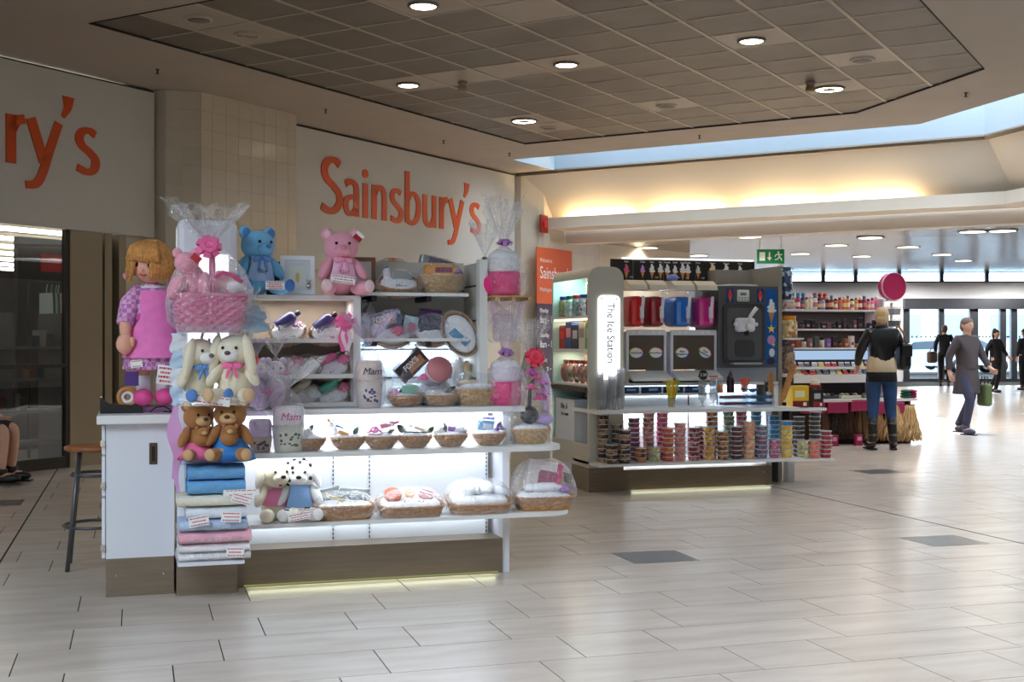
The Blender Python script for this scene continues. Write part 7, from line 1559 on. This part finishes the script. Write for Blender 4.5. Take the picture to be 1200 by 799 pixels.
# ---- people
def skin(name, J, E, m, parent, sub=2, loc=None):
    """continuous skinned surface from joints {name:(x,y,z,r)} and edges"""
    keys = list(J); me = bpy.data.meshes.new(name); me.from_pydata([J[k][:3] for k in keys], [(keys.index(a), keys.index(b)) for a, b in E], []); me.update()
    o = link(bpy.data.objects.new(name, me), parent, loc); me.materials.append(m)
    md = o.modifiers.new('skin', 'SKIN'); md.use_smooth_shade = True
    for i, k in enumerate(keys):
        r = J[k][3]; rr = r if hasattr(r, '__len__') else (r, r); me.skin_vertices[0].data[i].radius = rr; me.skin_vertices[0].data[i].use_root = (i == 0)
    s = o.modifiers.new('sub', 'SUBSURF'); s.levels = sub; s.render_levels = sub
    return o
M_skin = mat('skin', (206, 160, 136), .55)
def person(name_label, loc, rz, H_, top, legs, hair, shoes, pose, hairlen='short', extra=None, group=None, sleeve=True, skinm=None):
    o = thing('person', name_label, 'person', loc, rz, sc=H_/1.72, group=group); sk = skinm or M_skin; P = pose
    J = {'pelvis': (0, 0, .95, .13), 'waist': (0, 0, 1.10, .115), 'chest': (0, .01, 1.30, .14), 'neckb': (0, .01, 1.43, .075), 'neck': (0, -.005, 1.50, .052), 'head': (0, -.01, 1.58, .075), 'crown': (0, -.005, 1.665, .07)}
    E_ = [('pelvis', 'waist'), ('waist', 'chest'), ('chest', 'neckb'), ('neckb', 'neck'), ('neck', 'head'), ('head', 'crown')]
    for s, n in ((-1, 'l'), (1, 'r')):
        A = P['arm_'+n]; Lg = P['leg_'+n]
        J.update({'sh'+n: (s*.165, .01, 1.40, .062), 'el'+n: (*A[0], .045), 'wr'+n: (*A[1], .030), 'pa'+n: (*A[2], .034), 'hip'+n: (s*.095, 0, .90, .098), 'kn'+n: (*Lg[0], .062), 'an'+n: (*Lg[1], .043), 'to'+n: (*Lg[2], .038)})
        E_ += [('chest', 'sh'+n), ('sh'+n, 'el'+n), ('el'+n, 'wr'+n), ('wr'+n, 'pa'+n), ('pelvis', 'hip'+n), ('hip'+n, 'kn'+n), ('kn'+n, 'an'+n), ('an'+n, 'to'+n)]
        d = (Vector(A[2])-Vector(A[1])).normalized(); sd = Vector((0, 1, 0)) if abs(d.y) < .8 else Vector((0, 0, 1)); sd = (sd-d*sd.dot(d)).normalized(); fw = d.cross(sd)*s
        for f in range(4):
            b = Vector(A[2])+d*.015+sd*(.021*(f-1.5)); ln = (.055, .065, .062, .048)[f]
            J['f%d%s' % (f, n)] = (*(b+d*.02), .0095); J['g%d%s' % (f, n)] = (*(b+d*ln*.75+fw*-.018), .0085); J['h%d%s' % (f, n)] = (*(b+d*ln*.95+fw*-.04), .007)
            E_ += [('pa'+n, 'f%d%s' % (f, n)), ('f%d%s' % (f, n), 'g%d%s' % (f, n)), ('g%d%s' % (f, n), 'h%d%s' % (f, n))]
        tb = Vector(A[1])*.5+Vector(A[2])*.5; J['t0'+n] = (*(tb+sd*-.035+d*.012), .010); J['t1'+n] = (*(tb+sd*-.045+d*.045), .008); E_ += [('pa'+n, 't0'+n), ('t0'+n, 't1'+n)]
    skin('body', J, E_, sk, o)
    f = part('face', MB().ell((0, -.02, 1.60), (.072, .088, .105), 18, 14).ell((0, -.108, 1.595), (.014, .02, .022), 10, 8).ell((-.072, .005, 1.60), (.012, .02, .03), 8, 6).ell((.072, .005, 1.60), (.012, .02, .03), 8, 6), sk, o, True)
    for s in (-1, 1): part('eye', MB().ell((s*.030, -.098, 1.615), (.012, .007, .007), 8, 6), M_eye, f, True)
    part('mouth', MB().ell((0, -.102, 1.553), (.024, .006, .006), 8, 5), mat('lip', (150, 80, 76), .5), f, True)
    if hairlen == 'crop': part('hair', MB().ell((0, .012, 1.632), (.082, .094, .084), 18, 12, nz=.06, ns=8).ell((0, .035, 1.575), (.074, .068, .06), 14, 9, nz=.06), hair, o, True)
    else: part('hair', MB().ell((0, .002, 1.648), (.084, .100, .078), 18, 12, nz=.05).ell((0, .035, 1.59), (.08, .072, .09 if hairlen == 'short' else .17), 16, 10, nz=.06), hair, o, True)
    # clothing shells
    Jt = {'waist': (0, 0, top[1]-.05, top[2]*1.0), 'hem': (0, 0, top[1]+.0, top[2]*1.0), 'mid': (0, 0, 1.15, .152), 'chest': (0, .01, 1.30, .172), 'col': (0, .012, 1.43, .09), 'col2': (0, .012, 1.475, .07)}; Et = [('waist', 'hem'), ('hem', 'mid'), ('mid', 'chest'), ('chest', 'col'), ('col', 'col2')]
    for s, n in ((-1, 'l'), (1, 'r')):
        A = P['arm_'+n]; e = Vector(A[0]); w_ = Vector(A[1]); Jt['sh'+n] = (s*.170, .01, 1.395, .078); Et.append(('chest', 'sh'+n)); Jt['el'+n] = (*e, .060); Et.append(('sh'+n, 'el'+n))
        if sleeve: Jt['wr'+n] = (*(e*.08+w_*.92), .044); Et.append(('el'+n, 'wr'+n))
    skin('jacket', Jt, Et, top[0], o)
    Jl = {'pel': (0, 0, .96, .135), 'belt': (0, 0, 1.04, .125), 'belt2': (0, 0, 1.08, .12)}; El = [('pel', 'belt'), ('belt', 'belt2')]
    for s, n in ((-1, 'l'), (1, 'r')):
        Lg = P['leg_'+n]; k_ = Vector(Lg[0]); a_ = Vector(Lg[1]); Jl['hip'+n] = (s*.098, 0, .88, .108); Jl['kn'+n] = (*k_, .074); El += [('pel', 'hip'+n), ('hip'+n, 'kn'+n)]
        if legs[1]:
            fr = .55 if shoes[1] > .2 else .9
            Jl['an'+n] = (*(k_*(1-fr)+a_*fr), .056)
            El.append(('kn'+n, 'an'+n))
    skin('trousers', Jl, El, legs[0], o)
    for s, n in ((-1, 'l'), (1, 'r')):
        Lg = P['leg_'+n]; a_ = Vector(Lg[1]); t_ = Vector(Lg[2]); hgt = shoes[1]; up = (Vector(Lg[0])-a_).normalized()
        b = part('boot' if hgt > .1 else 'shoe', MB().tube([a_+up*hgt, a_+up*hgt*.5, a_+up*.01], [.062, .056, .052], 14).ell((a_+t_)/2+Vector((0, 0, -.014)), (.046, .125, .046), 14, 10, rot=Matrix.Rotation(math.atan2((t_-a_).y, (t_-a_).x)+pi/2, 3, 'Z')), shoes[0], o, True)
        part('sole', MB().rbox((a_+t_)/2+Vector((0, 0, -.058)), (.085, .26, .018), .006, rot=Matrix.Rotation(math.atan2((t_-a_).y, (t_-a_).x)+pi/2, 3, 'Z')), M_black, b)
        if hgt > .2:
            for zz in (.10, .24): part('buckle', MB().tube([a_+up*zz+Vector((.064*cos(q_), .064*sin(q_), 0)) for q_ in [i*pi/7 for i in range(15)]], .004, 5).box(a_+up*zz+Vector((0, .07, 0)), (.03, .012, .03)), mat('buckle_metal', (120, 112, 100), .35, metal=.8), b)
    return o
STAND = dict(arm_l=[(-.25, .03, 1.14), (-.24, -.03, .92), (-.235, -.05, .85)], arm_r=[(.25, .03, 1.14), (.24, -.03, .92), (.235, -.05, .85)], leg_l=[(-.10, -.01, .50), (-.105, .02, .075), (-.115, -.12, .055)], leg_r=[(.10, -.01, .50), (.105, .02, .075), (.115, -.12, .055)])
leather = mat('black_leather', (16, 16, 19), .32, bump=.3, bscale=40); jean = mat('blue_denim', (34, 66, 112), .8, var=.35, vscale=5); blond = mat('blonde_crop', (214, 188, 146), .7, bump=.6, bscale=120, var=.15, vscale=40); boot = mat('boot_leather', (16, 14, 14), .4)
pw = dict(STAND); pw['arm_l'] = [(-.285, -.06, 1.17), (-.25, -.27, 1.10), (-.235, -.34, 1.11)]; pw['arm_r'] = [(.27, .0, 1.16), (.24, -.16, 1.00), (.22, -.22, .97)]; pw['leg_l'] = [(-.115, -.01, .50), (-.14, .02, .075), (-.18, -.10, .055)]; pw['leg_r'] = [(.10, -.01, .50), (.12, .02, .075), (.13, -.12, .055)]
wv = at(1033, 526, 13.12)
wo = person('woman with cropped blonde hair in a black leather jacket, jeans and tall boots', (wv.x, 13.12, .012), R(180-14), 1.75, (leather, 1.02, .15), (jean, True), blond, (boot, .36), pw, 'crop')
part('cream_top', MB().lathe([(.15, 1.12), (.172, 1.06), (.178, 1.0), (.182, .935), (.16, .925)], 22, fn=lambda a, i, r, z: (r*(.78+.22*abs(cos(a)))*(1+.02*sin(a*9)), z), cap=False), mat('cream_knit', (206, 190, 160), .9, bump=.6, bscale=60), wo, True)
part('black_skirt', MB().lathe([(.165, .96), (.175, .91), (.182, .82), (.17, .815)], 22, fn=lambda a, i, r, z: (r*(.8+.22*abs(cos(a))), z), cap=False), mat('black_cloth', (14, 14, 16), .9), wo, True)
part('collar', MB().lathe([(.075, 1.44), (.08, 1.49), (.072, 1.50), (.066, 1.45)], 18, cap=False), leather, wo, True)
# handbag on the woman's shoulder
hb = thing('handbag', 'black shoulder bag with a chain strap on the woman in leather', 'handbag', (wv.x+.26, 13.05, .98), R(-14))
part('bag', MB().rbox((0, 0, .17), (.14, .26, .34), .05), leather, hb); part('flap', MB().rbox((.0, -.135, .24), (.13, .015, .14), .01), boot, hb)
part('chain_strap', MB().tube([(0, -.1, .33), (-.04, -.12, .46), (-.075, -.06, .535), (-.075, .02, .545), (-.05, .08, .46), (0, .1, .33)], .012, 8), mat('chain_gold', (150, 120, 80), .35, metal=.8), hb, True)
walk = dict(arm_l=[(-.25, .10, 1.15), (-.24, .10, .92), (-.235, .08, .85)], arm_r=[(.25, -.06, 1.15), (.23, -.22, .98), (.22, -.28, .95)], leg_l=[(-.09, -.16, .52), (-.09, -.06, .085), (-.09, -.20, .06)], leg_r=[(.09, .02, .50), (.09, .26, .12), (.09, .14, .055)])
bv = C((1133-600)/1440*17.4, 17.4)
greyc = mat('grey_coat', (72, 64, 66), .85); dk = mat('dark_trousers', (60, 62, 84), .9); dkhair = mat('grey_hair', (120, 100, 92), .8)
wp = person('person walking in a long dark grey coat with a green bag', (bv.x, bv.y, .012), R(-17+25), 1.66, (greyc, .98, .16), (dk, True), dkhair, (mat('blue_shoe', (70, 72, 96), .6), .07), walk)
part('coat_skirt', MB().lathe([(.15, 1.02), (.18, .85), (.215, .62), (.21, .60), (.14, .85)], 22, fn=lambda a, i, r, z: (r*(.75+.25*abs(cos(a))), z), cap=False), greyc, wp, True)
gb = thing('shopping_bag', 'green carrier bag held by the walking person', 'bag', (bv.x+.22, bv.y-.1, .42), R(-5)); part('bag', MB().rbox((0, 0, .16), (.12, .24, .32), .04), mat('bag_green', (84, 100, 60), .6), gb)
for s in (-1, 1): part('handle', MB().tube([(s*.03, -.05, .31), (s*.02, -.03, .42), (s*.02, .03, .42), (s*.03, .05, .31)], .008, 6), M_black, gb)
mv = C(Xf(1107, 36.5), 36.5); navy = mat('navy_coat', (26, 28, 38), .85)
mn = person('man in a dark coat carrying a bag at the entrance doors', (mv.x, mv.y, .012), R(-17+160), 1.80, (navy, .90, .17), (mat('black_trousers', (20, 20, 26), .9), True), mat('brown_hair', (96, 74, 60), .8), (boot, .07), STAND)
db = thing('holdall', 'brown patterned bag hanging from the man at the doors', 'bag', (mv.x-.42, mv.y+.02, .70), 0); part('bag', MB().rbox((0, 0, .16), (.28, .2, .34), .06), mat('bag_brown', (86, 66, 58), .7), db); part('handle', MB().tube([(-.08, 0, .32), (-.04, 0, .42), (.06, 0, .42), (.08, 0, .32)], .014, 6), boot, db)
sv = C(Xf(1167, 31.4), 31.4)
person('person in black coat standing between the doors', (sv.x, sv.y, .012), R(-17+30), 1.62, (navy, .85, .18), (mat('black_trousers', (20, 20, 26), .9), True), mat('black_hair', (24, 22, 24), .8), (boot, .07), walk, 'long')
sv = C(Xf(1201, 33), 33)
person('person in dark clothes at the right edge of the picture', (sv.x, sv.y, .012), R(-17+200), 1.66, (navy, .85, .17), (mat('black_trousers', (20, 20, 26), .9), True), mat('black_hair', (24, 22, 24), .8), (boot, .07), STAND, 'short')
# seated shopper at the left edge
sit = dict(arm_l=[(-.25, -.02, 1.16), (-.18, -.22, 1.02), (-.15, -.28, 1.0)], arm_r=[(.25, -.02, 1.16), (.18, -.22, 1.02), (.15, -.28, 1.0)], leg_l=[(-.12, -.40, .93), (-.12, -.36, .49), (-.12, -.50, .475)], leg_r=[(.12, -.40, .93), (.12, -.36, .49), (.12, -.50, .475)])
pv = C(-4.70, 11.5)
person('seated shopper in navy shorts at the left edge of the picture', (pv.x-.40*CA, pv.y+.40*SA, -.40), R(90-17), 1.72, (mat('navy_top', (34, 36, 50), .9), .93, .16), (mat('navy_shorts', (28, 32, 46), .9), False), mat('black_hair', (24, 22, 24), .8), (boot, .07), sit)
bn = thing('bench', 'low dark bench under the seated shopper', 'bench', (pv.x-.46*CA, pv.y+.46*SA, 0), R(-17+90)); part('seat', MB().rbox((0, 0, .40), (.9, .4, .05), .01), M_steel, bn)
for x in (-.4, .4):
    for y in (-.16, .16): part('leg', MB().cyl((x, y, 0), (x, y, .39), .02, 8), M_steel, bn)
# bar stool
sx_, sq_ = -.235, 7.72
o = thing('bar_stool', 'bar stool with wooden seat and grey metal legs behind the counter cabinet', 'stool', (sx_, sq_, 0)); part('seat', MB().lathe([(.001, .69), (.16, .69), (.175, .70), (.175, .715), (.16, .722), (.001, .718)], 28, cap=False), mat('stool_wood', (150, 92, 52), .45, var=.2, vscale=6, stretch=(1, 8, 1)), o, True)
for i in range(4):
    a = pi/4+i*pi/2; part('leg', MB().tube([(cos(a)*.12, sin(a)*.12, .69), (cos(a)*.21, sin(a)*.21, 0)], .013, 8), mat('stool_metal', (92, 96, 100), .35, metal=.7), o, True)
for z, r in ((.25, .178), (.55, .138)): part('foot_ring', MB().tube([(r*cos(q_), r*sin(q_), z) for q_ in [k*pi/12 for k in range(25)]], .010, 6), MATS['stool_metal'], o, True)

# ---- outside the doors
def car(label, X, Y, rz, c, group='parked cars'):
    v = C(X, Y); o = thing('car', label, 'car', (v.x, v.y, 0), rz, group=group); m = mat('car_%02x%02x%02x' % c, c, .25, coat=.6)
    prof = [(-2.0, .35), (-2.05, .7), (-1.9, .92), (-1.1, 1.0), (-.55, 1.38), (.6, 1.44), (1.35, 1.05), (1.95, .95), (2.08, .65), (2.05, .35)]
    mb = MB(); mb.prism([Vector((x, -.82, z)) for x, z in prof], (0, 1.64, 0)); part('body', mb, m, o)
    gl = mat('car_glass', (70, 84, 96), .1)
    for s in (-1, 1): part('side_window', MB().prism([Vector((x, s*.825, z)) for x, z in ((-.95, 1.0), (-.5, 1.30), (.5, 1.36), (1.1, 1.05))], (0, s*.01, 0)), gl, o)
    part('windscreen', MB().prism([Vector((-1.06, -.72, 1.02)), Vector((-.58, -.68, 1.36)), Vector((-.58, .68, 1.36)), Vector((-1.06, .72, 1.02))], (-.02, 0, .02)), gl, o)
    for x in (-1.3, 1.3):
        for s in (-1, 1):
            w_ = part('wheel', MB().lathe([(.001, -.1), (.31, -.1), (.33, -.06), (.33, .06), (.31, .1), (.001, .1)], 20, (x, s*.74, .33), rot=Matrix.Rotation(R(90), 3, 'X'), cap=False), M_black, o, True); part('hub', MB().lathe([(.001, -.11), (.18, -.105), (.18, .105), (.001, .11)], 14, (x, s*.74, .33), rot=Matrix.Rotation(R(90), 3, 'X'), cap=False), M_screw, w_)
    for s in (-1, 1): part('headlamp', MB().ell((-2.0, s*.6, .74), (.06, .16, .08), 10, 6), M_card, o, True)
car('silver car parked nearest the left entrance door', Xf(1078, 50), 50, R(-17), (196, 200, 206)); car('grey-blue car parked beyond the middle door', Xf(1130, 57), 57, R(-17), (150, 160, 172)); car('white car parked beyond the right door', Xf(1200, 51), 51, R(-17), (220, 222, 226)); car('pale car in the second row of the car park', Xf(1095, 68), 68, R(-17), (206, 210, 216))
v = C(28, 95); o = thing('retail_shed', 'long pale retail building across the car park', 'building', (v.x, v.y, 0), R(-17)); part('wall', MB().b2((-30, 0, 0), (30, 10, 5.5)), mat('shed_wall', (190, 196, 204), .8), o); part('roof', MB().b2((-30.4, -.4, 5.5), (30.4, 10.4, 5.9)), mat('shed_roof', (130, 136, 146), .7), o)
for i in range(14): part('window', MB().b2((-27+i*4, -.05, 1.2), (-24.4+i*4, 0, 3.4)), mat('shed_glass', (120, 140, 160), .2), o)
v = C(22, 58); o = thing('hedge', 'dark clipped hedge along the car park', 'hedge', (v.x, v.y, 0), R(-17))
part('foliage', MB().rbox((0, 3.2, .35), (24, .8, .75), .1), mat('hedge_green', (70, 84, 70), .9, var=.4, vscale=6, bump=1, bscale=12), o); part('kerb', MB().b2((-12, 2.6, -.0), (12, 2.75, .12)), M_bulk, o)
